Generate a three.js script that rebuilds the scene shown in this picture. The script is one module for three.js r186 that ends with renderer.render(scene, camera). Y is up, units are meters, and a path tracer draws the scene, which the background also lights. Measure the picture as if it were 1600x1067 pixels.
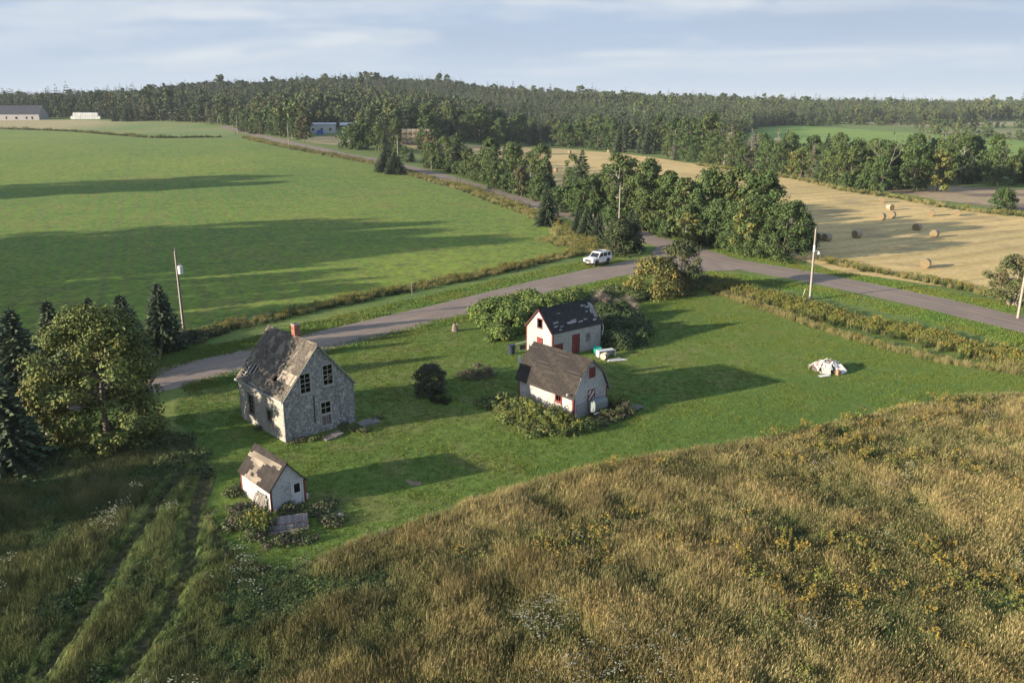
import * as THREE from 'three';
import { mergeGeometries } from 'three/addons/utils/BufferGeometryUtils.js';
import { RoundedBoxGeometry } from 'three/addons/geometries/RoundedBoxGeometry.js';

// ---------------------------------------------------------------- camera, sky, sun, exposure
const scene = new THREE.Scene();
const camera = new THREE.PerspectiveCamera(44.62, 1600 / 1067, 0.5, 12000);
camera.position.set(0, 26, 0);
camera.rotation.set(-0.28156, 0, 0);
const renderer = new THREE.WebGLRenderer({ antialias: true });
renderer.setSize(1024, 682);
renderer.toneMapping = THREE.LinearToneMapping;
renderer.toneMappingExposure = 2.5;
renderer.shadowMap.enabled = true;

const SUN_EL = 13.0 * Math.PI / 180, SUN_AZ = 24 * Math.PI / 180;   // low on the left, a little behind the camera
const sunDir = new THREE.Vector3(-Math.cos(SUN_AZ) * Math.cos(SUN_EL), Math.sin(SUN_EL), Math.sin(SUN_AZ) * Math.cos(SUN_EL));
const sun = new THREE.DirectionalLight(new THREE.Color().setRGB(1.0, 0.86, 0.66), 4.4);
sun.position.copy(sunDir).multiplyScalar(300).add(new THREE.Vector3(0, 0, -90));
sun.target.position.set(0, 0, -90);
sun.castShadow = true;
sun.shadow.mapSize.set(4096, 4096);
Object.assign(sun.shadow.camera, { left: -220, right: 220, top: 120, bottom: -120, near: 1, far: 900 });
sun.shadow.radius = 1.2;
scene.add(sun, sun.target);

// ---------------------------------------------------------------- small tools
function rng(seed) {
  let a = seed >>> 0;
  return () => { a = (a + 0x6D2B79F5) >>> 0; let t = a; t = Math.imul(t ^ (t >>> 15), t | 1); t ^= t + Math.imul(t ^ (t >>> 7), t | 61); return ((t ^ (t >>> 14)) >>> 0) / 4294967296; };
}
const ss = (a, b, x) => { const t = Math.min(1, Math.max(0, (x - a) / (b - a))); return t * t * (3 - 2 * t); };
const lerp = (a, b, t) => a + (b - a) * t;
const mix3 = (a, b, t) => [lerp(a[0], b[0], t), lerp(a[1], b[1], t), lerp(a[2], b[2], t)];
const clamp = (x, a = 0, b = 1) => Math.min(b, Math.max(a, x));
// tiling value noise, smooth, -1..1
const NT = 256, noiseTable = (() => { const r = rng(77), t = new Float32Array(NT * NT); for (let i = 0; i < t.length; i++) t[i] = r() * 2 - 1; return t; })();
function vn(x, y) {
  const xf = Math.floor(x), yf = Math.floor(y); let u = x - xf, v = y - yf;
  u = u * u * (3 - 2 * u); v = v * v * (3 - 2 * v);
  const x0 = xf & 255, x1 = (xf + 1) & 255, y0 = (yf & 255) * NT, y1 = ((yf + 1) & 255) * NT;
  const a = noiseTable[y0 + x0], b = noiseTable[y0 + x1], c = noiseTable[y1 + x0], d = noiseTable[y1 + x1];
  return a + (b - a) * u + (c - a + (a - b - c + d) * u) * v;
}
function fbm(x, y, n = 4) { let s = 0, a = 0.5; for (let i = 0; i < n; i++) { s += a * vn(x, y); x = x * 2.03 + 17.3; y = y * 2.01 + 9.1; a *= 0.5; } return s * 1.6; }
const toSRGB = (() => { const t = new Uint8Array(4097); for (let i = 0; i <= 4096; i++) { const l = i / 4096; t[i] = Math.round(255 * (l <= 0.0031308 ? 12.92 * l : 1.055 * Math.pow(l, 1 / 2.4) - 0.055)); } return t; })();
function colorTex(w, h, fn) {          // fn(u, v) -> linear [r, g, b]
  const d = new Uint8Array(w * h * 4);
  for (let j = 0, k = 0; j < h; j++) for (let i = 0; i < w; i++, k += 4) {
    const c = fn((i + 0.5) / w, (j + 0.5) / h);
    for (let q = 0; q < 3; q++) d[k + q] = toSRGB[Math.round(clamp(c[q]) * 4096)];
    d[k + 3] = 255;
  }
  const t = new THREE.DataTexture(d, w, h); t.colorSpace = THREE.SRGBColorSpace;
  t.magFilter = THREE.LinearFilter; t.minFilter = THREE.LinearMipmapLinearFilter; t.generateMipmaps = true;
  t.wrapS = t.wrapT = THREE.RepeatWrapping; t.needsUpdate = true; return t;
}
function grayTex(w, h, fn) {
  const d = new Uint8Array(w * h * 4);
  for (let j = 0, k = 0; j < h; j++) for (let i = 0; i < w; i++, k += 4) { const c = Math.round(255 * clamp(fn((i + 0.5) / w, (j + 0.5) / h))); d[k] = d[k + 1] = d[k + 2] = c; d[k + 3] = 255; }
  const t = new THREE.DataTexture(d, w, h); t.magFilter = THREE.LinearFilter; t.minFilter = THREE.LinearMipmapLinearFilter; t.generateMipmaps = true;
  t.wrapS = t.wrapT = THREE.RepeatWrapping; t.needsUpdate = true; return t;
}
const rgb = (r, g, b) => new THREE.Color().setRGB(r, g, b);
function mat(c, rough = 0.85, more = {}) { return new THREE.MeshStandardMaterial({ color: Array.isArray(c) ? rgb(...c) : c, roughness: rough, side: THREE.DoubleSide, ...more }); }
const used = new Map();
function numbered(name) { const n = used.get(name) ?? 0; used.set(name, n + 1); return n ? `${name}_${String(n).padStart(3, '0')}` : name; }
function tag(o, label, category, group, kind) {
  const u = {}; if (label) u.label = label; if (category) u.category = category; if (group) u.group = group; if (kind) u.kind = kind;
  o.userData = u; return o;
}
function shade(o) { o.traverse((m) => { if (m.isMesh) { m.castShadow = true; m.receiveShadow = true; } }); return o; }
function thing(name, label, category, [x, y, z], turn = 0, group) {
  const o = new THREE.Group(); o.name = numbered(name); o.position.set(x, y, z); o.rotation.y = turn;
  tag(o, label, category, group); scene.add(o); return o;
}
function part(name, geo, m, parent, pos) {
  const o = new THREE.Mesh(Array.isArray(geo) ? mergeGeometries(geo.map(flat)) : geo, m); o.name = name;
  if (pos) o.position.set(...pos);
  o.castShadow = o.receiveShadow = true; parent.add(o); return o;
}
function flat(g) { const q = g.index ? g.toNonIndexed() : g; for (const k of Object.keys(q.attributes)) if (!['position', 'normal', 'uv'].includes(k)) q.deleteAttribute(k); return q; }
// a box with uv in metres
function box(w, h, d, x = 0, y = 0, z = 0) {
  const g = new THREE.BoxGeometry(w, h, d), p = g.attributes.position, n = g.attributes.normal, uv = g.attributes.uv;
  for (let i = 0; i < p.count; i++) {
    if (Math.abs(n.getX(i)) > 0.5) uv.setXY(i, p.getZ(i), p.getY(i)); else if (Math.abs(n.getY(i)) > 0.5) uv.setXY(i, p.getX(i), p.getZ(i)); else uv.setXY(i, p.getX(i), p.getY(i));
  }
  g.translate(x, y, z); return g;
}
// a square bar from a to b
function bar(a, b, w, t = w) {
  const A = new THREE.Vector3(...a), B = new THREE.Vector3(...b), L = A.distanceTo(B), g = box(w, L, t);
  g.applyQuaternion(new THREE.Quaternion().setFromUnitVectors(new THREE.Vector3(0, 1, 0), B.clone().sub(A).normalize()));
  const m = A.add(B).multiplyScalar(0.5); g.translate(m.x, m.y, m.z); return g;
}
function rod(a, b, r0, r1 = r0, seg = 6) {
  const A = new THREE.Vector3(...a), B = new THREE.Vector3(...b), g = new THREE.CylinderGeometry(r1, r0, A.distanceTo(B), seg);
  g.applyQuaternion(new THREE.Quaternion().setFromUnitVectors(new THREE.Vector3(0, 1, 0), B.clone().sub(A).normalize()));
  const m = A.add(B).multiplyScalar(0.5); g.translate(m.x, m.y, m.z); return g;
}
// a slab: outline (with holes) in the plane through o spanned by u and v, thickness t on the far side of u x v
function slab(o, u, v, outline, t, holes = []) {
  const s = new THREE.Shape(outline.map((p) => new THREE.Vector2(...p)));
  for (const h of holes) s.holes.push(new THREE.Path(h.map((p) => new THREE.Vector2(...p))));
  const g = new THREE.ExtrudeGeometry(s, { depth: t, bevelEnabled: false });
  const U = new THREE.Vector3(...u).normalize(), V = new THREE.Vector3(...v).normalize(), W = new THREE.Vector3().crossVectors(U, V);
  g.translate(0, 0, -t);
  g.applyMatrix4(new THREE.Matrix4().makeBasis(U, V, W).setPosition(...o));
  return g;
}
const rect = (x, y, w, h) => [[x, y], [x + w, y], [x + w, y + h], [x, y + h]];

// ---------------------------------------------------------------- sky
{
  const W = 2048, Hh = 1024, d = new Float32Array(W * Hh * 4);
  for (let j = 0; j < Hh; j++) {
    if (j < Hh / 2) { for (let i = 0; i < W; i++) d.set([0.12, 0.13, 0.12, 1], (j * W + i) * 4); continue; }
    const el = ((j + 0.5) / Hh - 0.5) * Math.PI, se = Math.sin(el), ce = Math.cos(el);
    for (let i = 0; i < W; i++) {
      const az = ((i + 0.5) / W - 0.5) * 2 * Math.PI, x = Math.cos(az) * ce, z = Math.sin(az) * ce;
      const up = Math.max(0, se);
      let c = mix3([0.232, 0.270, 0.318], [0.178, 0.226, 0.298], ss(0, 0.11, up));
      c = mix3(c, [0.10, 0.155, 0.25], ss(0.16, 0.8, up));
      const q = 1 / (up + 0.10), u = x * q, v = z * q;              // a thin cloud sheet seen from below
      const warp = fbm(u * 0.7 + 3, v * 0.7, 3);
      let k = fbm(u * 0.55 + v * 0.30 + warp * 0.8 + 11, v * 1.3 - u * 0.2 + warp * 0.5 + 5, 5) * 0.5 + 0.5;
      k = ss(0.36, 0.80, k) * (0.15 + 0.85 * ss(0.012, 0.06, up)) * (1 - 0.5 * ss(0.2, 0.6, up));
      const fine = fbm(u * 1.6 + warp + v, v * 4.2 - u * 0.8 + warp, 5) * 0.5 + 0.5;
      k *= 0.35 + 0.95 * fine;
      c = mix3(c, [0.285, 0.309, 0.336], clamp(k));
      const gray = ss(0.5, 0.95, fbm(u * 0.5 + 40, v * 0.8 + 7, 4) * 0.5 + 0.5) * ss(0.03, 0.09, up);
      c = mix3(c, [0.185, 0.215, 0.265], gray * 0.5);
      const sd = x * sunDir.x + se * sunDir.y + z * sunDir.z;
      const glow = Math.pow(Math.max(0, sd), 24) * 0.30 + Math.pow(Math.max(0, sd), 4) * 0.06;
      c = [c[0] + glow * 1.0, c[1] + glow * 0.82, c[2] + glow * 0.58];
      const b = (j * W + i) * 4; d[b] = c[0]; d[b + 1] = c[1]; d[b + 2] = c[2]; d[b + 3] = 1;
    }
  }
  const t = new THREE.DataTexture(d, W, Hh, THREE.RGBAFormat, THREE.FloatType);
  t.mapping = THREE.EquirectangularReflectionMapping; t.magFilter = THREE.LinearFilter; t.needsUpdate = true;
  scene.background = t; scene.environment = t;
}
scene.fog = new THREE.FogExp2(rgb(0.62, 0.70, 0.80), 0.00009);

// ---------------------------------------------------------------- terrain: flat round the farm, rising to the left and to the wooded hill
function terrain(x, z) {
  const D = -z;
  let y = 7.5 * ss(170, 430, D) * (1 - ss(-110, 45, x));
  y += 2.5 * ss(450, 800, D) * (1 - ss(-200, 0, x));
  y += 9 * ss(750, 1400, D);
  const s = x < -250 ? 220 : 560;
  y += ss(560, 1080, D) * (1 - ss(1300, 1900, D)) * 22 * Math.exp(-(((x + 250) / s) ** 2));
  y += 16 * ss(10, 90, -0.66 * D - x) * ss(40, 110, D) * (1 - ss(330, 450, D));  // mound out of view at left, added so tree shadows reach farther
  return y;
}
const gx = [], gz = [];
for (let x = 0, s = 8; x < 9000; x += s) { gx.push(x); if (x) gx.push(-x); if (x > 420) s *= 1.13; }
gx.sort((a, b) => a - b);
for (let D = -200; D < 9500;) { gz.push(-D); D += D < 0 ? 40 : D < 480 ? 8 : D < 1400 ? 20 : (D - 1300) * 0.25; }
gz.sort((a, b) => a - b);
const NX = gx.length, NZ = gz.length, gy = new Float32Array(NX * NZ);
for (let j = 0; j < NZ; j++) for (let i = 0; i < NX; i++) gy[j * NX + i] = terrain(gx[i], gz[j]);
function slopeNormal(x, z) { const e = 2, n = new THREE.Vector3(terrain(x - e, z) - terrain(x + e, z), 2 * e, terrain(x, z - e) - terrain(x, z + e)); return n.normalize(); }

// a sheet laid on the terrain: the outline is clipped against the terrain's own triangles
function drape(outline, dy) {
  let x0 = 1e9, x1 = -1e9, z0 = 1e9, z1 = -1e9;
  for (const [x, z] of outline) { x0 = Math.min(x0, x); x1 = Math.max(x1, x); z0 = Math.min(z0, z); z1 = Math.max(z1, z); }
  const pos = [];
  const clip = (poly, a, b) => {       // keep the side left of a -> b
    const out = [], f = (p) => (b[0] - a[0]) * (p[1] - a[1]) - (b[1] - a[1]) * (p[0] - a[0]);
    for (let i = 0; i < poly.length; i++) {
      const p = poly[i], q = poly[(i + 1) % poly.length], fp = f(p), fq = f(q);
      if (fp >= 0) out.push(p);
      if ((fp >= 0) !== (fq >= 0)) { const t = fp / (fp - fq); out.push([p[0] + (q[0] - p[0]) * t, p[1] + (q[1] - p[1]) * t]); }
    }
    return out;
  };
  for (let j = 0; j < NZ - 1; j++) {
    if (gz[j + 1] < z0 || gz[j] > z1) continue;
    // clip to the row first, then to its cells
    let row = clip(outline, [1e4, gz[j]], [1e4 + 1, gz[j]]);
    row = row.length ? clip(row, [1e4 + 1, gz[j + 1]], [1e4, gz[j + 1]]) : row;
    if (row.length < 3) continue;
    for (let i = 0; i < NX - 1; i++) {
      if (gx[i + 1] < x0 || gx[i] > x1) continue;
      const A = [gx[i], gz[j]], B = [gx[i + 1], gz[j]], C = [gx[i + 1], gz[j + 1]], D = [gx[i], gz[j + 1]];
      const ya = gy[j * NX + i], yb = gy[j * NX + i + 1], yc = gy[(j + 1) * NX + i + 1], yd = gy[(j + 1) * NX + i];
      for (const [t, ys] of [[[A, B, C], [ya, yb, yc]], [[A, C, D], [ya, yc, yd]]]) {
        let p = row;
        for (let k = 0; k < 3 && p.length > 2; k++) p = clip(p, t[k], t[(k + 1) % 3]);
        if (p.length < 3) continue;
        const den = (t[1][1] - t[2][1]) * (t[0][0] - t[2][0]) + (t[2][0] - t[1][0]) * (t[0][1] - t[2][1]);
        const yy = (q) => { const l0 = ((t[1][1] - t[2][1]) * (q[0] - t[2][0]) + (t[2][0] - t[1][0]) * (q[1] - t[2][1])) / den, l1 = ((t[2][1] - t[0][1]) * (q[0] - t[2][0]) + (t[0][0] - t[2][0]) * (q[1] - t[2][1])) / den; return l0 * ys[0] + l1 * ys[1] + (1 - l0 - l1) * ys[2]; };
        const tri = p.length === 3 ? [[0, 1, 2]] : THREE.ShapeUtils.triangulateShape(p.map((q) => new THREE.Vector2(...q)), []);
        for (const f of tri) {
          const [a, b, c] = f.map((k) => p[k]);
          const up = (b[0] - a[0]) * (c[1] - a[1]) - (b[1] - a[1]) * (c[0] - a[0]);
          if (Math.abs(up) < 1e-7) continue;
          for (const q of up < 0 ? [a, b, c] : [a, c, b]) pos.push(q[0], yy(q) + dy, q[1]);
        }
      }
    }
  }
  const g = new THREE.BufferGeometry(), n = pos.length / 3, uv = new Float32Array(n * 2), nor = new Float32Array(n * 3);
  for (let i = 0; i < n; i++) {
    uv[i * 2] = (pos[i * 3] - x0) / (x1 - x0); uv[i * 2 + 1] = (pos[i * 3 + 2] - z0) / (z1 - z0);
    const m = slopeNormal(pos[i * 3], pos[i * 3 + 2]); nor.set([m.x, m.y, m.z], i * 3);
  }
  g.setAttribute('position', new THREE.Float32BufferAttribute(pos, 3)); g.setAttribute('normal', new THREE.BufferAttribute(nor, 3)); g.setAttribute('uv', new THREE.BufferAttribute(uv, 2));
  g.userData = { x0, x1, z0, z1 };
  return g;
}
// a smooth closed outline through the points; wob gives it an uneven edge
function outlineOf(pts, per = 6, wob = 0, seed = 1) {
  const c = new THREE.CatmullRomCurve3(pts.map(([x, z]) => new THREE.Vector3(x, 0, z)), true, 'centripetal'), out = [];
  const n = pts.length * per;
  for (let i = 0; i < n; i++) { const p = c.getPoint(i / n); out.push([p.x + wob * vn(i * 0.7 + seed * 9, 3.3), p.z + wob * vn(i * 0.7, 8.8 + seed * 7)]); }
  return out;
}
function inside(poly, x, z) {
  let r = false;
  for (let i = 0, j = poly.length - 1; i < poly.length; j = i++) { const [a, b] = poly[i], [c, d] = poly[j]; if ((b > z) !== (d > z) && x < (c - a) * (z - b) / (d - b) + a) r = !r; }
  return r;
}
function edgeDist(poly, x, z) {
  let m = 1e9;
  for (let i = 0, j = poly.length - 1; i < poly.length; j = i++) { const [a, b] = poly[i], [c, d] = poly[j], ex = c - a, ez = d - b, t = clamp(((x - a) * ex + (z - b) * ez) / (ex * ex + ez * ez + 1e-9)); m = Math.min(m, Math.hypot(x - a - ex * t, z - b - ez * t)); }
  return m;
}
// what a camera at or a few steps beside the photograph's place can see of the ground
const inView = (x, z, margin = 6) => { const D = -z; const d = 26 * 0.2778 + D * 0.9606; return D > 24 && Math.abs(x) < d * 0.6154 + margin; };

const bumpGrass = grayTex(512, 512, (u, v) => 0.5 + 0.3 * fbm(u * 64, v * 64, 3) + 0.2 * vn(u * 256, v * 256));
function structure(name, geo, m) { const o = new THREE.Mesh(geo, m); o.name = numbered(name); o.receiveShadow = true; o.castShadow = true; tag(o, null, null, null, 'structure'); scene.add(o); return o; }

{ // the ground: one sheet to the horizon, rough grass
  const pos = [], uv = [], nor = [], idx = [];
  for (let j = 0; j < NZ; j++) for (let i = 0; i < NX; i++) { pos.push(gx[i], gy[j * NX + i], gz[j]); uv.push(gx[i] / 60, gz[j] / 60); const n = slopeNormal(gx[i], gz[j]); nor.push(n.x, n.y, n.z); }
  for (let j = 0; j < NZ - 1; j++) for (let i = 0; i < NX - 1; i++) { const a = j * NX + i, b = a + 1, c = a + NX + 1, d = a + NX; idx.push(a, c, b, a, d, c); }
  const g = new THREE.BufferGeometry();
  g.setAttribute('position', new THREE.Float32BufferAttribute(pos, 3)); g.setAttribute('normal', new THREE.Float32BufferAttribute(nor, 3)); g.setAttribute('uv', new THREE.Float32BufferAttribute(uv, 2)); g.setIndex(idx);
  const map = colorTex(1024, 1024, (u, v) => {
    const X = u * 256, Y = v * 256, k = fbm(u * 16, v * 16, 4), f = vn(X, Y) * 0.5 + vn(X * 0.5, Y * 0.5) * 0.5;
    return mix3(mix3([0.085, 0.160, 0.018], [0.165, 0.205, 0.034], clamp(0.5 + k * 0.6)), [0.045, 0.075, 0.015], clamp(0.2 + f * 0.5));
  });
  structure('ground', g, mat([1, 1, 1], 0.95, { map }));
}

// fields ---------------------------------------------------------------------------------
const lawnLine = outlineOf([[-30.18, -71.93], [-27.32, -76.88], [-23.85, -81.17], [-20.02, -85.92], [-10.99, -95.08], [-4.35, -101.49], [7.24, -114.98], [17.98, -124.71], [25.78, -126.65], [28.93, -118.78], [33.31, -105.18], [37.49, -93.94], [41.85, -86.88], [46.21, -81.82], [52.03, -76.30], [49.53, -72.28], [41.01, -71.76], [35.03, -68.95], [30.01, -66.33], [20.58, -62.11], [9.65, -57.77], [4.65, -55.41], [0.00, -52.72], [-4.22, -49.62], [-8.01, -46.66], [-11.36, -43.71], [-12.87, -42.25], [-15.67, -43.56], [-18.52, -46.74], [-20.44, -50.34], [-21.27, -54.77], [-24.90, -60.56], [-28.48, -66.03]], 6, 0.35, 2);
const greenLine = outlineOf([[-53.76, -77.07], [-44.33, -83.37], [-40.71, -90.15], [-38.56, -94.79], [-35.61, -99.58], [-25.94, -109.50], [-15.14, -120.55], [-4.10, -131.22], [5.55, -142.59], [10.78, -151.04], [12.25, -158.22], [9.25, -176.53], [0.00, -206.04], [-14.95, -245.51], [-28.92, -272.36], [-45.83, -303.32], [-64.28, -328.19], [-83.94, -349.02], [-108.52, -380.91], [-131.16, -422.33], [-151.08, -443.99], [-179.53, -436.38], [-213.37, -468.02], [-276.00, -528.32], [-332.11, -556.60], [-429.28, -575.81], [-216.79, -222.30], [-109.33, -114.73]], 4, 0.3, 5);
const secondLine = outlineOf([[-343.18, -575.40], [-285.62, -546.97], [-220.83, -484.58], [-187.45, -455.87], [-156.43, -459.91], [-161.94, -501.98], [-197.95, -583.68], [-238.85, -641.95], [-292.92, -656.32], [-351.64, -675.63], [-410.72, -690.56], [-548.03, -737.22], [-442.96, -594.41]], 4);
const hayLine = outlineOf([[-9.77, -323.45], [12.35, -271.19], [32.79, -214.38], [48.58, -180.31], [48.62, -151.04], [49.42, -137.25], [52.93, -127.64], [58.00, -123.29], [64.66, -117.49], [72.64, -109.50], [95.12, -109.50], [146.66, -172.91], [126.69, -187.31], [120.96, -197.10], [115.19, -205.43], [111.10, -218.58], [108.44, -238.30], [102.46, -254.11], [101.16, -292.71], [92.17, -322.46], [79.28, -362.45], [62.94, -418.38], [44.54, -456.12], [21.55, -478.77], [-20.90, -464.65], [-57.78, -482.79], [-58.84, -436.48], [-29.97, -362.11]], 4, 0.8, 9);
const dirtLine = outlineOf([[113.84, -261.80], [127.13, -269.96], [142.45, -267.87], [155.77, -255.99], [181.70, -248.62], [148.47, -201.78], [125.89, -205.43], [119.36, -219.98], [114.44, -238.30]], 4, 1, 3);

{
  const g = drape(lawnLine, 0.006), e = g.userData;
  const map = colorTex(2048, 1024, (u, v) => {
    const x = lerp(e.x0, e.x1, u), z = lerp(e.z0, e.z1, v);
    const big = fbm(x * 0.06, z * 0.06, 4), mid = fbm(x * 0.45 + 7, z * 0.45, 4), fine = vn(x * 5, z * 5) * 0.6 + vn(x * 11, z * 11) * 0.4;
    const s = (x * 0.71 - z * 0.71) * 1.0;                                    // mower passes
    let c = mix3([0.076, 0.155, 0.014], [0.150, 0.215, 0.024], clamp(0.45 + big * 0.55 + mid * 0.35 + 0.08 * Math.sin(s * 3.2)));
    c = mix3(c, [0.17, 0.165, 0.05], ss(0.15, 0.8, mid + 0.4 * big) * 0.6);
    c = c.map((q) => q * (0.86 + 0.24 * fine));
    return c;
  });
  structure('lawn', g, mat([1, 1, 1], 0.95, { map, bumpMap: bumpGrass, bumpScale: 0.05 }));
}
{
  const g = drape(greenLine, 0.03), e = g.userData;
  const map = colorTex(2048, 2048, (u, v) => {
    const x = lerp(e.x0, e.x1, u), z = lerp(e.z0, e.z1, v);
    const big = fbm(x * 0.016 + 3, z * 0.016, 4), mid = fbm(x * 0.12 + 7, z * 0.12, 4), fine = vn(x * 1.7, z * 1.7) * 0.5 + vn(x * 3.7, z * 3.7) * 0.5;
    const a = x * 0.92 - z * 0.386, row = Math.sin(a * 2 * Math.PI / 3.4 + mid) * 0.5 + 0.5;
    let c = mix3([0.100, 0.205, 0.008], [0.205, 0.285, 0.014], clamp(0.45 + big * 0.5 + mid * 0.25));
    c = mix3(c, [0.19, 0.20, 0.03], clamp(row * 0.42 + ss(0.35, 0.9, mid) * 0.5));
    c = mix3(c, [0.06, 0.13, 0.012], ss(0.1, 0.7, fbm(x * 0.5 + 60, z * 0.5, 3)) * 0.38);
    const tram = Math.exp(-4000 * ((((a / 18) % 1 + 1) % 1 - 0.5) ** 2));
    c = mix3(c, [0.13, 0.15, 0.03], tram * 0.4);
    return c.map((q) => q * (0.80 + 0.52 * fine));
  });
  structure('green_field', g, mat([1, 1, 1], 0.95, { map, bumpMap: bumpGrass, bumpScale: 0.05 }));
}
{
  const g = drape(secondLine, 0.05), e = g.userData;
  const map = colorTex(512, 512, (u, v) => {
    const x = lerp(e.x0, e.x1, u), z = lerp(e.z0, e.z1, v), k = fbm(x * 0.03, z * 0.03, 4), f = vn(x * 0.8, z * 0.8);
    return mix3(mix3([0.12, 0.20, 0.04], [0.20, 0.22, 0.06], clamp(0.5 + k)), [0.34, 0.29, 0.14], ss(-255, -330, x + 12 * k)).map((q) => q * (0.93 + 0.12 * f));
  });
  structure('pasture', g, mat([1, 1, 1], 0.95, { map }));
}
{
  const g = drape(hayLine, 0.012), e = g.userData;
  const map = colorTex(2048, 2048, (u, v) => {
    const x = lerp(e.x0, e.x1, u), z = lerp(e.z0, e.z1, v);
    const a = x * 0.50 + z * 0.866, b = x * 0.866 - z * 0.50;           // swaths run along b
    const wig = fbm(x * 0.05, z * 0.05, 3), mid = fbm(a * 0.5, b * 0.06 + 3, 4), big = fbm(a * 0.045 + 2, b * 0.012, 3), fine = vn(a * 3.2, b * 1.1) * 0.5 + vn(x * 4.1, z * 4.1) * 0.5;
    const sw = Math.sin((a + wig * 1.2) * 2 * Math.PI / 5.6) * 0.5 + 0.5;
    let c = mix3([0.70, 0.50, 0.20], [0.58, 0.41, 0.155], clamp(0.5 + mid * 0.8));
    c = mix3(c, [0.66, 0.51, 0.24], ss(0.7, 1, sw) * 0.5);
    c = mix3(c, [0.20, 0.20, 0.075], clamp(ss(0.0, 0.5, big) * 0.24 + ss(0.3, 0.0, sw) * 0.2));
    c = mix3(c, [0.27, 0.18, 0.11], ss(0.25, 0.8, fbm(x * 0.11 + 30, z * 0.2, 4)) * 0.45);
    return c.map((q) => q * (0.87 + 0.24 * fine));
  });
  structure('hay_field', g, mat([1, 1, 1], 0.95, { map, bumpMap: bumpGrass, bumpScale: 0.05 }));
}
{
  const g = drape(dirtLine, 0.02), e = g.userData;
  const map = colorTex(512, 512, (u, v) => {
    const x = lerp(e.x0, e.x1, u), z = lerp(e.z0, e.z1, v), k = fbm(x * 0.05, z * 0.12, 4), f = vn(x * 1.2, z * 1.2);
    return mix3(mix3([0.36, 0.27, 0.16], [0.17, 0.12, 0.085], ss(-0.2, 0.45, k + 0.2 * Math.sin((x * 0.3 + z) * 0.5))), [0.17, 0.17, 0.07], ss(0.3, 0.8, fbm(x * 0.03 + 9, z * 0.07, 3)) * 0.5).map((q) => q * (0.9 + 0.16 * f));
  });
  structure('ploughed_field', g, mat([1, 1, 1], 0.95, { map }));
}
function plainField(name, line, dy, c0, c1, s) {
  const g = drape(line, dy), e = g.userData;
  const map = colorTex(256, 256, (u, v) => { const x = lerp(e.x0, e.x1, u), z = lerp(e.z0, e.z1, v); return mix3(c0, c1, clamp(0.5 + fbm(x * s, z * s * 2.5, 4))); });
  structure(name, g, mat([1, 1, 1], 0.95, { map }));
}
plainField('crop_field', outlineOf([[215.44, -760.80], [256.52, -782.56], [294.76, -745.84], [319.71, -690.66], [332.73, -635.86], [348.73, -582.40], [387.81, -539.16], [291.94, -404.03], [220.30, -418.38], [171.30, -456.12], [152.01, -494.23]], 4), 0.06, [0.12, 0.225, 0.02], [0.17, 0.255, 0.035], 0.02);
plainField('corn_field', outlineOf([[345.37, -727.86], [410.66, -764.89], [478.27, -763.40], [533.70, -745.08], [431.59, -600.90], [377.35, -600.44], [347.24, -636.32], [336.37, -682.48]], 4), 0.10, [0.13, 0.15, 0.05], [0.20, 0.19, 0.08], 0.02);
plainField('stubble_field', outlineOf([[323.29, -887.19], [415.88, -932.22], [565.57, -950.44], [685.31, -959.51], [605.48, -846.51], [501.32, -841.25], [391.04, -795.04], [336.30, -836.56]], 4), 0.10, [0.30, 0.25, 0.12], [0.22, 0.21, 0.09], 0.01);
plainField('yard', outlineOf([[-104.44, -422.91], [-103.37, -460.94], [-90.89, -467.65], [-77.95, -426.71], [-79.80, -394.30], [-90.16, -397.14]], 4), 0.06, [0.32, 0.25, 0.14], [0.22, 0.20, 0.09], 0.03);

// roads -----------------------------------------------------------------------------------
function roadTexture(seed) {          // u across the road, v along it (24 m)
  return colorTex(512, 1024, (u, v) => {
    const x = u * 7, y = v * 24, k = fbm(x * 0.5 + seed, y * 0.25, 4), f = vn(x * 18, y * 18) * 0.5 + vn(x * 9, y * 9) * 0.5;
    const lane = Math.abs(Math.abs(u - 0.5) - 0.25), wheel = Math.exp(-(((lane - 0.11) / 0.05) ** 2));
    let c = mix3([0.30, 0.232, 0.188], [0.235, 0.182, 0.150], clamp(0.5 + k * 0.6));
    c = mix3(c, [0.185, 0.144, 0.122], wheel * 0.35);
    c = mix3(c, [0.34, 0.26, 0.20], ss(0.43, 0.5, Math.abs(u - 0.5) + 0.02 * k) * 0.6);
    const crack = Math.abs(fbm(x * 0.7 + 30 + seed, y * 0.7, 4)); c = mix3(c, [0.09, 0.075, 0.07], ss(0.025, 0.0, crack) * 0.5);
    c = mix3(c, [0.17, 0.138, 0.13], ss(0.55, 0.7, fbm(x * 0.35 + seed * 3, y * 0.16 + 8, 3)) * 0.35);
    return c.map((q) => q * (0.9 + 0.2 * f));
  });
}
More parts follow.
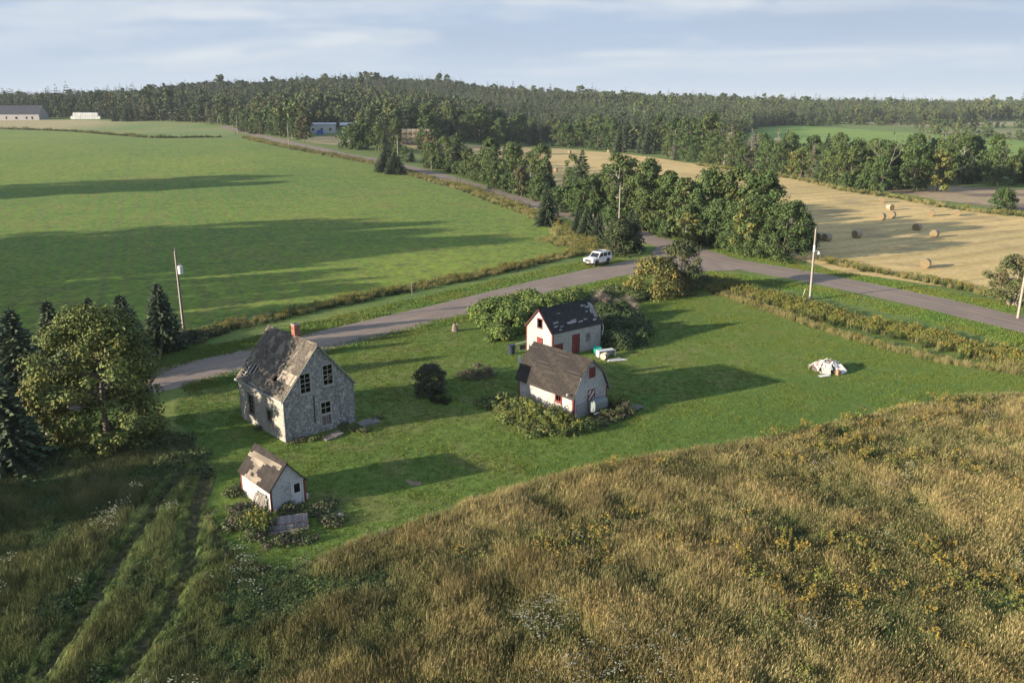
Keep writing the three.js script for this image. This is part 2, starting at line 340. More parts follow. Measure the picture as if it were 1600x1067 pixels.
function ribbon(pts, width, dy, wob = 0.22, vlen = 24, from = 0, to = 1, sideways = 0) {
  const c = new THREE.CatmullRomCurve3(pts.map(([x, z]) => new THREE.Vector3(x, 0, z)), false, 'centripetal'), L = c.getLength(), n = Math.ceil(L / 2.5), m = 6;
  const pos = [], uv = [], idx = [], nor = [];
  for (let i = 0; i <= n; i++) {
    const t = lerp(from, to, i / n), p = c.getPointAt(t), d = c.getTangentAt(t);
    for (let k = 0; k <= m; k++) {
      let s = (k / m - 0.5) * width + sideways;
      if (k === 0) s -= wob * (0.5 + vn(i * 0.5, 1.7)); if (k === m) s += wob * (0.5 + vn(i * 0.5, 77.7));
      const x = p.x - d.z * s, z = p.z + d.x * s;
      const crown = 0.05 * (1 - (2 * (k / m - 0.5)) ** 2);
      pos.push(x, terrain(x, z) + dy + (wob ? crown : 0.05), z); uv.push(k / m, t * L / vlen); const N = slopeNormal(x, z); nor.push(N.x, N.y, N.z);
    }
  }
  for (let i = 0; i < n; i++) for (let k = 0; k < m; k++) { const a = i * (m + 1) + k, b = a + 1, e = a + m + 1, f = e + 1; idx.push(a, b, e, b, f, e); }
  const g = new THREE.BufferGeometry();
  g.setAttribute('position', new THREE.Float32BufferAttribute(pos, 3)); g.setAttribute('normal', new THREE.Float32BufferAttribute(nor, 3)); g.setAttribute('uv', new THREE.Float32BufferAttribute(uv, 2)); g.setIndex(idx);
  return g;
}
const mainRoad = [[-203.14, -603.26], [-175.20, -547.45], [-137.50, -468.12], [-104.09, -399.32], [-84.11, -369.88], [-67.43, -347.53], [-53.62, -334.18], [-39.09, -313.76], [-21.36, -281.92], [-14.35, -266.21], [5.05, -220.37], [12.94, -200.93], [20.71, -179.34], [27.57, -162.05], [31.94, -149.68], [35.58, -138.41], [40.65, -131.75], [46.09, -125.19], [51.38, -116.64], [57.34, -106.58], [61.86, -97.13], [66.97, -86.88], [73.32, -75.16]];
const sideRoad = [[-53.79, -61.16], [-42.08, -69.43], [-37.64, -73.34], [-32.93, -77.86], [-28.53, -82.25], [-22.20, -89.38], [-12.66, -99.58], [-4.30, -108.76], [7.65, -121.91], [17.49, -131.75], [26.09, -139.58], [31.87, -143.83]];
structure('side_road', ribbon(sideRoad, 6.9, 0.022), mat([1, 1, 1], 0.9, { map: roadTexture(5) }));
structure('road_junction', drape(outlineOf([[17.55, -135.56], [23.20, -141.98], [28.02, -153.83], [33.69, -144.46], [37.05, -131.75], [31.42, -129.66], [24.33, -129.66], [18.34, -126.65]], 5), 0.064), mat([1, 1, 1], 0.9, { map: (() => { const t = roadTexture(12); t.repeat.set(2, 1); return t; })() }));
structure('main_road', ribbon(mainRoad, 7.0, 0.03), mat([1, 1, 1], 0.9, { map: roadTexture(1) }));
const fadedYellow = mat([0.36, 0.27, 0.13], 0.9);
structure('centre_line', ribbon(sideRoad, 0.14, 0.032, 0, 24, 0.02, 0.5), fadedYellow);
structure('centre_line', ribbon(mainRoad, 0.16, 0.040, 0, 24, 0.86, 1), fadedYellow);

// ---------------------------------------------------------------- plant shapes
const leafMat = mat([1, 1, 1], 0.75, { vertexColors: true });
const barkMat = mat([0.16, 0.13, 0.10], 0.95), paleBark = mat([0.42, 0.39, 0.34], 0.9), darkBark = mat([0.075, 0.06, 0.05], 0.95), deadWood = mat([0.30, 0.27, 0.235], 0.95);
class Leaves {
  constructor(seed) { this.r = rng(seed); this.p = []; this.c = []; this.n = []; }
  tri(a, b, c, col) { this.p.push(...a, ...b, ...c); for (let i = 0; i < 3; i++) this.c.push(...col); }
  // a kite-shaped leaf spray: centre, facing n, size s, length along d
  kite(c, n, s, col, long = 1) {
    const r = this.r; let tx = r() - 0.5, ty = r() - 0.5, tz = r() - 0.5;
    let ux = n[1] * tz - n[2] * ty, uy = n[2] * tx - n[0] * tz, uz = n[0] * ty - n[1] * tx; let l = Math.hypot(ux, uy, uz) || 1; ux /= l; uy /= l; uz /= l;
    const vx = n[1] * uz - n[2] * uy, vy = n[2] * ux - n[0] * uz, vz = n[0] * uy - n[1] * ux, a = s * long * 0.5, b = s * 0.36, f = s * 0.12;
    const T = [c[0] + ux * a, c[1] + uy * a, c[2] + uz * a], B = [c[0] - ux * a, c[1] - uy * a, c[2] - uz * a];
    const L = [c[0] + vx * b + n[0] * f, c[1] + vy * b + n[1] * f, c[2] + vz * b + n[2] * f], R = [c[0] - vx * b + n[0] * f, c[1] - vy * b + n[1] * f, c[2] - vz * b + n[2] * f];
    this.tri(B, R, T, col); this.tri(B, T, L, col);
  }
  geo() {
    const g = new THREE.BufferGeometry(); g.setAttribute('position', new THREE.Float32BufferAttribute(this.p, 3)); g.setAttribute('color', new THREE.Float32BufferAttribute(this.c, 3)); g.computeVertexNormals(); return g;
  }
}
function unit(r) { const z = r() * 2 - 1, a = r() * 6.2832, q = Math.sqrt(1 - z * z); return [q * Math.cos(a), z, q * Math.sin(a)]; }
const norm3 = (v) => { const l = Math.hypot(...v) || 1; return [v[0] / l, v[1] / l, v[2] / l]; };
const tone = (c, k) => [c[0] * k, c[1] * k, c[2] * k];

// a leafy crown of clumps; returns geometry and the clump centres (for limbs)
function crownOf(o) {
  const L = new Leaves(o.seed), r = L.r, { h, rad, base = 0.22, clumps = 42, per = 60, leaf = 0.34, cols, spread = 1, shape = 0.42, low = 0 } = o, centres = [];
  for (let i = 0; i < clumps; i++) {
    const t = i < clumps * 0.12 ? 0.82 + r() * 0.2 : Math.pow(r(), 0.9);
    const az = r() * 6.2832;
    const prof = Math.sqrt(Math.max(0.03, 1 - ((t - shape) / (t > shape ? 1.02 - shape : shape + 0.28 + low)) ** 2));
    const lobes = 1 + 0.34 * vn(az * 1.3 + o.seed * 7.1, t * 4 + o.seed * 3.3);
    const u = Math.sqrt(0.18 + 0.82 * r());
    const R = rad * prof * lobes * u * 0.84, cr = rad * (0.17 + 0.16 * r()) * spread;
    const c = [Math.cos(az) * R, h * (base + (1 - base) * t) - cr * 0.5, Math.sin(az) * R];
    centres.push(c);
    const ctone = 0.78 + 0.4 * r(), cpick = cols[Math.min(cols.length - 1, Math.floor(Math.pow(r(), o.bias ?? 1.6) * cols.length))];
    for (let k = 0; k < per; k++) {
      const ccol = r() < 0.6 ? cpick : cols[Math.floor(r() * cols.length)], d = unit(r), q = Math.pow(r(), 0.4) * cr;
      const n = norm3([d[0] * 0.7 + (r() - 0.5) * 1.0, d[1] * 0.6 + 0.35 + (r() - 0.5) * 0.9, d[2] * 0.7 + (r() - 0.5) * 1.0]);
      L.kite([c[0] + d[0] * q, c[1] + d[1] * q * 0.82, c[2] + d[2] * q], n, leaf * (0.6 + 0.8 * r()), tone(ccol, ctone * (0.8 + 0.4 * r())), 1.3);
    }
  }
  return { geo: L.geo(), centres };
}
function limbs(h, r0, centres, n, seed, top = 0.8, lean = 0) {
  const r = rng(seed), gs = [], pts = [];
  let x = 0, z = 0; const m = 5;
  for (let i = 0; i <= m; i++) { pts.push([x, h * top * i / m - (i ? 0 : 0.3), z]); x += (r() - 0.5) * h * 0.035 + lean * h / m; z += (r() - 0.5) * h * 0.035; }
  for (let i = 0; i < m; i++) gs.push(rod(pts[i], pts[i + 1], r0 * (1 - i / m * 0.82) * (i ? 1 : 1.25), r0 * (1 - (i + 1) / m * 0.82), 7));
  const far = centres.filter((c) => c[1] > h * 0.34).sort((a, b) => Math.hypot(b[0], b[2]) - Math.hypot(a[0], a[2])).slice(0, n);
  for (const c of far) { const k = clamp(c[1] / (h * top) - 0.22, 0.12, 0.95) * m, i = Math.min(m - 1, Math.floor(k)), f = k - i, s = [0, 1, 2].map((q) => lerp(pts[i][q], pts[i + 1][q], f)), mid = [lerp(s[0], c[0], 0.5), lerp(s[1], c[1], 0.42), lerp(s[2], c[2], 0.5)]; gs.push(rod(s, mid, r0 * 0.36, r0 * 0.22, 5), rod(mid, c, r0 * 0.22, r0 * 0.07, 5)); }
  return mergeGeometries(gs.map(flat));
}
const GREEN = [[0.050, 0.092, 0.020], [0.062, 0.108, 0.023], [0.042, 0.076, 0.020]], OLIVE = [[0.078, 0.115, 0.026], [0.065, 0.098, 0.024], [0.096, 0.118, 0.030]], YELLOW = [[0.095, 0.125, 0.028], [0.145, 0.155, 0.036], [0.18, 0.16, 0.038]], RUST = [[0.075, 0.095, 0.03], [0.10, 0.10, 0.036], [0.125, 0.09, 0.045]], DARK = [[0.030, 0.045, 0.018], [0.038, 0.052, 0.020]];
function leafyTree(o) {
  const g = new THREE.Group(), c = crownOf(o);
  part('trunk', limbs(o.h, o.trunk ?? o.h * 0.016, c.centres, o.limbs ?? 9, o.seed + 5, o.top ?? 0.78, o.lean ?? 0), o.bark ?? barkMat, g);
  part('crown', c.geo, leafMat, g); g.userData.h = o.h; return g;
}
// a spruce: whorls of drooping boughs, each a row of needle sprays
function spruceTree(o) {
  const g = new THREE.Group(), L = new Leaves(o.seed), r = L.r, { h, rad, whorls = 24, boughs = 10, cols = [[0.030, 0.050, 0.022], [0.040, 0.064, 0.028], [0.050, 0.075, 0.028]], sparse = 0, step = 0.42, base = 0.03 } = o;
  for (let w = 0; w < whorls; w++) {
    const t = (w + r() * 0.5) / whorls, y = h * (base + (1 - base) * t), reach = rad * Math.pow(1 - t, 0.86) + 0.12, nb = Math.max(4, Math.round(boughs * (1 - t * 0.5)));
    for (let b = 0; b < nb; b++) {
      if (r() < sparse) continue;
      const az = (b + r() * 0.8 + w * 0.37) / nb * 6.2832, R = reach * (0.66 + 0.5 * r()), dx = Math.cos(az), dz = Math.sin(az), n = Math.max(1, Math.round(R / step)), col = cols[Math.floor(r() * cols.length)], ctone = 0.75 + 0.5 * r();
      for (let k = 0; k < n; k++) {
        const s = (k + 0.7) / n, x = dx * R * s, z = dz * R * s, yy = y + R * (0.10 * s - 0.42 * s * s) * (1 - 0.6 * t) + 0.3 * (1 - s) * 0;
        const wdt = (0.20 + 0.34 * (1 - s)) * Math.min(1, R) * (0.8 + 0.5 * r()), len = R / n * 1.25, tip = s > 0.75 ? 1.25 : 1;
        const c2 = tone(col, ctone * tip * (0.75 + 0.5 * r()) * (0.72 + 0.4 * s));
        const A = [x - dx * len * 0.5, yy + 0.06, z - dz * len * 0.5], B = [x + dx * len * 0.7, yy - 0.05, z + dz * len * 0.7];
        const q = 0.12 + 0.16 * r();
        L.tri(A, B, [x - dz * wdt, yy - q, z + dx * wdt], c2); L.tri(A, [x + dz * wdt, yy - q, z - dx * wdt], B, c2);
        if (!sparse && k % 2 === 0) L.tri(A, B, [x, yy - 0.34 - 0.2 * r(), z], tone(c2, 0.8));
      }
    }
  }
  L.tri([-0.06, h * 0.96, 0], [0.06, h * 0.96, 0], [0, h + 0.35, 0], cols[1]); L.tri([0, h * 0.96, -0.06], [0, h * 0.96, 0.06], [0, h + 0.35, 0], cols[1]);
  part('trunk', rod([0, -0.3, 0], [0, h * 0.97, 0], h * 0.016 + 0.04, 0.03, 7), o.bark ?? darkBark, g);
  part('crown', L.geo(), leafMat, g); g.userData.h = h; return g;
}
// a leafless or nearly leafless broadleaf tree or bush
function bareTree(o) {
  const g = new THREE.Group(), r = rng(o.seed), gs = [], tips = [];
  const grow = (p, d, len, rad, lv) => {
    const q = [p[0] + d[0] * len, p[1] + d[1] * len, p[2] + d[2] * len]; gs.push(rod(p, q, rad, rad * 0.62, lv > 1 ? 6 : 4));
    if (!lv) { tips.push(q); return; }
    const n = 2 + Math.floor(r() * 2); for (let i = 0; i < n; i++) { const e = unit(r), k = o.open ?? 0.75; grow(q, norm3([d[0] + e[0] * k, d[1] + e[1] * k * 0.6 + 0.18, d[2] + e[2] * k]), len * (0.62 + 0.25 * r()), rad * 0.58, lv - 1); }
  };
  for (let s = 0; s < (o.stems ?? 1); s++) { const e = unit(r); grow([e[0] * (o.foot ?? 0), -0.2, e[2] * (o.foot ?? 0)], norm3([e[0] * (o.tilt ?? 0.1), 1, e[2] * (o.tilt ?? 0.1)]), o.h * 0.33, o.trunk ?? 0.11, o.levels ?? 4); }
  part('trunk', mergeGeometries(gs.map(flat)), o.bark ?? deadWood, g);
  if (o.cols) { const L = new Leaves(o.seed + 1); for (const t of tips) for (let k = 0; k < (o.per ?? 6); k++) { const d = unit(L.r), q = (o.puff ?? 0.5) * L.r(); L.kite([t[0] + d[0] * q, t[1] + d[1] * q, t[2] + d[2] * q], unit(L.r), (o.leaf ?? 0.25) * (0.6 + 0.8 * L.r()), tone(o.cols[Math.floor(L.r() * o.cols.length)], 0.7 + 0.6 * L.r()), 1.3); } part('crown', L.geo(), leafMat, g); }
  g.userData.h = o.h; return g;
}
const protoSets = {
  leafy: [0, 1, 2, 3].map((i) => leafyTree({ seed: 11 + i, h: 12, rad: 4.0 + 0.5 * (i % 3), base: 0.03 + 0.05 * (i % 2), low: 0.25, clumps: 70, per: 50, leaf: 0.46, cols: [...GREEN, OLIVE[i % 3]], trunk: 0.19 })),
  olive: [0, 1, 2].map((i) => leafyTree({ seed: 31 + i, h: 12, rad: 3.7 + 0.4 * i, base: 0.06, low: 0.25, clumps: 62, per: 48, leaf: 0.44, cols: [...OLIVE, GREEN[1]], trunk: 0.18 })),
  tall: [0, 1, 2].map((i) => leafyTree({ seed: 51 + i, h: 16, rad: 3.0 + 0.4 * i, base: 0.12, low: 0.2, clumps: 64, per: 46, leaf: 0.46, cols: [...GREEN, ...OLIVE], trunk: 0.2, bark: i ? paleBark : barkMat, shape: 0.5 })),
  birch: [0, 1].map((i) => leafyTree({ seed: 61 + i, h: 14, rad: 3.0, base: 0.3, clumps: 44, per: 40, leaf: 0.36, cols: OLIVE, trunk: 0.17, bark: paleBark, shape: 0.5, limbs: 12, spread: 0.85 })),
  yellow: [0].map((i) => leafyTree({ seed: 71 + i, h: 9, rad: 3.2, base: 0.1, clumps: 46, per: 46, leaf: 0.46, cols: YELLOW, bias: 1.2, trunk: 0.14 })),
  rust: [0].map((i) => leafyTree({ seed: 81 + i, h: 9, rad: 3.0, base: 0.12, clumps: 44, per: 42, leaf: 0.46, cols: RUST, bias: 1.0, trunk: 0.14 })),
  shrub: [0, 1, 2].map((i) => leafyTree({ seed: 91 + i, h: 6, rad: 3.6, base: 0.0, clumps: 66, per: 54, leaf: 0.38, cols: [...GREEN, OLIVE[1]], shape: 0.34, low: 0.4, trunk: 0.1, top: 0.6 })),
  spruce: [0, 1, 2].map((i) => spruceTree({ seed: 101 + i, h: 12, rad: 2.7 + 0.3 * i, whorls: 32, boughs: 9, step: 0.62 })),
  deadspruce: [0, 1].map((i) => spruceTree({ seed: 121 + i, h: 15, rad: 2.6, whorls: 26, boughs: 9, sparse: 0.22, step: 0.7, cols: [[0.19, 0.155, 0.125], [0.15, 0.125, 0.10], [0.21, 0.18, 0.15]], bark: deadWood })),
  bare: [0, 1].map((i) => bareTree({ seed: 131 + i, h: 11, levels: 4, trunk: 0.16, bark: deadWood, cols: OLIVE, per: 3, leaf: 0.4 })),
};
const protoTurn = {};
function plantTree(kind, name, label, category, x, z, h, group, widen = 1, seed = 0, proto = null) {
  const set = protoSets[kind], k = protoTurn[kind] = (protoTurn[kind] ?? -1) + 1, p = proto ?? set[k % set.length], r = rng(Math.round(x * 13 + z * 7) + 999 + seed);
  const o = p.clone(), s = h / p.userData.h;
  o.name = numbered(name); o.userData = {}; tag(o, label, category, group);
  o.position.set(x, terrain(x, z) - 0.05, z); o.rotation.y = r() * 6.28; o.scale.set(s * widen, s, s * widen);
  scene.add(o); return o;
}
// ---------------------------------------------------------------- the trees one can tell apart
const KIND = {
  leafy: ['leafy_tree', 'tree'], olive: ['leafy_tree', 'tree'], tall: ['tall_tree', 'tree'], birch: ['birch_tree', 'birch tree'], yellow: ['autumn_tree', 'tree'], rust: ['autumn_tree', 'tree'],
  shrub: ['shrub', 'shrub'], spruce: ['spruce_tree', 'spruce tree'], deadspruce: ['dead_spruce', 'dead tree'], bare: ['bare_tree', 'bare tree'],
};
const LOOK = { leafy: 'mid green leafy tree', olive: 'olive green leafy tree', tall: 'tall slim leafy tree', birch: 'pale-trunked loose birch', yellow: 'yellowing tree', rust: 'rust tinged leafy tree', shrub: 'rounded green shrub', spruce: 'dark green spruce', deadspruce: 'dead grey-brown spruce', bare: 'half bare grey-limbed tree' };
const homeYard = [[-98.32, -407.80], [-82.42, -392.71], [-73.35, -394.48], [-77.68, -472.22], [-99.53, -555.93], [-136.16, -560.01]];
const openView = (x, z) => inside(homeYard, x, z) || (x / -z > -0.1262 && x / -z < -0.1015 && z < -225 && z > -500);   // gaps in the trees at the mobile home and at the bale stack
// a belt of trees: world line, mean spacing, depth of the belt away from the line, kinds with weights
function belt(line, { step, rows, depth, h, kinds, where, seed, widen = 1 }) {
  const r = rng(seed), c = new THREE.CatmullRomCurve3(line.map(([x, z]) => new THREE.Vector3(x, 0, z)), false, 'centripetal'), L = c.getLength();
  const bag = []; for (const [k, w] of Object.entries(kinds)) for (let i = 0; i < w; i++) bag.push(k);
  for (let j = 0; j < rows; j++) for (let s = r() * step; s < L; s += step * (0.65 + 0.7 * r())) {
    const t = s / L, p = c.getPointAt(t), d = c.getTangentAt(t), off = (rows > 1 ? j / (rows - 1) : 0) * depth + (r() - 0.5) * depth / Math.max(1, rows) * 0.8;
    const x = p.x + d.z * off, z = p.z - d.x * off; if (!inView(x, z, 10) || openView(x, z)) continue;
    const k = bag[Math.floor(r() * bag.length)], hh = lerp(h[0], h[1], r()) * (k === 'shrub' ? 0.45 : 1) * (j === 0 && rows > 1 ? 0.82 : 1);
    const along = ['at the left end', 'left of the middle', 'in the middle', 'right of the middle', 'at the right end'][Math.min(4, Math.floor(t * 5))], rank = rows === 1 ? '' : j === 0 ? 'front ' : j === rows - 1 ? 'back ' : 'inner ';
    const text = `${rank}${LOOK[k]} ${along} of ${where}`;
    plantTree(k, KIND[k][0], text, KIND[k][1], x, z, hh, `${text}`, widen);
  }
}
// the big tree beside the house and the spruces round it
{
  const big = leafyTree({ seed: 7, h: 11, rad: 5.3, base: 0.0, clumps: 230, per: 130, leaf: 0.21, cols: [[0.115, 0.145, 0.026], [0.095, 0.125, 0.024], [0.145, 0.165, 0.032], [0.08, 0.108, 0.024], [0.17, 0.17, 0.036]], trunk: 0.24, limbs: 14, shape: 0.30, low: 0.5, spread: 0.66, bark: barkMat });
  const [x, z, h] = [-32.09, -61.20, 11.07];
  plantTree('', 'leafy_tree', 'large spreading olive green tree left of the weathered house', 'tree', x, z, h, null, 1.08, 1, big);
  const yl = leafyTree({ seed: 8, h: 6, rad: 2.4, base: 0.0, low: 0.3, clumps: 70, per: 60, leaf: 0.28, cols: [[0.11, 0.12, 0.03], [0.22, 0.16, 0.03], [0.08, 0.095, 0.028]], trunk: 0.1, bark: paleBark });
  const [x2, z2, h2] = [-36.82, -61.20, 5.35];
  plantTree('', 'autumn_tree', 'small yellow-orange tinged tree at the left foot of the large olive tree', 'tree', x2, z2, h2 + 0.4, null, 1, 1, yl);
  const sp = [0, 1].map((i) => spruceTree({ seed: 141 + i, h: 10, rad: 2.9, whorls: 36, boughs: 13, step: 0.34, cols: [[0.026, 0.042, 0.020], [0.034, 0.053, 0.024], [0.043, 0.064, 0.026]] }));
  const spots = [
    [-36.52, -55.85, 7.64, 1.5, 'darkest spruce at the lower left edge of the photo'],
    [-42.59, -68.31, 9.22, 1.3, 'dark spruce behind the lower left spruce, at the left edge'],
    [-43.26, -75.16, 8.34, 1.2, 'pointed dark spruce just left of the large olive tree'],
    [-41.46, -79.07, 7.74, 1.1, 'dark spruce whose top shows above the large olive tree'],
    [-39.51, -81.60, 7.42, 1.4, 'broad dark spruce between the large olive tree and the broken pole'],
    [-37.95, -86.88, 7.47, 1.3, 'pointed spruce beside the tall utility pole at the left roadside'],
    [-48.75, -75.16, 6.93, 1.3, 'spruce cut by the left edge of the photo above the others'],
  ];
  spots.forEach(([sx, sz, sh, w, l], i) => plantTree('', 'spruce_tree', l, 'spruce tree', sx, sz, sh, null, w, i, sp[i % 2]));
  // spruces along the main road
  const roadside = [
    [7.63, -180.28, 9.31, 1.15, 'single tall spruce on the left verge of the main road'],
    [13.34, -167.73, 5.67, 1.2, 'leftmost spruce of the row of three by the road above the white car'],
    [14.80, -163.64, 6.66, 1.2, 'middle spruce of the row of three by the road above the white car'],
    [16.92, -162.05, 5.37, 1.2, 'rightmost spruce of the row of three by the road above the white car'],
    [-43.81, -295.59, 9.15, 1.9, 'left spruce of the pair on the far left verge of the main road'],
    [-40.03, -290.65, 7.52, 2.1, 'right spruce of the pair on the far left verge of the main road'],
    [21.42, -148.34, 7.68, 1.3, 'spruce behind the round dark tree at the road corner'],
  ];
  roadside.forEach(([sx, sz, sh, w, l], i) => plantTree('', 'spruce_tree', l, 'spruce tree', sx, sz, sh, null, w, i + 20, sp[i % 2]));
  const round = leafyTree({ seed: 9, h: 6, rad: 2.9, base: 0.0, clumps: 100, per: 80, leaf: 0.25, cols: [[0.045, 0.066, 0.020], [0.06, 0.082, 0.022], [0.036, 0.052, 0.02]], shape: 0.4, low: 0.4, trunk: 0.12 });
  const [rx, rz, rh] = [18.64, -144.46, 6.39];
  plantTree('', 'shrub', 'round dark green shrub at the corner of the two roads behind the white car', 'shrub', rx, rz, rh, null, 1.05, 3, round);
  // the roadside bush with one yellow side
  const by = leafyTree({ seed: 10, h: 5.2, rad: 3.0, base: 0, clumps: 100, per: 80, leaf: 0.21, cols: [[0.115, 0.125, 0.032], [0.15, 0.145, 0.035], [0.24, 0.18, 0.035], [0.085, 0.10, 0.03]], bias: 1.1, shape: 0.36, low: 0.4, trunk: 0.09 });
  const bd = leafyTree({ seed: 12, h: 7.0, rad: 3.0, base: 0, clumps: 110, per: 80, leaf: 0.21, cols: [[0.055, 0.075, 0.024], [0.07, 0.088, 0.028], [0.088, 0.085, 0.032]], shape: 0.42, low: 0.4, trunk: 0.12, bark: deadWood, limbs: 16 });
  const [ax, az, ah] = [19.70, -112.57, 5.56], [cx, cz, ch] = [23.56, -114.17, 7.59];
  plantTree('', 'shrub', 'yellowing bush by the junction, left half of the clump on the lawn corner', 'shrub', ax, az, ah, null, 1.15, 4, by);
  plantTree('', 'shrub', 'dark brownish green bush by the junction, right half of the clump', 'shrub', cx, cz, ch, null, 1.05, 5, bd);
  // the dark shrub and others on the lawn
  const ds = leafyTree({ seed: 14, h: 3, rad: 1.35, base: 0, clumps: 120, per: 60, leaf: 0.13, cols: [[0.050, 0.055, 0.028], [0.068, 0.066, 0.036]], shape: 0.45, low: 0.5, trunk: 0.05, bark: deadWood, limbs: 6 });
  const [dx, dz, dh] = [-7.55, -72.28, 3.03];
  plantTree('', 'shrub', 'upright dark shrub alone on the lawn between house and barns', 'shrub', dx, dz, dh, null, 1.15, 6, ds);
  // shrubs at the right roadside
  const rb = leafyTree({ seed: 15, h: 5.5, rad: 3.0, base: 0.22, low: 0.25, clumps: 90, per: 80, leaf: 0.21, spread: 0.85, cols: [[0.085, 0.11, 0.032], [0.105, 0.12, 0.038], [0.13, 0.10, 0.05], [0.07, 0.09, 0.03]], trunk: 0.09, bark: mat([0.33, 0.28, 0.24], 0.9), limbs: 8, shape: 0.42 });
  { const r = rng(15), gs = []; for (let i = 0; i < 11; i++) { const a = r() * 6.28, q = 0.3 + 0.9 * r(); gs.push(rod([Math.cos(a) * q * 0.5, -0.2, Math.sin(a) * q * 0.5], [Math.cos(a) * q * 1.6, 2.6 + r(), Math.sin(a) * q * 1.6], 0.06, 0.03, 5)); } part('stem', mergeGeometries(gs.map(flat)), mat([0.36, 0.31, 0.27], 0.9), rb); }
  const [ex, ez, eh] = [66.35, -107.30, 6.52];
  plantTree('', 'shrub', 'open many-stemmed bush with pale stems by the road at the right edge', 'shrub', ex, ez, eh, null, 1.15, 7, rb);
  const [fx, fz, fh] = [119.84, -204.20, 5.57];
  plantTree('shrub', 'shrub', 'lone bush in the gap between hay field and ploughed field at far right', 'shrub', fx, fz, fh, null, 1.1, 8);
  // the big rounded shrubs by the junction, right end of the belt
  const bs = [0, 1].map((i) => leafyTree({ seed: 16 + i, h: 9, rad: 4.9, base: 0.0, clumps: 130, per: 90, leaf: 0.27, cols: [[0.052, 0.092, 0.020], [0.062, 0.106, 0.022], [0.044, 0.076, 0.02], [0.075, 0.11, 0.026]], shape: 0.4, low: 0.45, spread: 0.8, trunk: 0.16 }));
  [[46.57, -140.77, 10.00, 0.95, 'big rounded green tree at the right end of the roadside belt'], [42.63, -145.09, 10.39, 0.95, 'big rounded green tree next to the end of the roadside belt, behind the orange sign'], [52.73, -151.04, 6.77, 0.9, 'green tree behind the utility pole by the hay field edge']].forEach(([sx, sz, sh, w, l], i) => plantTree('', 'leafy_tree', l, 'tree', sx, sz, sh, null, w, i + 40, bs[i % 2]));
}
// single trees that stand out in the belt between main road and hay field
for (const [kind, x, z, h, w, l] of [
  ['yellow', 32.64, -153.13, 6.50, 1.1, 'yellow-green maple bush near the junction, left of the rounded trees'],
  ['birch', 23.32, -187.27, 15.32, 1.1, 'birch with white trunk standing behind the middle utility pole'],
  ['spruce', 17.68, -214.08, 14.38, 1.35, 'tall pine-like spruce in front of the hay field gap'],
  ['tall', 29.15, -180.31, 14.13, 1.0, 'tall slim tree right of the white-trunked birch'],
  ['leafy', 32.35, -171.15, 11.95, 0.9, 'leafy tree right of the middle utility pole'],
  ['tall', 37.69, -159.73, 13.83, 0.7, 'slender poplar sticking up from the belt before the hay field'],
  ['tall', 41.03, -159.73, 13.36, 0.7, 'second slender poplar from the right in the belt before the hay field'],
  ['tall', 44.42, -156.73, 13.13, 0.6, 'rightmost slender poplar in the belt before the hay field'],
  ['rust', 25.68, -180.30, 7.14, 1.0, 'rust coloured bush below the white-trunked birch'],
  ['leafy', 37.99, -153.13, 8.83, 1.1, 'leafy tree behind the orange road sign'],
  ['leafy', 19.86, -199.27, 9.62, 1.1, 'leafy tree left of the middle utility pole'],
  ['shrub', 12.18, -203.88, 6.17, 1.0, 'shrub at the roadside left of the middle utility pole'],
  ['olive', 8.45, -246.51, 13.89, 1.0, 'olive tree against the left edge of the hay field gap'],
  ['olive', 0.00, -252.41, 13.83, 1.0, 'olive tree in the belt above the dark road posts'],
  ['leafy', -7.05, -273.46, 13.92, 1.0, 'leafy tree in the belt right of the dark road posts'],
  ['spruce', -19.10, -304.31, 15.17, 1.2, 'spruce right of the bale stack on the far side of the road'],
  ['olive', -25.54, -316.07, 11.60, 0.9, 'olive tree just right of the bale stack'],
  ['spruce', -39.62, -334.85, 5.41, 1.3, 'small spruce below the bale stack'],
  ['rust', -33.14, -333.00, 5.63, 1.3, 'reddish bush below the bale stack'],
  ['yellow', -59.01, -377.87, 7.16, 0.9, 'yellow tree left of the pole before the bale stack'],
  ['rust', -98.10, -403.03, 12.24, 1.1, 'brownish-orange tree beside the pale mobile home'],
  ['shrub', -70.22, -377.25, 10.96, 1.0, 'round green tree in front of the pale mobile home'],
  ['spruce', -292.92, -656.32, 11.74, 2.0, 'dark spruce in the pasture at far left, right one of the pair'],
  ['spruce', -302.93, -656.86, 9.88, 1.6, 'dark spruce in the pasture at far left, left one of the pair'],
  ['deadspruce', 91.11, -355.13, 17.11, 1.2, 'dead spruce left of the pair of dead spruces beyond the hay field'],
  ['deadspruce', 95.89, -341.31, 15.98, 1.2, 'left dead spruce of the pair before the bright green field'],
  ['deadspruce', 100.46, -322.46, 16.07, 1.3, 'right dead spruce of the pair before the bright green field'],
  ['spruce', 112.47, -348.09, 14.78, 1.0, 'narrow dark spruce right of the dead pair'],
  ['spruce', 104.00, -280.89, 16.13, 1.15, 'tallest dark spruce at the top edge of the hay field'],
  ['deadspruce', 104.68, -295.19, 12.20, 1.0, 'dead spruce left of the tallest dark spruce'],
  ['yellow', 101.38, -302.88, 9.18, 1.2, 'yellow-green tree left of the tallest dark spruce'],
  ['olive', 106.26, -263.79, 12.51, 1.1, 'olive tree right of the tallest dark spruce'],
  ['shrub', 105.96, -252.25, 6.78, 0.75, 'bright green round tree at the corner of the hay field'],
  ['bare', 110.95, -252.25, 15.31, 0.9, 'bare white-limbed tree at the corner of the hay field'],
  ['bare', 145.94, -285.50, 16.38, 1.0, 'bare branched tree rising above the wood at right'],
  ['bare', 156.20, -272.08, 12.88, 1.0, 'grey half bare tree in the wood at the right edge'],
  ['tall', 149.18, -280.89, 16.13, 1.0, 'tall pale tree above the wood beyond the ploughed field'],
]) plantTree(kind, KIND[kind][0], l, KIND[kind][1], x, z, h, null, w);

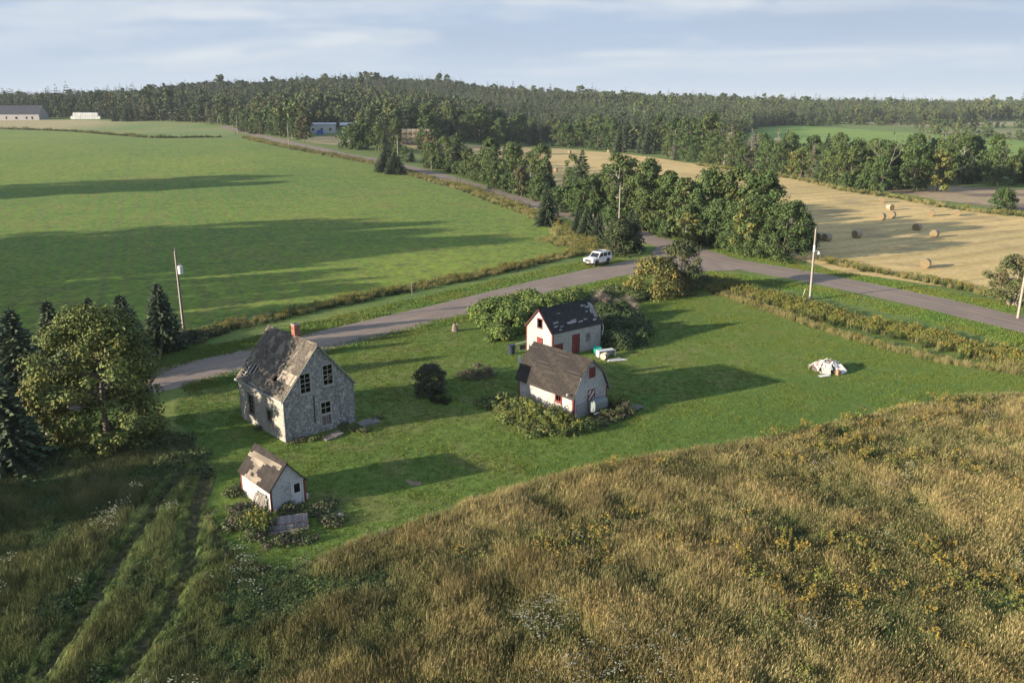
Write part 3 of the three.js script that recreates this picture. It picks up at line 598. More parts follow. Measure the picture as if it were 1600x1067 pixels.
// belts
belt([[-51.87, -344.53], [-33.78, -319.72], [-17.34, -293.61], [-1.91, -250.44], [10.11, -220.59]], { step: 6, rows: 2, depth: 13, h: [7, 12], kinds: { leafy: 3, olive: 5, spruce: 3, shrub: 2, birch: 1, rust: 1 }, where: 'the belt before the bale stack', seed: 3, widen: 1.0 });
belt([[14.06, -203.92], [20.82, -180.30], [30.07, -169.42], [36.09, -155.27], [40.66, -149.68]], { step: 5.5, rows: 3, depth: 15, h: [7.5, 11], kinds: { leafy: 4, olive: 4, shrub: 3, birch: 2, tall: 2, spruce: 2, yellow: 1 }, where: 'the belt behind the junction', seed: 4, widen: 0.95 });
belt([[13.51, -207.57], [21.03, -182.24], [30.22, -170.28], [36.25, -156.00], [41.29, -147.68], [45.11, -143.21]], { step: 3.6, rows: 2, depth: 8, h: [9, 15], kinds: { shrub: 6, leafy: 1, olive: 2, yellow: 1 }, where: 'the roadside scrub behind the junction', seed: 14, widen: 1.05 });
belt([[-39.75, -329.49], [-17.46, -295.78], [-1.92, -252.16], [10.17, -221.98]], { step: 4.6, rows: 1, depth: 3, h: [8, 14], kinds: { shrub: 5 }, where: 'the roadside scrub below the bale stack', seed: 15, widen: 1.05 });
belt([[-174.80, -547.47], [-129.46, -468.15], [-104.44, -422.91]], { step: 9, rows: 2, depth: 16, h: [12, 16], kinds: { leafy: 5, olive: 3, spruce: 2, tall: 2 }, where: 'the wood by the road crest', seed: 5, widen: 1.1 });
belt([[-69.97, -388.72], [-56.03, -372.98], [-44.27, -368.06]], { step: 7, rows: 3, depth: 30, h: [12, 16], kinds: { leafy: 5, spruce: 5, olive: 3 }, where: 'the wood left of the bales', seed: 6, widen: 1.1 });
belt([[-65.65, -487.79], [-22.10, -491.77], [22.50, -499.98], [46.30, -474.42], [66.01, -439.16], [79.97, -408.70]], { step: 11, rows: 2, depth: 22, h: [16, 21], kinds: { leafy: 7, tall: 3, spruce: 3, olive: 3 }, where: "the hay field's back tree line", seed: 7, widen: 1.15 });
belt([[72.99, -404.03], [83.71, -370.08], [94.36, -328.51], [103.30, -297.71], [103.95, -257.90], [109.75, -243.35]], { step: 6.5, rows: 3, depth: 20, h: [9, 15], kinds: { leafy: 4, olive: 4, spruce: 3, shrub: 2, deadspruce: 1, tall: 1, yellow: 1 }, where: "the hay field's right-hand belt", seed: 8, widen: 1.0 });
belt([[117.28, -263.79], [133.25, -274.23], [149.90, -274.23], [162.80, -267.87], [173.85, -259.83]], { step: 6.5, rows: 4, depth: 26, h: [11, 16], kinds: { leafy: 5, olive: 4, tall: 2, bare: 1, spruce: 2, shrub: 2 }, where: 'the wood behind the ploughland', seed: 9, widen: 1.0 });

// ---------------------------------------------------------------- far woods that read as one mass
function scatterInto(parent, name, geo, m, list) {
  if (!list.length) return;
  const im = new THREE.InstancedMesh(geo, m, list.length); im.name = name; const M = new THREE.Matrix4(), q = new THREE.Quaternion(), e = new THREE.Euler();
  list.forEach((a, i) => { e.set(a.tx ?? 0, a.r, a.tz ?? 0, 'XZY'); q.setFromEuler(e); M.compose(new THREE.Vector3(a.x, a.y, a.z), q, new THREE.Vector3(a.s * (a.w ?? 1), a.s, a.s * (a.w ?? 1))); im.setMatrixAt(i, M); im.setColorAt(i, a.c); });
  im.castShadow = im.receiveShadow = true; parent.add(im); return im;
}
function stuff(name, label, category) { const g = new THREE.Group(); g.name = numbered(name); tag(g, label, category, null, 'stuff'); scene.add(g); return g; }
const farSet = [
  ...[0, 1, 2].map((i) => crownOf({ seed: 201 + i, h: 13, rad: 3.2, base: 0.12, clumps: 26, per: 26, leaf: 0.95, cols: [[0.074, 0.110, 0.034], [0.086, 0.122, 0.037], [0.064, 0.098, 0.034]], shape: 0.46 }).geo),
  ...[0, 1].map((i) => crownOf({ seed: 211 + i, h: 13, rad: 2.9, base: 0.2, clumps: 24, per: 24, leaf: 0.85, cols: [[0.105, 0.135, 0.040], [0.118, 0.138, 0.046]], shape: 0.5 }).geo),
];
const farSpruce = [0, 1].map((i) => spruceTree({ seed: 221 + i, h: 13, rad: 2.4, whorls: 13, boughs: 7, step: 1.3, cols: [[0.052, 0.078, 0.038], [0.066, 0.092, 0.040]] }).children[1].geometry);
const farDead = [spruceTree({ seed: 231, h: 13, rad: 1.8, whorls: 14, boughs: 6, step: 1.2, sparse: 0.2, cols: [[0.20, 0.17, 0.135], [0.17, 0.145, 0.12]] }).children[1].geometry];
const farStem = rod([0, -0.5, 0], [0, 9, 0], 0.2, 0.08, 5);
function wood(name, label, { x0, x1, z0, z1, step, keep, h, dead = 0.05, conifer = 0.3, seed }) {
  const r = rng(seed), sets = [...farSet, ...farSpruce, ...farDead].map(() => []), stems = [];
  for (let z = z0; z > z1; z -= step) for (let x = x0; x < x1; x += step) {
    const X = x + (r() - 0.5) * step * 1.2, Z = z + (r() - 0.5) * step * 1.2, a = r(), b = r(), c = r(), k = r();
    if (!inView(X, Z, 30) || !keep(X, Z) || openView(X, Z)) continue;
    const stand = fbm(X * 0.009 + seed, Z * 0.009, 3), con = conifer + stand * 0.8, i = a < dead ? 7 : b < con ? 5 + (c > 0.5 ? 1 : 0) : Math.floor(c * 5);
    const br = (0.66 + 0.5 * k) * (1 + 0.25 * fbm(X * 0.004 + 9, Z * 0.006, 2)), hue = 0.85 + 0.35 * r(), tall = 1 + 0.35 * fbm(X * 0.02 + 5, Z * 0.02, 2);
    const ev = i >= 5, big = r() < 0.07 ? 1.3 : 1;
    sets[i].push({ x: X, y: terrain(X, Z) - 0.2, z: Z, r: r() * 6.28, s: lerp(h[0] * 0.85, h[1] * (ev ? 1.15 : 1), r()) * tall * big / 13, w: (ev ? 0.8 : 0.9) + 0.45 * r(), c: rgb(br * hue, br, br * 0.95) });
    if (i < 5 && r() < 0.5) stems.push({ x: X, y: terrain(X, Z), z: Z, r: 0, s: lerp(h[0], h[1], r()) / 13, c: rgb(1, 1, 1) });
  }
  const g = stuff(name, label, 'woodland');
  ['round_crown', 'round_crown', 'round_crown', 'loose_crown', 'loose_crown', 'spruce_crown', 'spruce_crown', 'dead_crown'].forEach((n, i) => scatterInto(g, n, [...farSet, ...farSpruce, ...farDead][i], leafMat, sets[i]));
  scatterInto(g, 'trunk', farStem, deadWood, stems);
  return sets.reduce((n, s) => n + s.length, 0);
}
const backLine = [[-601.86, -735.88], [-413.64, -695.55], [-355.70, -683.57], [-297.43, -666.65], [-241.29, -648.65], [-207.70, -614.27], [-183.64, -575.52], [-135.87, -484.99], [-111.49, -451.87], [-71.95, -399.93], [-51.89, -432.83], [-60.32, -504.35], [-23.09, -514.18], [23.88, -531.29], [70.30, -468.16], [86.88, -444.67], [119.09, -480.85], [210.18, -741.91], [274.86, -820.48], [351.02, -873.74], [401.47, -842.46], [586.74, -986.42], [771.52, -1037.87]];
const hillEdge = [...backLine, [2600, -1300], [2600, -4000], [-2600, -4000], [-1500, -1300]];
const keepHill = (x, z) => inside(hillEdge, x, z);
const clearing = outlineOf([[-241.29, -648.65], [-281.91, -659.19], [-352.55, -697.74], [-512.02, -765.78], [-468.95, -700.79], [-318.09, -657.89]], 3);
let nFar = wood('hill_wood', 'mixed wood covering the long hill behind the fields', { x0: -900, x1: 900, z0: -380, z1: -820, step: 5.6, keep: (x, z) => keepHill(x, z) && !inside(clearing, x, z), h: [11, 17], dead: 0.09, conifer: 0.56, seed: 41 });
nFar += wood('hill_crest_wood', 'wood along the crest of the long hill against the sky', { x0: -1300, x1: 1300, z0: -820, z1: -1400, step: 7.2, keep: keepHill, h: [10, 16], dead: 0.06, conifer: 0.58, seed: 42 });
nFar += wood('horizon_wood', 'distant wood fading towards the horizon on the right', { x0: -1800, x1: 2300, z0: -1400, z1: -3400, step: 19, keep: (x, z) => x > -300 || z < -1500, h: [11, 16], dead: 0.03, conifer: 0.4, seed: 43 });
nFar += wood('far_left_tree_row', 'row of trees behind the far left farmstead', { x0: -760, x1: -250, z0: -680, z1: -840, step: 7, keep: (x, z) => z < -700 - 0.05 * x * 0 && x < -330, h: [9, 15], dead: 0.01, conifer: 0.3, seed: 45 });
// hedge rows between the far fields at right
{
  const r = rng(46), g = stuff('far_hedgerow', 'bushy hedgerows between the far fields at right', 'hedge'), lists = [[], [], []];
  for (const [a, b, n] of [[[301.84, -827.45], [424.11, -813.17], 60], [[354.20, -766.29], [543.90, -810.79], 70], [[220.76, -779.88], [296.46, -795.97], 50], [[325.08, -691.12], [349.77, -555.98], 40]])
    for (let i = 0; i < n; i++) { const t = r(), x = lerp(a[0], b[0], t) + (r() - 0.5) * 8, z = lerp(a[1], b[1], t) + (r() - 0.5) * 14, k = 0.8 + 0.4 * r(); lists[i % 3].push({ x, y: terrain(x, z) - 0.3, z, r: r() * 6.28, s: (4 + 8 * r() * r()) / 13, w: 1.5, c: rgb(k, k, k) }); }
  lists.forEach((l, i) => scatterInto(g, 'bush', farSet[i + 1], leafMat, l));
}
console.log('far trees', nFar);

// trees outside the frame on the left, whose long shadows reach across the fields and the meadow
{
  const r = rng(47);
  const put = (kind, x, z, h, w = 1.2) => plantTree(kind, KIND[kind][0], `${LOOK[kind]} standing in the wood outside the left edge`, KIND[kind][1], x, z, h, `${LOOK[kind]}s in the wood outside the left edge`, w);
for (let i = 0; i < 13; i++) put(['leafy', 'olive', 'spruce'][i % 3], -52 - r() * 9, -25 - i * 1.7 - r() * 2, 6.3 + 2.0 * r(), 1.3);
  for (let i = 0; i < 12; i++) put(['spruce', 'leafy', 'spruce'][i % 3], -82 - r() * 16, -76 - i * 3.6 - r() * 3, 13 + 4 * r());
  for (let i = 0; i < 16; i++) put(['leafy', 'olive', 'leafy', 'spruce'][i % 4], -128 - r() * 34, -94 - i * 3.0, 17 + 5 * r(), 1.25);
  for (let i = 0; i < 8; i++) put(['leafy', 'spruce'][i % 2], -196 - r() * 20, -198 - i * 3, 18 + 5 * r(), 1.2);
}
// ---------------------------------------------------------------- surfaces of the farm buildings (uv in metres)
function meters(t, size) { t.repeat.set(1 / size, 1 / size); return t; }
// rows of wooden shingles: colour and relief
function shingleTex(size, row, pal, seed, px = 512, stainFn = null, courseDark = 0.55) {
  const nR = Math.round(size / row), r = rng(seed), rows = [];
  for (let j = 0; j < nR; j++) { const e = []; let x = r() * 0.1; while (x < size) { e.push([x, r(), r()]); x += 0.08 + 0.11 * r(); } rows.push(e); }
  const at = (x, y) => { const j = Math.min(nR - 1, Math.floor(y / row)), e = rows[j]; let k = e.length - 1; while (k > 0 && e[k][0] > x) k--; return [e[k], (y / row) - j, x - e[k][0], j]; };
  const map = meters(colorTex(px, px, (u, v) => {
    const x = u * size, y = v * size, [e, f, dx] = at(x, y);
    let c = pal[Math.floor(e[1] * pal.length)];
    const grain = vn(x * 60, y * 6) * 0.12, big = fbm(x * 0.8 + seed, y * 0.6, 4);
    let k = 0.86 + 0.26 * e[2] + grain + big * 0.14;
    if (f < 0.16) k *= courseDark; if (dx < 0.012) k *= 0.6;
    c = tone(c, k);
    return stainFn ? stainFn(c, x, y, big) : c;
  }), size);
  const bump = meters(grayTex(px, px, (u, v) => { const [e, f, dx] = at(u * size, v * size); return clamp(0.85 - 0.6 * f * 0.8 + 0.15 * e[2] - (dx < 0.012 ? 0.4 : 0)); }), size);
  return { map, bumpMap: bump, bumpScale: 0.02 };
}
const houseShingle = mat([1, 1, 1], 0.92, shingleTex(5, 0.135, [[0.25, 0.245, 0.24], [0.30, 0.295, 0.29], [0.21, 0.205, 0.20], [0.32, 0.315, 0.31], [0.40, 0.395, 0.39], [0.27, 0.265, 0.26], [0.23, 0.225, 0.22]], 3, 512, (c, x, y, b) => mix3(mix3(c, [0.13, 0.115, 0.10], ss(0.3, 0.9, fbm(x * 1.6 + 9, y * 0.35, 4)) * 0.4), [0.56, 0.555, 0.55], ss(0.25, 0.7, fbm(x * 10 + 3, y * 5, 3)) * 0.42)));
const houseSide = mat([1, 1, 1], 0.92, shingleTex(6, 0.135, [[0.40, 0.36, 0.30], [0.46, 0.42, 0.35], [0.36, 0.325, 0.28], [0.50, 0.46, 0.39]], 4, 512, (c, x, y, b) => mix3(c, [0.27, 0.26, 0.245], ss(-0.25, 0.35, fbm(x * 0.7 + 4, y * 0.5, 4)) * 0.55)));
const houseRoof = mat([1, 1, 1], 0.95, shingleTex(6, 0.14, [[0.088, 0.074, 0.062], [0.118, 0.099, 0.08], [0.066, 0.057, 0.05], [0.145, 0.124, 0.095], [0.10, 0.084, 0.068]], 5, 512, (c, x, y, b) => mix3(mix3(c, [0.25, 0.22, 0.16], ss(0.15, 0.6, fbm(x * 2.2, y * 2.2 + 5, 4)) * 0.7), [0.06, 0.05, 0.044], ss(0.1, 0.7, fbm(x * 0.7 + 20, y * 0.7, 3)) * 0.5)));
function paintTex(size, pitch, seed, wear, px = 512) {     // peeling white paint on horizontal boards
  const map = meters(colorTex(px, px, (u, v) => {
    const x = u * size, y = v * size, f = (y / pitch) % 1, j = Math.floor(y / pitch), p = fbm(x * 1.6 + j * 3.7 + seed, y * 5, 4), d = fbm(x * 0.5 + seed, y * 0.4 + 3, 3);
    let c = mix3([0.52, 0.515, 0.505], [0.43, 0.42, 0.405], clamp(0.5 + d));
    c = mix3(c, [0.25, 0.235, 0.22], ss(0.62 - wear, 0.9 - wear * 0.4, p + d * 0.35) * 0.22);
    c = mix3(c, [0.24, 0.23, 0.22], ss(0.42 - wear * 0.9, 0.62, fbm(x * 13 + seed, y * 9, 3) + d * 0.3) * 0.75);
    c = mix3(c, [0.34, 0.31, 0.27], ss(0.2, 0.8, fbm(x * 3.1 + 8, y * 0.25 + seed, 3)) * 0.35);
    return tone(c, f < 0.1 ? 0.7 : 0.97 + 0.06 * vn(x * 30, y * 30));
  }), size);
  const bump = meters(grayTex(px, px, (u, v) => 0.9 - 0.7 * ((v * size / pitch) % 1)), size);
  return { map, bumpMap: bump, bumpScale: 0.016 };
}
const whiteShingle = mat([1, 1, 1], 0.85, paintTex(5, 0.14, 2, 0.30)), whiteBoard = mat([1, 1, 1], 0.85, paintTex(5, 0.16, 6, 0.10)), shedBoard = mat([1, 1, 1], 0.85, paintTex(4, 0.16, 9, 0.17));
function woodTex(size, c0, c1, seed, board = 0.16) {
  return meters(colorTex(256, 256, (u, v) => { const x = u * size, y = v * size, j = Math.floor(x / board), k = fbm(x * 9 + seed, y * 0.8 + j * 4, 4); return tone(mix3(c0, c1, clamp(0.5 + k)), ((x / board) % 1 < 0.07 ? 0.5 : 1) * (0.85 + 0.3 * noiseTable[(j * 37 + seed) & 4095])); }), size);
}
const greyWood = mat([1, 1, 1], 0.9, { map: woodTex(2, [0.25, 0.225, 0.20], [0.14, 0.125, 0.11], 3) }), paleWood = mat([1, 1, 1], 0.9, { map: woodTex(2, [0.44, 0.37, 0.29], [0.33, 0.275, 0.21], 5, 0.3) }), darkWood = mat([0.055, 0.045, 0.038], 0.95);
const trimGrey = mat([0.36, 0.345, 0.32], 0.85), trimRed = mat([0.19, 0.042, 0.033], 0.8), doorRed = mat([1, 1, 1], 0.8, { map: woodTex(2, [0.24, 0.035, 0.030], [0.16, 0.028, 0.026], 8, 0.15) }), trimWhite = mat([0.6, 0.59, 0.57], 0.8);
const glass = new THREE.MeshPhysicalMaterial({ color: rgb(0.3, 0.32, 0.33), roughness: 0.12, metalness: 0, transmission: 1, thickness: 0, ior: 1.25, side: THREE.DoubleSide });
const dirtFloor = mat([0.07, 0.06, 0.05], 1);
const blackShingle = mat([1, 1, 1], 0.95, { map: meters(colorTex(512, 512, (u, v) => { const x = u * 4, y = v * 4, f = (y / 0.14) % 1; return tone(mix3([0.022, 0.022, 0.026], [0.038, 0.036, 0.038], clamp(0.5 + fbm(x * 3, y * 3, 4))), f < 0.14 ? 0.6 : 0.9 + 0.25 * noiseTable[(Math.floor(x / 0.3) * 13 + Math.floor(y / 0.14) * 71) & 4095]); }), 4) });
const barnCourse = [0, 1, 2].map((i) => mat([1, 1, 1], 0.95, { map: meters(colorTex(256, 64, (u, v) => { const x = u * 4, y = v * 4; return tone(mix3([0.026, 0.0215, 0.019], [0.052, 0.043, 0.036], clamp(0.5 + fbm(x * 2.2 + i * 9, y * 2, 4))), (x / 0.25) % 1 < 0.05 ? 0.72 : 1 - 0.06 * i); }), 4) }));

// a window: frame pieces and panes in the plane z = 0 of the group, centred on x, sill at y = 0
function addWindow(parent, [x, y, z], turn, w, h, { nx = 2, ny = 2, frame = trimGrey, boarded = 0, name = 'window' } = {}) {
  const g = new THREE.Group(); g.name = name; g.position.set(x, y, z); g.rotation.y = turn; parent.add(g);
  const t = 0.11;
  part('frame', [box(t, h + 2 * t, 0.09, -w / 2 - t / 2, h / 2, 0), box(t, h + 2 * t, 0.09, w / 2 + t / 2, h / 2, 0), box(w, t, 0.09, 0, h + t / 2, 0), box(w + 0.3, 0.06, 0.16, 0, -t - 0.03, 0.03), box(w, t, 0.09, 0, -t / 2, 0), box(w + 0.3, 0.05, 0.14, 0, h + t + 0.025, 0.02)], frame, g);
  const bars = [];
  for (let i = 1; i < nx; i++) bars.push(box(0.035, h, 0.04, -w / 2 + w * i / nx, h / 2, -0.03));
  for (let j = 1; j < ny; j++) bars.push(box(w, j === ny / 2 ? 0.06 : 0.035, 0.05, 0, h * j / ny, -0.035));
  if (bars.length) part('sash', bars, frame, g);
  for (let i = 0; i < nx; i++) for (let j = 0; j < ny; j++) if (!(boarded && j < boarded)) part('pane', box(w / nx - 0.03, h / ny - 0.03, 0.005, -w / 2 + w * (i + 0.5) / nx, h * (j + 0.5) / ny, -0.035), glass, g);
  return g;
}
const hole = (x, y, w, h) => rect(x - w / 2, y, w, h);
const X = [1, 0, 0], Y = [0, 1, 0], Z = [0, 0, 1], nX = [-1, 0, 0], nZ = [0, 0, -1];

// ================= the weathered house: x along the gable wall, -z along the eaves wall ====
{
  const [ax, az] = [-17.91, -60.99], W = 6.5, L = 7.6, EV = 3.62, RG = 7.45, T = 0.16;
  const o = thing('farmhouse', 'old grey shingled house with a holed roof and brick chimney on the lawn', 'house', [ax, 0, az], 43.5 * Math.PI / 180);
  const gable = (holes) => slab([0, 0, 0], X, Y, [[0, -0.3], [W, -0.3], [W, EV], [W / 2, RG - 0.06], [0, EV]], T, holes);
  part('gable_wall', gable([hole(2.05, 3.72, 0.86, 1.55), hole(4.12, 3.95, 0.86, 1.62), hole(3.75, 0.55, 0.86, 1.95)]), houseShingle, o);
  const back = gable([]); back.translate(0, 0, -L + T); part('back_wall', back, houseShingle, o);
  part('side_wall', slab([0, 0, -L + T + 0.002], Z, Y, [[0, -0.3], [L - 2 * T - 0.004, -0.3], [L - 2 * T - 0.004, EV - 0.02], [0, EV - 0.02]], T, [hole(2.0, 1.0, 0.85, 1.6), hole(5.15, 1.02, 0.8, 1.1)]).translate(0, 0, 0), houseSide, o).userData.label = 'cream coloured shingled side wall';
  part('far_side_wall', slab([W - T, 0, -L + T + 0.002], Z, Y, [[0, -0.3], [L - 2 * T - 0.004, -0.3], [L - 2 * T - 0.004, EV - 0.02], [0, EV - 0.02]], T), houseShingle, o);
  part('floor', box(W - 2 * T - 0.02, 0.1, L - 2 * T - 0.02, W / 2, 0.15, -L / 2), dirtFloor, o);
  part('ceiling', box(W - 2 * T - 0.02, 0.08, L - 2 * T - 0.02, W / 2, EV - 0.8, -L / 2), darkWood, o);
  // roof planes: origin at the eave, u towards the front, v up the slope
  const run = Math.hypot(W / 2, RG - EV), sx = (W / 2) / run, sy = (RG - EV) / run, ov = 0.34, gv = 0.22, RL = L + 2 * gv;
  const eL = [-sx * ov, EV - sy * ov + 0.08, -L - gv], eR = [W + sx * ov, EV - sy * ov + 0.08, gv];
  const rh = run + ov;
  const jag = (x0, x1, y0, y1, n, s) => { const r = rng(s), p = []; for (let i = 0; i < n; i++) { const a = i / n * 6.283; p.push([(x0 + x1) / 2 + Math.cos(a) * (x1 - x0) / 2 * (0.75 + 0.35 * r()), (y0 + y1) / 2 + Math.sin(a) * (y1 - y0) / 2 * (0.75 + 0.35 * r())]); } return p; };
  const bigHole = [[0.55, 0.62], [0.95, 0.50], [1.5, 0.95], [2.15, 1.05], [2.45, 1.55], [2.2, 2.05], [1.6, 2.0], [1.3, 1.75], [0.85, 1.65], [0.6, 1.2]], smallHole = [[5.15, 1.30], [5.55, 1.25], [5.75, 1.5], [5.5, 1.85], [5.2, 1.7]];
  const roof = part('roof_slope', slab(eL, Z, [sx, sy, 0], [[0.06, 0], [0.5, 0.05], [1.2, 0], [RL, 0], [RL, rh], [0, rh], [0.04, 2.6], [0.16, 2.3], [0.0, 1.9], [0.2, 1.4], [0.0, 0.9]], 0.07, [bigHole, smallHole]), houseRoof, o);
  part('far_roof_slope', slab(eR, nZ, [-sx, sy, 0], rect(0, 0, RL, rh), 0.07), houseRoof, o);
  const ridgeCap = part('ridge_board', [slab([W / 2 - 0.16 * sx, RG + 0.12 - 0.16 * sy, -L - gv - 0.02], Z, [sx, sy, 0], rect(0, 0, RL + 0.04, 0.17), 0.04), slab([W / 2 + 0.16 * sx, RG + 0.12 - 0.16 * sy, gv + 0.02], nZ, [-sx, sy, 0], rect(0, 0, RL + 0.04, 0.17), 0.04)], houseRoof, o);
  // laths left across the hole, and the patch of new boards
  for (let i = 0; i < 3; i++) { const u = 1.0 + i * 0.52, b = (v) => [eL[0] + sx * v - sy * 0.0, eL[1] + sy * v - 0.075, eL[2] + u]; part('rafter', bar(b(0.3), b(2.5), 0.07, 0.12), trimGrey, roof); }
  const rr = rng(3);
  for (let i = 0; i < 7; i++) { const v = 0.55 + i * 0.24, b = (u, dv) => [eL[0] + sx * (v + dv), eL[1] + sy * (v + dv) - 0.03, eL[2] + u]; part('lath', bar(b(0.25, 0), b(1.1 + rr() * 1.1, (rr() - 0.5) * 0.2), 0.05, 0.03), trimGrey, roof); }
  for (let i = 0; i < 3; i++) { const u0 = 5.7 + 0.05 * i, u1 = RL + 0.02 * i - 0.05; part('roof_board', slab([eL[0] + sx * (1.5 + i * 0.31) - sy * 0.03, eL[1] + sy * (1.5 + i * 0.31) + sx * 0.03, eL[2]], Z, [sx, sy, 0], rect(u0, 0, u1 - u0, 0.29), 0.028), paleWood, roof); }
  for (const [u, v, w, h, s] of [[4.4, 2.2, 0.16, 0.9, 4], [2.2, 0.22, 1.6, 0.16, 6], [3.9, 0.26, 1.1, 0.14, 7]]) part('roof_board', slab([eL[0] - sy * 0.008, eL[1] + sx * 0.008, eL[2]], Z, [sx, sy, 0], jag(u, u + w, v, v + h, 9, s), 0.03), paleWood, roof);
  // barge boards, eaves board, corner boards
  const gz0 = 0.03;
  part('barge_board', [bar([-sx * ov * 0.7, EV - sy * ov * 0.7, gv - 0.05], [W / 2, RG + 0.0, gv - 0.05], 0.05, 0.2), bar([W + sx * ov * 0.7, EV - sy * ov * 0.7, gv - 0.05], [W / 2, RG, gv - 0.05], 0.05, 0.2)].map((g) => g), trimGrey, o);
  part('eaves_board', box(0.05, 0.16, RL, -0.2, EV - 0.16, -L / 2), trimGrey, o);
  part('corner_board', [box(0.12, EV, 0.03, 0.06, EV / 2, gz0), box(0.12, EV, 0.03, W - 0.06, EV / 2, gz0)], houseShingle, o);
  // windows
  addWindow(o, [2.05, 3.72, 0.02], 0, 0.86, 1.55, { nx: 2, ny: 4 });
  const w2 = addWindow(o, [4.12, 3.95, 0.02], 0, 0.86, 1.62, { nx: 2, ny: 4 }); part('loose_bar', bar([-0.3, 0.45, 0.0], [0.38, 0.72, 0.0], 0.05, 0.03), trimGrey, w2);
  const w3 = addWindow(o, [3.75, 1.55, 0.02], 0, 0.86, 0.95, { nx: 2, ny: 2 });
  part('lower_panel', box(0.86, 0.96, 0.05, 3.75, 0.99, -0.04), greyWood, o);
  part('door_frame', [box(0.11, 1.0, 0.08, 3.75 - 0.485, 0.95, 0.025), box(0.11, 1.0, 0.08, 3.75 + 0.485, 0.95, 0.025), box(1.1, 0.07, 0.2, 3.75, 0.46, 0.06)], trimGrey, o);
  addWindow(o, [-0.02, 1.0, -L + T + 2.0], -Math.PI / 2, 0.85, 1.6, { nx: 2, ny: 4, frame: greyWood });
  addWindow(o, [-0.02, 1.22, -L + T + 5.15], -Math.PI / 2, 0.8, 0.9, { nx: 2, ny: 1, frame: greyWood });
  part('drain_stain', box(0.10, 2.2, 0.03, 2.72, 2.1, 0.02), darkWood, o).name = 'stain_stripe';  // thin dark box standing for a stain running down the wall
  part('window_board', box(0.03, 0.7, 0.78, -0.03, 0.85, -L + T + 5.2), paleWood, o);
  // chimney
  const ch = new THREE.Group(); ch.name = 'chimney'; ch.position.set(W / 2 + 0.15, RG - 0.5, -L * 0.44); o.add(ch);
  const brick = [mat([0.33, 0.12, 0.085], 0.9), mat([0.27, 0.10, 0.075], 0.9), mat([0.38, 0.17, 0.13], 0.9)];
  part('shaft', box(0.46, 1.36, 0.46, 0, 0.68, 0), mat([0.24, 0.20, 0.175], 0.95), ch);
  const bg = new RoundedBoxGeometry(0.235, 0.075, 0.06, 1, 0.008), br = rng(9);
  for (let j = 0; j < 14; j++) for (let s = 0; s < 4; s++) for (let i = 0; i < 2; i++) {
    const m = new THREE.Mesh(bg, brick[Math.floor(br() * 3)]); m.name = 'brick'; const a = s * Math.PI / 2, off = (i - 0.5) * 0.25 + (j % 2 ? 0.03 : -0.03), d = 0.222 + 0.004 * br();
    m.position.set(Math.sin(a) * d + Math.cos(a) * off, 0.3 + j * 0.085, Math.cos(a) * d - Math.sin(a) * off); m.rotation.y = a; m.castShadow = m.receiveShadow = true; ch.add(m);
  }
  part('cap', box(0.58, 0.09, 0.58, 0, 1.5, 0), mat([0.30, 0.27, 0.25], 0.9), ch);
  part('flue', box(0.3, 0.06, 0.3, 0, 1.56, 0), darkWood, ch);
}
// stone slabs by the house wall
{
  const slabMat = mat([1, 1, 1], 0.95, { map: meters(colorTex(128, 128, (u, v) => mix3([0.24, 0.215, 0.195], [0.15, 0.135, 0.12], clamp(0.5 + fbm(u * 8, v * 8, 4)))), 2) });
  const put = (name, label, cat, [x, z], pts, t, turn) => { const o = thing(name, label, cat, [x, 0, z], turn); pts.forEach((p, i) => part('slab', slab([0, t + i * 0.03, 0], X, nZ, p, t), slabMat, o)); return o; };
  put('doorstep', 'grey stone doorstep below the half-glazed door of the weathered house', 'doorstep', [-14.49, -62.25], [[[-0.9, -0.4], [-0.05, -0.55], [0.0, 0.42], [-0.85, 0.45]], [[0.02, -0.5], [0.85, -0.4], [0.95, 0.38], [0.05, 0.45]]], 0.14, 0.9);
  put('stone_slab', 'old concrete slab in the grass at the right corner of the weathered house', 'slab', [-12.05, -65.30], [[[-1.0, -0.5], [0.7, -0.7], [1.05, 0.3], [0.2, 0.65], [-0.9, 0.5]]], 0.12, 0.75);
}

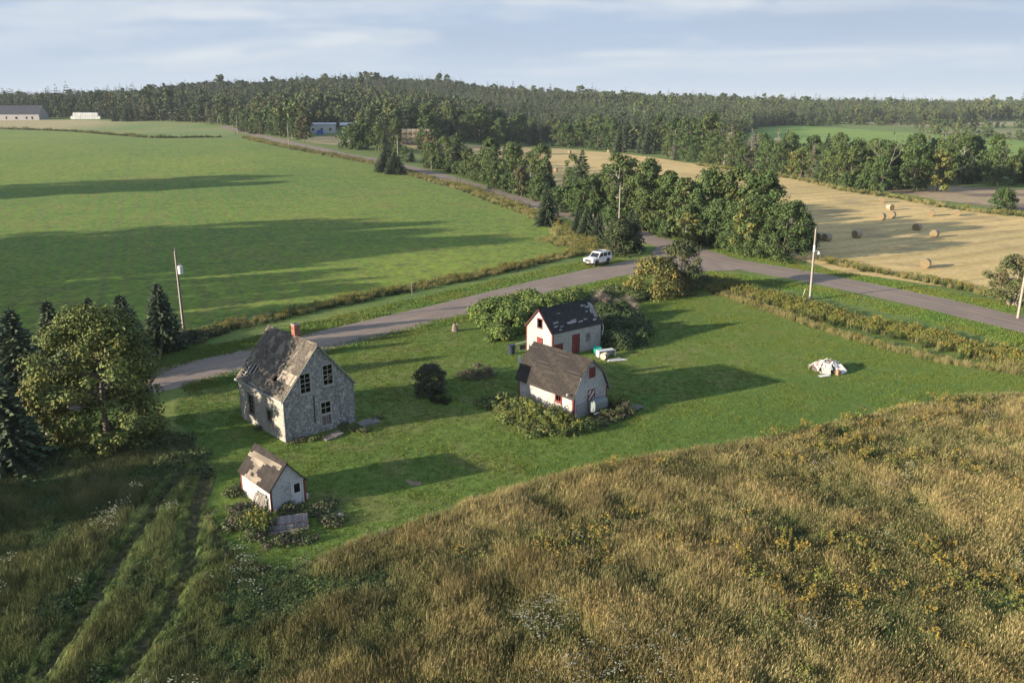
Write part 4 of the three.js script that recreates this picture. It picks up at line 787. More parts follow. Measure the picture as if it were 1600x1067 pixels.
// ================= the small shed ===========================================================
{
  const [ax, az] = [-15.75, -49.18], W = 2.55, L = 4.2, EV = 1.72, RG = 3.22, T = 0.1;
  const o = thing('shed', 'small white shed with a patchy tan roof and red corner boards near the meadow', 'shed', [ax, 0, az], 43 * Math.PI / 180);
  part('gable_wall', slab([0, 0, 0], X, Y, [[0, -0.2], [W, -0.2], [W, EV], [W / 2, RG - 0.04], [0, EV]], T, [hole(1.92, 0.12, 0.66, 1.62)]), shedBoard, o);
  part('back_wall', slab([0, 0, -L + T], X, Y, [[0, -0.2], [W, -0.2], [W, EV], [W / 2, RG - 0.04], [0, EV]], T), shedBoard, o);
  for (const x of [0, W - T]) part('side_wall', slab([x, 0, -L + T + 0.002], Z, Y, rect(0, -0.2, L - 2 * T - 0.004, EV + 0.18), T), shedBoard, o);
  part('floor', box(W - 0.22, 0.06, L - 0.22, W / 2, 0.05, -L / 2), dirtFloor, o);
  const run = Math.hypot(W / 2, RG - EV), sx = W / 2 / run, sy = (RG - EV) / run, ov = 0.24, gv = 0.16, RL = L + 2 * gv, rh = run + ov;
  const e = [-sx * ov, EV - sy * ov + 0.06, -L - gv], eR = [W + sx * ov, EV - sy * ov + 0.06, gv];
  const sheath = mat([1, 1, 1], 0.95, { map: meters(colorTex(256, 256, (u, v) => { const x = u * 4, y = v * 4, f = (y / 0.18) % 1; return tone(mix3([0.30, 0.25, 0.195], [0.19, 0.16, 0.13], clamp(0.45 + fbm(x * 1.2, y * 3, 4))), f < 0.08 ? 0.55 : 0.9 + 0.2 * noiseTable[Math.floor(y / 0.18) * 31 & 4095]); }), 4) });
  const dark = mat([1, 1, 1], 0.95, { map: meters(colorTex(256, 256, (u, v) => { const x = u * 3, y = v * 3, f = (y / 0.15) % 1; return tone(mix3([0.020, 0.016, 0.015], [0.040, 0.032, 0.028], clamp(0.5 + fbm(x * 3, y * 3, 4))), f < 0.16 ? 0.6 : 1); }), 3) });
  const roof = part('roof_slope', slab(e, Z, [sx, sy, 0], rect(0, 0, RL, rh), 0.05), sheath, o);
  part('far_roof_slope', slab(eR, nZ, [-sx, sy, 0], rect(0, 0, RL, rh), 0.05), dark, o);
  const up = (k) => [e[0] - sy * k, e[1] + sx * k, e[2]];
  const patch = (pts, k) => part('shingle_patch', slab(up(k), Z, [sx, sy, 0], pts, k * 0.9), dark, roof);
  patch([[0, 0], [0.95, 0], [0.95, 0.22], [1.15, 0.22], [1.15, 0.62], [1.45, 0.62], [1.45, 0.95], [1.1, 0.95], [1.1, 1.12], [0.6, 1.12], [0.6, 1.3], [0, 1.3]], 0.022);
  patch([[1.55, 0.3], [1.95, 0.3], [1.95, 0.5], [1.75, 0.5], [1.75, 0.55], [1.55, 0.55]], 0.02);
  patch([[2.75, 0], [RL, 0], [RL, rh], [RL - 0.28, rh], [RL - 0.28, 1.55], [3.75, 1.55], [3.75, 1.66], [3.3, 1.66], [3.3, 1.5], [2.55, 1.5], [2.55, 1.35], [2.25, 1.35], [2.25, 0.95], [2.05, 0.95], [2.05, 0.62], [2.3, 0.62], [2.3, 0.5], [3.0, 0.5], [3.0, 0.28], [2.75, 0.28]], 0.024);
  patch([[0, 1.75], [RL, 1.92], [RL, rh + 0.02], [0, rh + 0.02]], 0.018);
  patch([[0, 1.6], [0.35, 1.6], [0.35, 1.95], [0, 1.95]], 0.027);
  part('ridge_cap', [slab([W / 2 - 0.12 * sx, RG + 0.1 - 0.12 * sy, -L - gv - 0.01], Z, [sx, sy, 0], rect(0, 0, RL + 0.02, 0.14), 0.03), slab([W / 2 + 0.12 * sx, RG + 0.1 - 0.12 * sy, gv + 0.01], nZ, [-sx, sy, 0], rect(0, 0, RL + 0.02, 0.14), 0.03)], dark, o);
  for (const [x, z, w, d] of [[0.05, 0.015, 0.14, 0.03], [W - 0.05, 0.015, 0.14, 0.03]]) part('corner_board', box(w, EV + 0.1, d, x, EV / 2 - 0.05, z), trimRed, o);
  for (const z of [-0.06, -L + 0.06]) part('corner_board', box(0.03, EV, 0.12, -0.016, EV / 2 - 0.06, z), z < -1 ? trimRed : trimWhite, o);
  part('barge_board', [bar([-sx * ov * 0.6, EV - sy * ov * 0.6, gv - 0.04], [W / 2, RG, gv - 0.04], 0.04, 0.12), bar([W + sx * ov * 0.6, EV - sy * ov * 0.6, gv - 0.04], [W / 2, RG, gv - 0.04], 0.04, 0.12)], dark, o);
  const d = new THREE.Group(); d.name = 'door'; d.position.set(1.92, 0.12, 0.03); d.rotation.y = 0.0; o.add(d);
  for (let i = 0; i < 4; i++) part('plank', box(0.15, 0.78, 0.035, -0.245 + i * 0.163, 0.39, 0), trimWhite, d);
  for (const x of [-0.28, 0.28]) part('stile', box(0.12, 0.82, 0.035, x, 1.19, 0), trimWhite, d);
  part('rail', [box(0.44, 0.12, 0.035, 0, 1.54, 0), box(0.44, 0.07, 0.04, 0, 0.79, 0.004)], trimWhite, d);
  part('frame', [box(0.08, 1.72, 0.06, -0.40, 0.8, 0), box(0.08, 1.72, 0.06, 0.40, 0.8, 0), box(0.98, 0.07, 0.12, 0, 1.70, 0.02)], trimWhite, d);
  // rotten boards leaning against the side wall
}
{
  const [ax, az] = [-15.75, -49.18], a = 43 * Math.PI / 180, r = rng(5);
  const o = thing('leaning_boards', 'weathered grey boards leaning on the side of the small white shed', 'boards', [ax, 0, az], a);
  for (let i = 0; i < 9; i++) part('board', bar([-0.5 - 0.1 * r(), -0.05, -0.35 - i * 0.19], [-0.06 - 0.04 * r(), 1.0 + 0.3 * r() - i * 0.02, -0.3 - i * 0.19 + (r() - 0.5) * 0.14], 0.025, 0.15), greyWood, o);
}
{ // bucket
  const [x, z] = [-13.99, -51.27], o = thing('bucket', 'white plastic bucket beside the small shed door', 'bucket', [x, 0, z]);
  const pts = [[0.001, 0.02], [0.14, 0.02], [0.155, 0.2], [0.17, 0.40], [0.185, 0.40], [0.185, 0.42], [0.16, 0.42], [0.15, 0.2], [0.13, 0.04], [0.001, 0.04]].map((p) => new THREE.Vector2(...p));
  part('pail', new THREE.LatheGeometry(pts, 18), mat([0.7, 0.7, 0.68], 0.5), o);
  part('handle', new THREE.TorusGeometry(0.19, 0.006, 5, 14, Math.PI).rotateX(1.9).translate(0, 0.38, 0), trimGrey, o);
}
{ // the grey trough-like hatch in front of the shed
  const [x, z] = [-14.20, -47.39], o = thing('wooden_hatch', 'low weathered wooden hatch with a sloping lid in front of the small shed', 'hatch', [x, 0, z], 0.30);
  const g0 = mat([1, 1, 1], 0.9, { map: woodTex(2, [0.30, 0.255, 0.235], [0.19, 0.16, 0.15], 13, 0.22) });
  part('base', [box(2.45, 0.3, 0.06, 0, 0.1, 0.72), box(2.45, 0.35, 0.06, 0, 0.12, -0.62), box(0.06, 0.33, 1.28, -1.2, 0.11, 0.05), box(0.06, 0.33, 1.28, 1.2, 0.11, 0.05)], g0, o);
  for (let i = 0; i < 3; i++) part('lid_board', box(2.5, 0.035, 0.27, 0, 0, 0), g0, o, [0, 0.52 - 0.045 * i, -0.50 + i * 0.285]).rotation.x = 0.16;
  part('lid_board', box(2.5, 0.035, 0.36, 0, 0, 0), greyWood, o, [0.02, 0.31, 0.42]).rotation.x = 0.55;
  part('lid_board', box(2.5, 0.035, 0.16, 0, 0, 0), g0, o, [0.0, 0.17, 0.75]).rotation.x = 0.2;
  part('paint_strip', box(2.0, 0.02, 0.035, 0, 0, 0), trimRed, o, [0.2, 0.435, 0.25]);
}
{
  const [x, z] = [-12.19, -48.40], [x1, z1] = [-11.08, -49.27], o = thing('fallen_plank', 'grey plank lying in the weeds to the right of the wooden hatch', 'plank', [x, 0, z]);
  part('plank', bar([0, 0.2, 0], [x1 - x, 0.32, z1 - z], 0.05, 0.2), greyWood, o); part('stone', new THREE.IcosahedronGeometry(0.22, 1).scale(1.2, 0.7, 1).translate((x1 - x) * 0.9, 0.1, (z1 - z) * 0.9 + 0.3), mat([0.3, 0.27, 0.25], 0.95), o);
}

// ================= the barn with the gambrel roof =========================================
const GAMB = { at: [5.19, -66.03], turn: 41 * Math.PI / 180 };
{
  const W = 4.15, L = 7.0, EV = 2.15, T = 0.12, prof = [[0, EV], [0.72, 3.62], [W / 2, 4.85], [W - 0.72, 3.62], [W, EV]];
  const o = thing('gambrel_barn', 'white barn with a brown gambrel roof, red trim and a tank at its end', 'barn', [GAMB.at[0], 0, GAMB.at[1]], GAMB.turn);
  const wall = (holes) => slab([0, 0, 0], X, Y, [[0, -0.3], [W, -0.3], ...[...prof].reverse().map(([x, y]) => [x, y - 0.04])], T, holes);
  part('gable_wall', wall([hole(2.2, 3.35, 0.62, 0.78), hole(2.15, 1.28, 0.72, 0.86)]), whiteShingle, o);
  part('back_wall', wall([]).translate(0, 0, -L + T), whiteShingle, o);
  part('side_wall', slab([0, 0, -L + T + 0.002], Z, Y, rect(0, -0.3, L - 2 * T - 0.004, EV + 0.26), T, [hole(5.1, 1.2, 0.62, 0.6)]), whiteShingle, o);
  part('far_side_wall', slab([W - T, 0, -L + T + 0.002], Z, Y, rect(0, -0.3, L - 2 * T - 0.004, EV + 0.26), T), whiteShingle, o);
  part('floor', box(W - 0.26, 0.06, L - 0.26, W / 2, 0.05, -L / 2), dirtFloor, o);
  part('loft_floor', box(W - 0.26, 0.06, L - 0.26, W / 2, 2.5, -L / 2), darkWood, o);
  // four roof slopes, each laid in courses
  const gv = 0.2, RL = L + 2 * gv, slopes = [[[-0.26, EV - 0.35], [0.70, 3.68], 'lower_roof'], [[0.64, 3.62], [W / 2, 4.93], 'upper_roof'], [[W + 0.26, EV - 0.35], [W - 0.70, 3.68], 'far_lower_roof'], [[W - 0.64, 3.62], [W / 2, 4.93], 'far_upper_roof']];
  slopes.forEach(([a, b, name], q) => {
    const far = q > 1, dx = b[0] - a[0], dy = b[1] - a[1], len = Math.hypot(dx, dy), ux = dx / len, uy = dy / len, n = Math.round(len / 0.2), st = len / n;
    const U = far ? nZ : Z, z0 = far ? gv : -L - gv;
    const base = part(name, slab([a[0], a[1], z0], U, [ux, uy, 0], rect(0, 0, RL, len), 0.05), darkWood, o), r = rng(60 + q);
    for (let i = 0; i < n; i++) {
      const lift = 0.022, tilt = 0.016; const nx = (far ? 1 : -1) * Math.abs(uy), ny = Math.abs(ux);
      const p0 = [a[0] + ux * st * i + nx * (lift + tilt), a[1] + uy * st * i + ny * (lift + tilt), z0], p1 = [a[0] + ux * st * (i + 1) + nx * lift, a[1] + uy * st * (i + 1) + ny * lift, z0];
      const V = [p1[0] - p0[0], p1[1] - p0[1], 0], vl = Math.hypot(...V);
      const g = slab(p0, U, V, rect(-0.01 - 0.02 * r(), 0, RL + 0.03 * r(), vl + 0.02), 0.018), uv = g.attributes.uv; for (let k = 0; k < uv.count; k++) uv.setXY(k, uv.getX(k) + i * 0.37, uv.getY(k));
      part('shingle_course', g, barnCourse[Math.floor(r() * 3)], base);
    }
  });
  part('corner_board', [box(0.16, EV, 0.03, 0.08, EV / 2, 0.016), box(0.03, EV, 0.16, -0.016, EV / 2, -0.06)], trimRed, o);
  part('corner_board', box(0.14, EV, 0.03, W - 0.07, EV / 2, 0.016), trimRed, o);
  part('corner_board', box(0.03, EV, 0.14, -0.016, EV / 2, -L + 0.09), trimRed, o);
  part('eaves_board', box(0.03, 0.12, RL - 0.3, -0.03, EV - 0.12, -L / 2), trimRed, o);
  part('barge_board', [bar([-0.2, EV - 0.32, gv - 0.04], [0.68, 3.63, gv - 0.04], 0.04, 0.12), bar([0.66, 3.58, gv - 0.04], [W / 2, 4.86, gv - 0.04], 0.04, 0.12), bar([W + 0.2, EV - 0.32, gv - 0.04], [W - 0.68, 3.63, gv - 0.04], 0.04, 0.12), bar([W - 0.66, 3.58, gv - 0.04], [W / 2, 4.86, gv - 0.04], 0.04, 0.12)], trimGrey, o);
  const hatch = part('loft_hatch', [box(0.62, 0.78, 0.04, 2.2, 3.74, 0.0)], doorRed, o);
  part('hatch_frame', [box(0.08, 0.94, 0.05, 1.85, 3.74, 0.012), box(0.08, 0.94, 0.05, 2.55, 3.74, 0.012), box(0.62, 0.08, 0.05, 2.2, 4.17, 0.012), box(0.62, 0.08, 0.05, 2.2, 3.31, 0.012)], trimRed, hatch);
  const sh = new THREE.Group(); sh.name = 'striped_hatch'; sh.position.set(2.15, 1.28, 0.005); o.add(sh); sh.userData.label = 'red and white diagonally striped hatch';
  const stripe = (k, m) => { const P4 = []; const w = 0.72, h = 0.86, lo = k * 0.26 - 0.86, hi = lo + 0.262; const c = (poly, f) => { const out = []; poly.forEach((p, i) => { const q = poly[(i + 1) % poly.length], a = f(p), b = f(q); if (a >= 0) out.push(p); if ((a >= 0) !== (b >= 0)) { const t = a / (a - b); out.push([lerp(p[0], q[0], t), lerp(p[1], q[1], t)]); } }); return out; }; let p = rect(-w / 2, 0, w, h); p = c(p, (s) => s[0] + w / 2 - s[1] * 0.9 - lo); p = p.length ? c(p, (s) => hi - (s[0] + w / 2 - s[1] * 0.9)) : p; if (p.length > 2) part('stripe', slab([0, 0, 0.01], X, Y, p, 0.03), m, sh); };
  for (let k = 0; k < 7; k++) stripe(k, k % 2 ? trimWhite : doorRed);
  part('frame', [box(0.07, 1.0, 0.05, -0.395, 0.43, 0.01), box(0.07, 1.0, 0.05, 0.395, 0.43, 0.01), box(0.72, 0.07, 0.05, 0, 0.895, 0.01), box(0.72, 0.07, 0.05, 0, -0.035, 0.01)], trimRed, sh);
  part('low_door', box(0.95, 1.25, 0.05, 0.85, 0.62, 0.03), mat([0.30, 0.29, 0.30], 0.8), o);
  addWindow(o, [-0.02, 1.2, -L + T + 5.1], -Math.PI / 2, 0.62, 0.6, { nx: 2, ny: 1, frame: trimRed });
  part('roof_vent', box(0.16, 0.14, 0.1, -0.04, 2.32, -0.25), trimWhite, o).rotation.z = 0.2;
}
{ // oil tank on its stand
  const o = thing('oil_tank', 'grey-green oil tank on a wooden stand at the end of the gambrel barn', 'tank', [GAMB.at[0], 0, GAMB.at[1]], GAMB.turn);
  const g = new THREE.CapsuleGeometry(0.40, 0.45, 6, 20), s = new THREE.Shape(); s.absarc(0, 0.16, 0.36, 0, Math.PI); s.absarc(0, -0.16, 0.36, Math.PI, 2 * Math.PI);
  const tank = new THREE.ExtrudeGeometry(s, { depth: 1.5, bevelEnabled: true, bevelThickness: 0.05, bevelSize: 0.05, bevelSegments: 2, curveSegments: 12 }); tank.rotateY(Math.PI / 2); tank.translate(1.65, 0.98, 0.62);
  part('shell', tank, mat([0.19, 0.22, 0.225], 0.6, { metalness: 0.2 }), o);
  for (const x of [1.85, 2.85]) part('stand', [bar([x, -0.1, 0.35], [x, 0.5, 0.4], 0.09), bar([x, -0.1, 0.95], [x, 0.5, 0.9], 0.09), box(0.1, 0.08, 0.8, x, 0.46, 0.62)], greyWood, o);
  part('plank', box(1.8, 0.06, 0.18, 2.35, 0.42, 1.05), trimWhite, o);
  part('filler_pipe', rod([2.1, 1.3, 0.62], [2.1, 1.75, 0.62], 0.03), trimGrey, o); part('vent_pipe', rod([2.7, 1.3, 0.62], [2.7, 1.62, 0.62], 0.03), trimGrey, o);
}
{ // slab of boards right of the gambrel barn
  const [x, z] = [10.59, -68.31], o = thing('board_stack', 'flat grey boards lying by the weeds right of the gambrel barn', 'boards', [x, 0, z], 0.9), r = rng(4);
  for (let i = 0; i < 4; i++) part('board', box(2.2, 0.04, 0.22, 0, 0.1 + i * 0.02, (i - 1.5) * 0.26), greyWood, o).rotation.y = (r() - 0.5) * 0.15;
}
{ // white jug-like thing at the back corner of the gambrel barn
  const [x, z] = [0.70, -78.06], o = thing('white_post', 'slim white post at the far left corner of the gambrel barn', 'post', [x, 0, z]);
  part('pole', rod([0, 0, 0], [0.03, 1.75, 0], 0.06, 0.06, 8), trimGrey, o); part('can', new THREE.CylinderGeometry(0.14, 0.16, 0.62, 12).translate(0.03, 1.6, 0), trimWhite, o); part('arm', bar([0.05, 1.35, 0], [0.4, 1.32, 0.05], 0.05), trimGrey, o);
}

// ================= the white barn with the black roof: x along the eaves wall, -z along the gable =======
const WB = { at: [4.23, -83.25], turn: 38.5 * Math.PI / 180 };
{
  const W = 4.3, L = 7.0, EV = 2.78, RG = 4.95, T = 0.12;
  const o = thing('white_barn', 'white barn with a black patched roof and dark red doors behind the gambrel barn', 'barn', [WB.at[0], 0, WB.at[1]], WB.turn);
  const gable = (x, holes) => slab([x, 0, -W], Z, Y, [[0, -0.3], [W, -0.3], [W, EV], [W / 2, RG - 0.04], [0, EV]], T, holes).translate(0, 0, 0);
  part('gable_wall', gable(0, [hole(2.25, 2.95, 0.72, 0.95)]), whiteBoard, o);
  part('far_gable_wall', gable(L - T, []), whiteBoard, o);
  part('front_wall', slab([T + 0.002, 0, 0], X, Y, rect(0, -0.3, L - 2 * T - 0.004, EV + 0.28), T, [hole(4.95, 1.0, 0.62, 0.95)]), whiteBoard, o);
  part('rear_wall', slab([T + 0.002, 0, -W + T], X, Y, rect(0, -0.3, L - 2 * T - 0.004, EV + 0.28), T), whiteBoard, o);
  part('floor', box(L - 0.26, 0.06, W - 0.26, L / 2, 0.05, -W / 2), dirtFloor, o); part('loft_floor', box(L - 0.26, 0.06, W - 0.26, L / 2, 2.5, -W / 2), darkWood, o);
  const run = Math.hypot(W / 2, RG - EV), sz = W / 2 / run, sy = (RG - EV) / run, ov = 0.18, gv = 0.22, RL = L + 2 * gv, rh = run + ov;
  const e = [-gv, EV - sy * ov + 0.06, sz * ov], V = [0, sy, -sz];
  const roof = part('roof_slope', slab(e, X, V, rect(0, 0, RL, rh), 0.06), blackShingle, o);
  part('far_roof_slope', slab([L + gv, EV - sy * ov + 0.06, -W - sz * ov], nX, [0, sy, sz], rect(0, 0, RL, rh), 0.06), blackShingle, o);
  const bare = [mat([0.36, 0.345, 0.335], 0.95), mat([0.27, 0.25, 0.235], 0.95)], r = rng(8);
  const tear = (u, v, w, h, s, m) => { const q = rng(s), p = []; const n = Math.max(3, Math.round(w / 0.2)); for (let i = 0; i <= n; i++) p.push([u + w * i / n, v + 0.09 * q() * (i % 2)]); for (let i = n; i >= 0; i--) p.push([u + w * i / n + 0.05 * q(), v + h * (0.55 + 0.5 * q())]); part('bare_patch', slab([e[0], e[1] + 0.011 * sz, e[2] + 0.011 * sy], X, V, p, 0.01), bare[s % 2], roof); };
  [[0.9, 1.12, 0.75, 0.32, 1], [0.75, 0.72, 0.5, 0.2, 2], [1.55, 0.62, 0.5, 0.14, 3], [2.7, 0.78, 1.3, 0.3, 4], [3.3, 0.95, 0.8, 0.28, 5], [4.2, 0.72, 0.7, 0.18, 6], [5.1, 0.86, 0.55, 0.2, 7], [6.3, 0.55, 0.5, 0.35, 8], [6.75, 0.9, 0.55, 1.2, 9], [6.55, 1.5, 0.7, 0.6, 10], [6.2, 2.2, 0.9, 0.35, 11], [6.9, 2.0, 0.45, 0.9, 12], [5.7, 2.5, 0.7, 0.25, 13], [5.9, 1.75, 0.4, 0.16, 14], [2.0, 2.2, 0.5, 0.14, 15], [1.2, 0.25, 0.4, 0.16, 16]].forEach((a) => tear(...a));
  part('ridge_cap', [slab([-gv, RG + 0.1 - 0.13 * sy, -W / 2 + 0.13 * sz], X, V, rect(0, 0, RL, 0.14), 0.03), slab([L + gv, RG + 0.1 - 0.13 * sy, -W / 2 - 0.13 * sz], nX, [0, sy, sz], rect(0, 0, RL, 0.14), 0.03)], blackShingle, o);
  part('barge_board', [bar([-gv + 0.03, EV - sy * ov * 0.6, sz * ov * 0.6], [-gv + 0.03, RG + 0.0, -W / 2], 0.04, 0.13), bar([-gv + 0.03, EV - sy * ov * 0.6, -W - sz * ov * 0.6], [-gv + 0.03, RG, -W / 2], 0.04, 0.13)], trimRed, o);
  part('corner_board', [box(0.03, EV, 0.13, -0.016, EV / 2, -0.065), box(0.12, EV, 0.03, 0.06, EV / 2, 0.016)], trimRed, o);
  part('corner_board', box(0.03, EV, 0.13, -0.016, EV / 2, -W + 0.065), trimRed, o);
  part('opening_frame', [box(0.05, 1.1, 0.09, -0.01, 3.42, -W + 2.25 - 0.405), box(0.05, 1.1, 0.09, -0.01, 3.42, -W + 2.25 + 0.405), box(0.05, 0.08, 0.72, -0.01, 3.94, -W + 2.25), box(0.05, 0.08, 0.72, -0.01, 2.91, -W + 2.25)], trimRed, o);
  part('gable_door', box(0.06, 1.9, 0.95, -0.03, 0.95, -W + 2.3), doorRed, o);
  part('low_door', box(1.15, 1.55, 0.06, 0.85, 0.72, 0.03), doorRed, o);
  const d = part('door', box(0.95, 2.15, 0.06, 3.3, 1.0, 0.03), doorRed, o); part('frame', [box(0.06, 2.2, 0.08, 2.79, 1.03, 0.03), box(0.06, 2.2, 0.08, 3.81, 1.03, 0.03), box(1.08, 0.06, 0.09, 3.3, 2.11, 0.03)], trimRed, d);
  const w = new THREE.Group(); w.name = 'boarded_window'; w.position.set(4.95 + T, 1.0, 0.02); o.add(w); w.userData.label = 'window boarded with grey planks';
  part('frame', [box(0.07, 1.09, 0.06, -0.345, 0.475, 0), box(0.07, 1.09, 0.06, 0.345, 0.475, 0), box(0.62, 0.07, 0.06, 0, 0.985, 0), box(0.62, 0.07, 0.06, 0, -0.035, 0)], trimGrey, w);
  for (let i = 0; i < 4; i++) part('plank', box(0.145, 0.95, 0.03, -0.232 + i * 0.155, 0.475, -0.03), greyWood, w);
  part('downpipe', [rod([L + 0.12, EV - 0.1, 0.14], [L + 0.2, EV - 0.5, 0.2], 0.045), rod([L + 0.2, EV - 0.5, 0.2], [L + 0.1, 1.4, 0.1], 0.045)], trimWhite, o);
}

// ================= far buildings ==================================================================
function simpleHouse(name, label, [x, z], turn, W, L, EV, RG, wall, roof, wins) {
  const o = thing(name, label, 'house', [x, terrain(x, z), z], turn), T = 0.15;
  part('wall', [slab([0, 0, 0], X, Y, rect(0, -1, L, EV + 1), T), slab([0, 0, -W + T], X, Y, rect(0, -1, L, EV + 1), T), slab([0, 0, -W + T], Z, Y, [[0, -1], [W - 2 * T, -1], [W - 2 * T, EV], [W / 2 - T, RG - 0.05], [0, EV]], T), slab([L - T, 0, -W + T], Z, Y, [[0, -1], [W - 2 * T, -1], [W - 2 * T, EV], [W / 2 - T, RG - 0.05], [0, EV]], T)], wall, o);
  const run = Math.hypot(W / 2, RG - EV), sz = W / 2 / run, sy = (RG - EV) / run, ov = 0.4;
  part('roof', [slab([-0.4, EV - sy * ov + 0.05, sz * ov], X, [0, sy, -sz], rect(0, 0, L + 0.8, run + ov), 0.08), slab([L + 0.4, EV - sy * ov + 0.05, -W - sz * ov], nX, [0, sy, sz], rect(0, 0, L + 0.8, run + ov), 0.08)], roof, o);
  for (const [wx, wy, w, h] of wins) addWindow(o, [wx, wy, 0.04], 0, w, h, { nx: 1, ny: 1, frame: trimWhite });
  return o;
}
const paleSide = mat([0.30, 0.285, 0.30], 0.8), slate = mat([0.03, 0.034, 0.05], 0.8), metalRoof = mat([0.55, 0.56, 0.58], 0.5, { metalness: 0.2 });
simpleHouse('bungalow', 'long low farmhouse with a dark blue-grey roof at far left', [-419.49, -679.61], 0, 14, 46, 5, 11.5, paleSide, slate, [[8, 1.2, 1.6, 1.8], [13, 1.2, 1.6, 1.8], [20, 1, 1.2, 2.2], [28, 1.2, 2, 1.8], [36, 1.2, 1.6, 1.8], [40.5, 0.9, 1.4, 2.4]]);
simpleHouse('mobile_home', 'pale mobile home with a flat light roof among the trees past the road', [-119.81, -502.94], 0.1, 5, 16, 5.2, 6.0, mat([0.62, 0.62, 0.63], 0.7), metalRoof, [[3, 1.6, 1.2, 1.4], [8, 1.6, 1.2, 1.4], [13, 1.6, 1.2, 1.4]]);
simpleHouse('long_shed', 'long shed with a pale metal roof right of the mobile home among trees', [-101.12, -505.28], 0.1, 6, 14, 4.8, 6.2, mat([0.25, 0.22, 0.20], 0.8), metalRoof, []);
{ // blue tarpaulin beside the mobile home
  const [x, z] = [-108.78, -485.36], o = thing('blue_tarp', 'bright blue tarpaulin tent beside the pale mobile home', 'tarp', [x, terrain(x, z), z], 0.2);
  part('sheet', slab([0, 0, 0], X, Y, [[-2.2, 0], [2.2, 0], [1.6, 2.2], [0, 3], [-1.6, 2.2]], 2.5), mat([0.03, 0.14, 0.55], 0.6), o);
  part('pole', rod([0, 0, 0.1], [0, 3.2, 0.1], 0.05), trimGrey, o);
}
// ---------------------------------------------------------------- utility poles and wires
const poleMat = mat([1, 1, 1], 0.9, { map: woodTex(2, [0.56, 0.51, 0.45], [0.40, 0.36, 0.31], 17, 3) }), canMat = mat([0.62, 0.63, 0.64], 0.45, { metalness: 0.3 }), ceramic = mat([0.25, 0.22, 0.2], 0.3), wireMat = mat([0.12, 0.12, 0.125], 0.7), steel = mat([0.4, 0.4, 0.41], 0.4, { metalness: 0.7 });
function utilityPole(label, [x, z], h, { can = 0, meter = 0, lean = 0, group } = {}) {
  const o = thing('utility_pole', label, 'utility pole', [x, terrain(x, z), z], 0, group); o.rotation.z = lean;
  part('shaft', rod([0, -0.6, 0], [0, h, 0], 0.17, 0.12, 10), poleMat, o);
  part('insulator', [rod([0, h, 0], [0, h + 0.28, 0], 0.02), new THREE.SphereGeometry(0.075, 8, 6).translate(0, h + 0.28, 0)], ceramic, o);
  part('bracket', [box(0.05, 0.5, 0.05, 0.13, h - 1.25, 0.04), box(0.2, 0.04, 0.05, 0.1, h - 0.55, 0)], steel, o);
  if (can) { const c = part('transformer', [new THREE.CylinderGeometry(0.28, 0.28, 0.82, 16).translate(0.42, h - 2.15, 0.1)], canMat, o); part('lid', new THREE.CylinderGeometry(0.24, 0.3, 0.09, 16).translate(0.42, h - 1.7, 0.1), canMat, c); part('bushing', [rod([0.36, h - 1.66, 0.1], [0.34, h - 1.35, 0.1], 0.03), rod([0.48, h - 1.66, 0.1], [0.5, h - 1.38, 0.1], 0.03)], ceramic, c); part('strap', box(0.2, 0.06, 0.2, 0.15, h - 1.95, 0.04), steel, c); }
  if (meter) { part('sleeve', rod([0, h - 3.1, 0], [0, h - 2.2, 0], 0.16, 0.155, 10), canMat, o); part('lamp_head', [new THREE.CylinderGeometry(0.1, 0.22, 0.3, 12).translate(0.62, h - 3.25, 0.15), rod([0.1, h - 3.0, 0.05], [0.55, h - 3.0, 0.15], 0.035), rod([0.55, h - 3.0, 0.15], [0.7, h - 3.35, 0.18], 0.06)], canMat, o); }
  return o;
}
const PL = { left: [-37.66, -92.01], right: [40.55, -110.25], edge: [62.97, -100.21], mid: [22.49, -174.70], m4: [-43.32, -322.69], m3: [-99.07, -378.55], m2: [-158.08, -493.33], m1: [-235.28, -645.32] };
utilityPole('tall utility pole with a grey transformer can beside the left road', PL.left, 9.9, { can: 1, lean: 0.0 });
utilityPole('tall utility pole with a white sleeve and lamp in the goldenrod at right', PL.right, 9.7, { meter: 1, lean: 0.015 });
utilityPole('utility pole cut by the right edge of the photo, beside the open bush', PL.edge, 9.7, { lean: 0.0 });
utilityPole('utility pole by the road in the middle, before the white-trunked birch', PL.mid, 9.2);
utilityPole('utility pole behind the pair of spruces on the far verge', PL.m4, 10.5);
utilityPole('utility pole on the far road verge, second from the crest of the road', PL.m3, 10);
utilityPole('utility pole on the far road verge, nearest to the crest of the road', PL.m2, 10.5);
utilityPole('utility pole standing farthest away, left of the crest of the road', PL.m1, 11);
{ // broken pole
  const [x, z] = [-40.10, -89.38], o = thing('pole_stub', 'short grey pole stub left of the tall transformer pole, among the trees', 'pole', [x, terrain(x, z), z]); o.rotation.z = 0.05;
  part('shaft', rod([0, -0.4, 0], [0, 3.3, 0], 0.17, 0.15, 9), poleMat, o); part('cap', new THREE.ConeGeometry(0.15, 0.08, 9).translate(0, 3.34, 0), poleMat, o);
}
{ // guy stake
  const [x, z] = [39.17, -109.50], o = thing('marker_stake', 'short pale stake in the goldenrod left of the right utility pole', 'stake', [x, 0, z]); o.rotation.z = -0.2;
  part('stake', rod([0, -0.2, 0], [0, 1.7, 0], 0.05, 0.05, 6), mat([0.5, 0.43, 0.33], 0.9), o); part('tip', new THREE.ConeGeometry(0.05, 0.1, 6).translate(0, 1.75, 0), mat([0.5, 0.43, 0.33], 0.9), o);
}
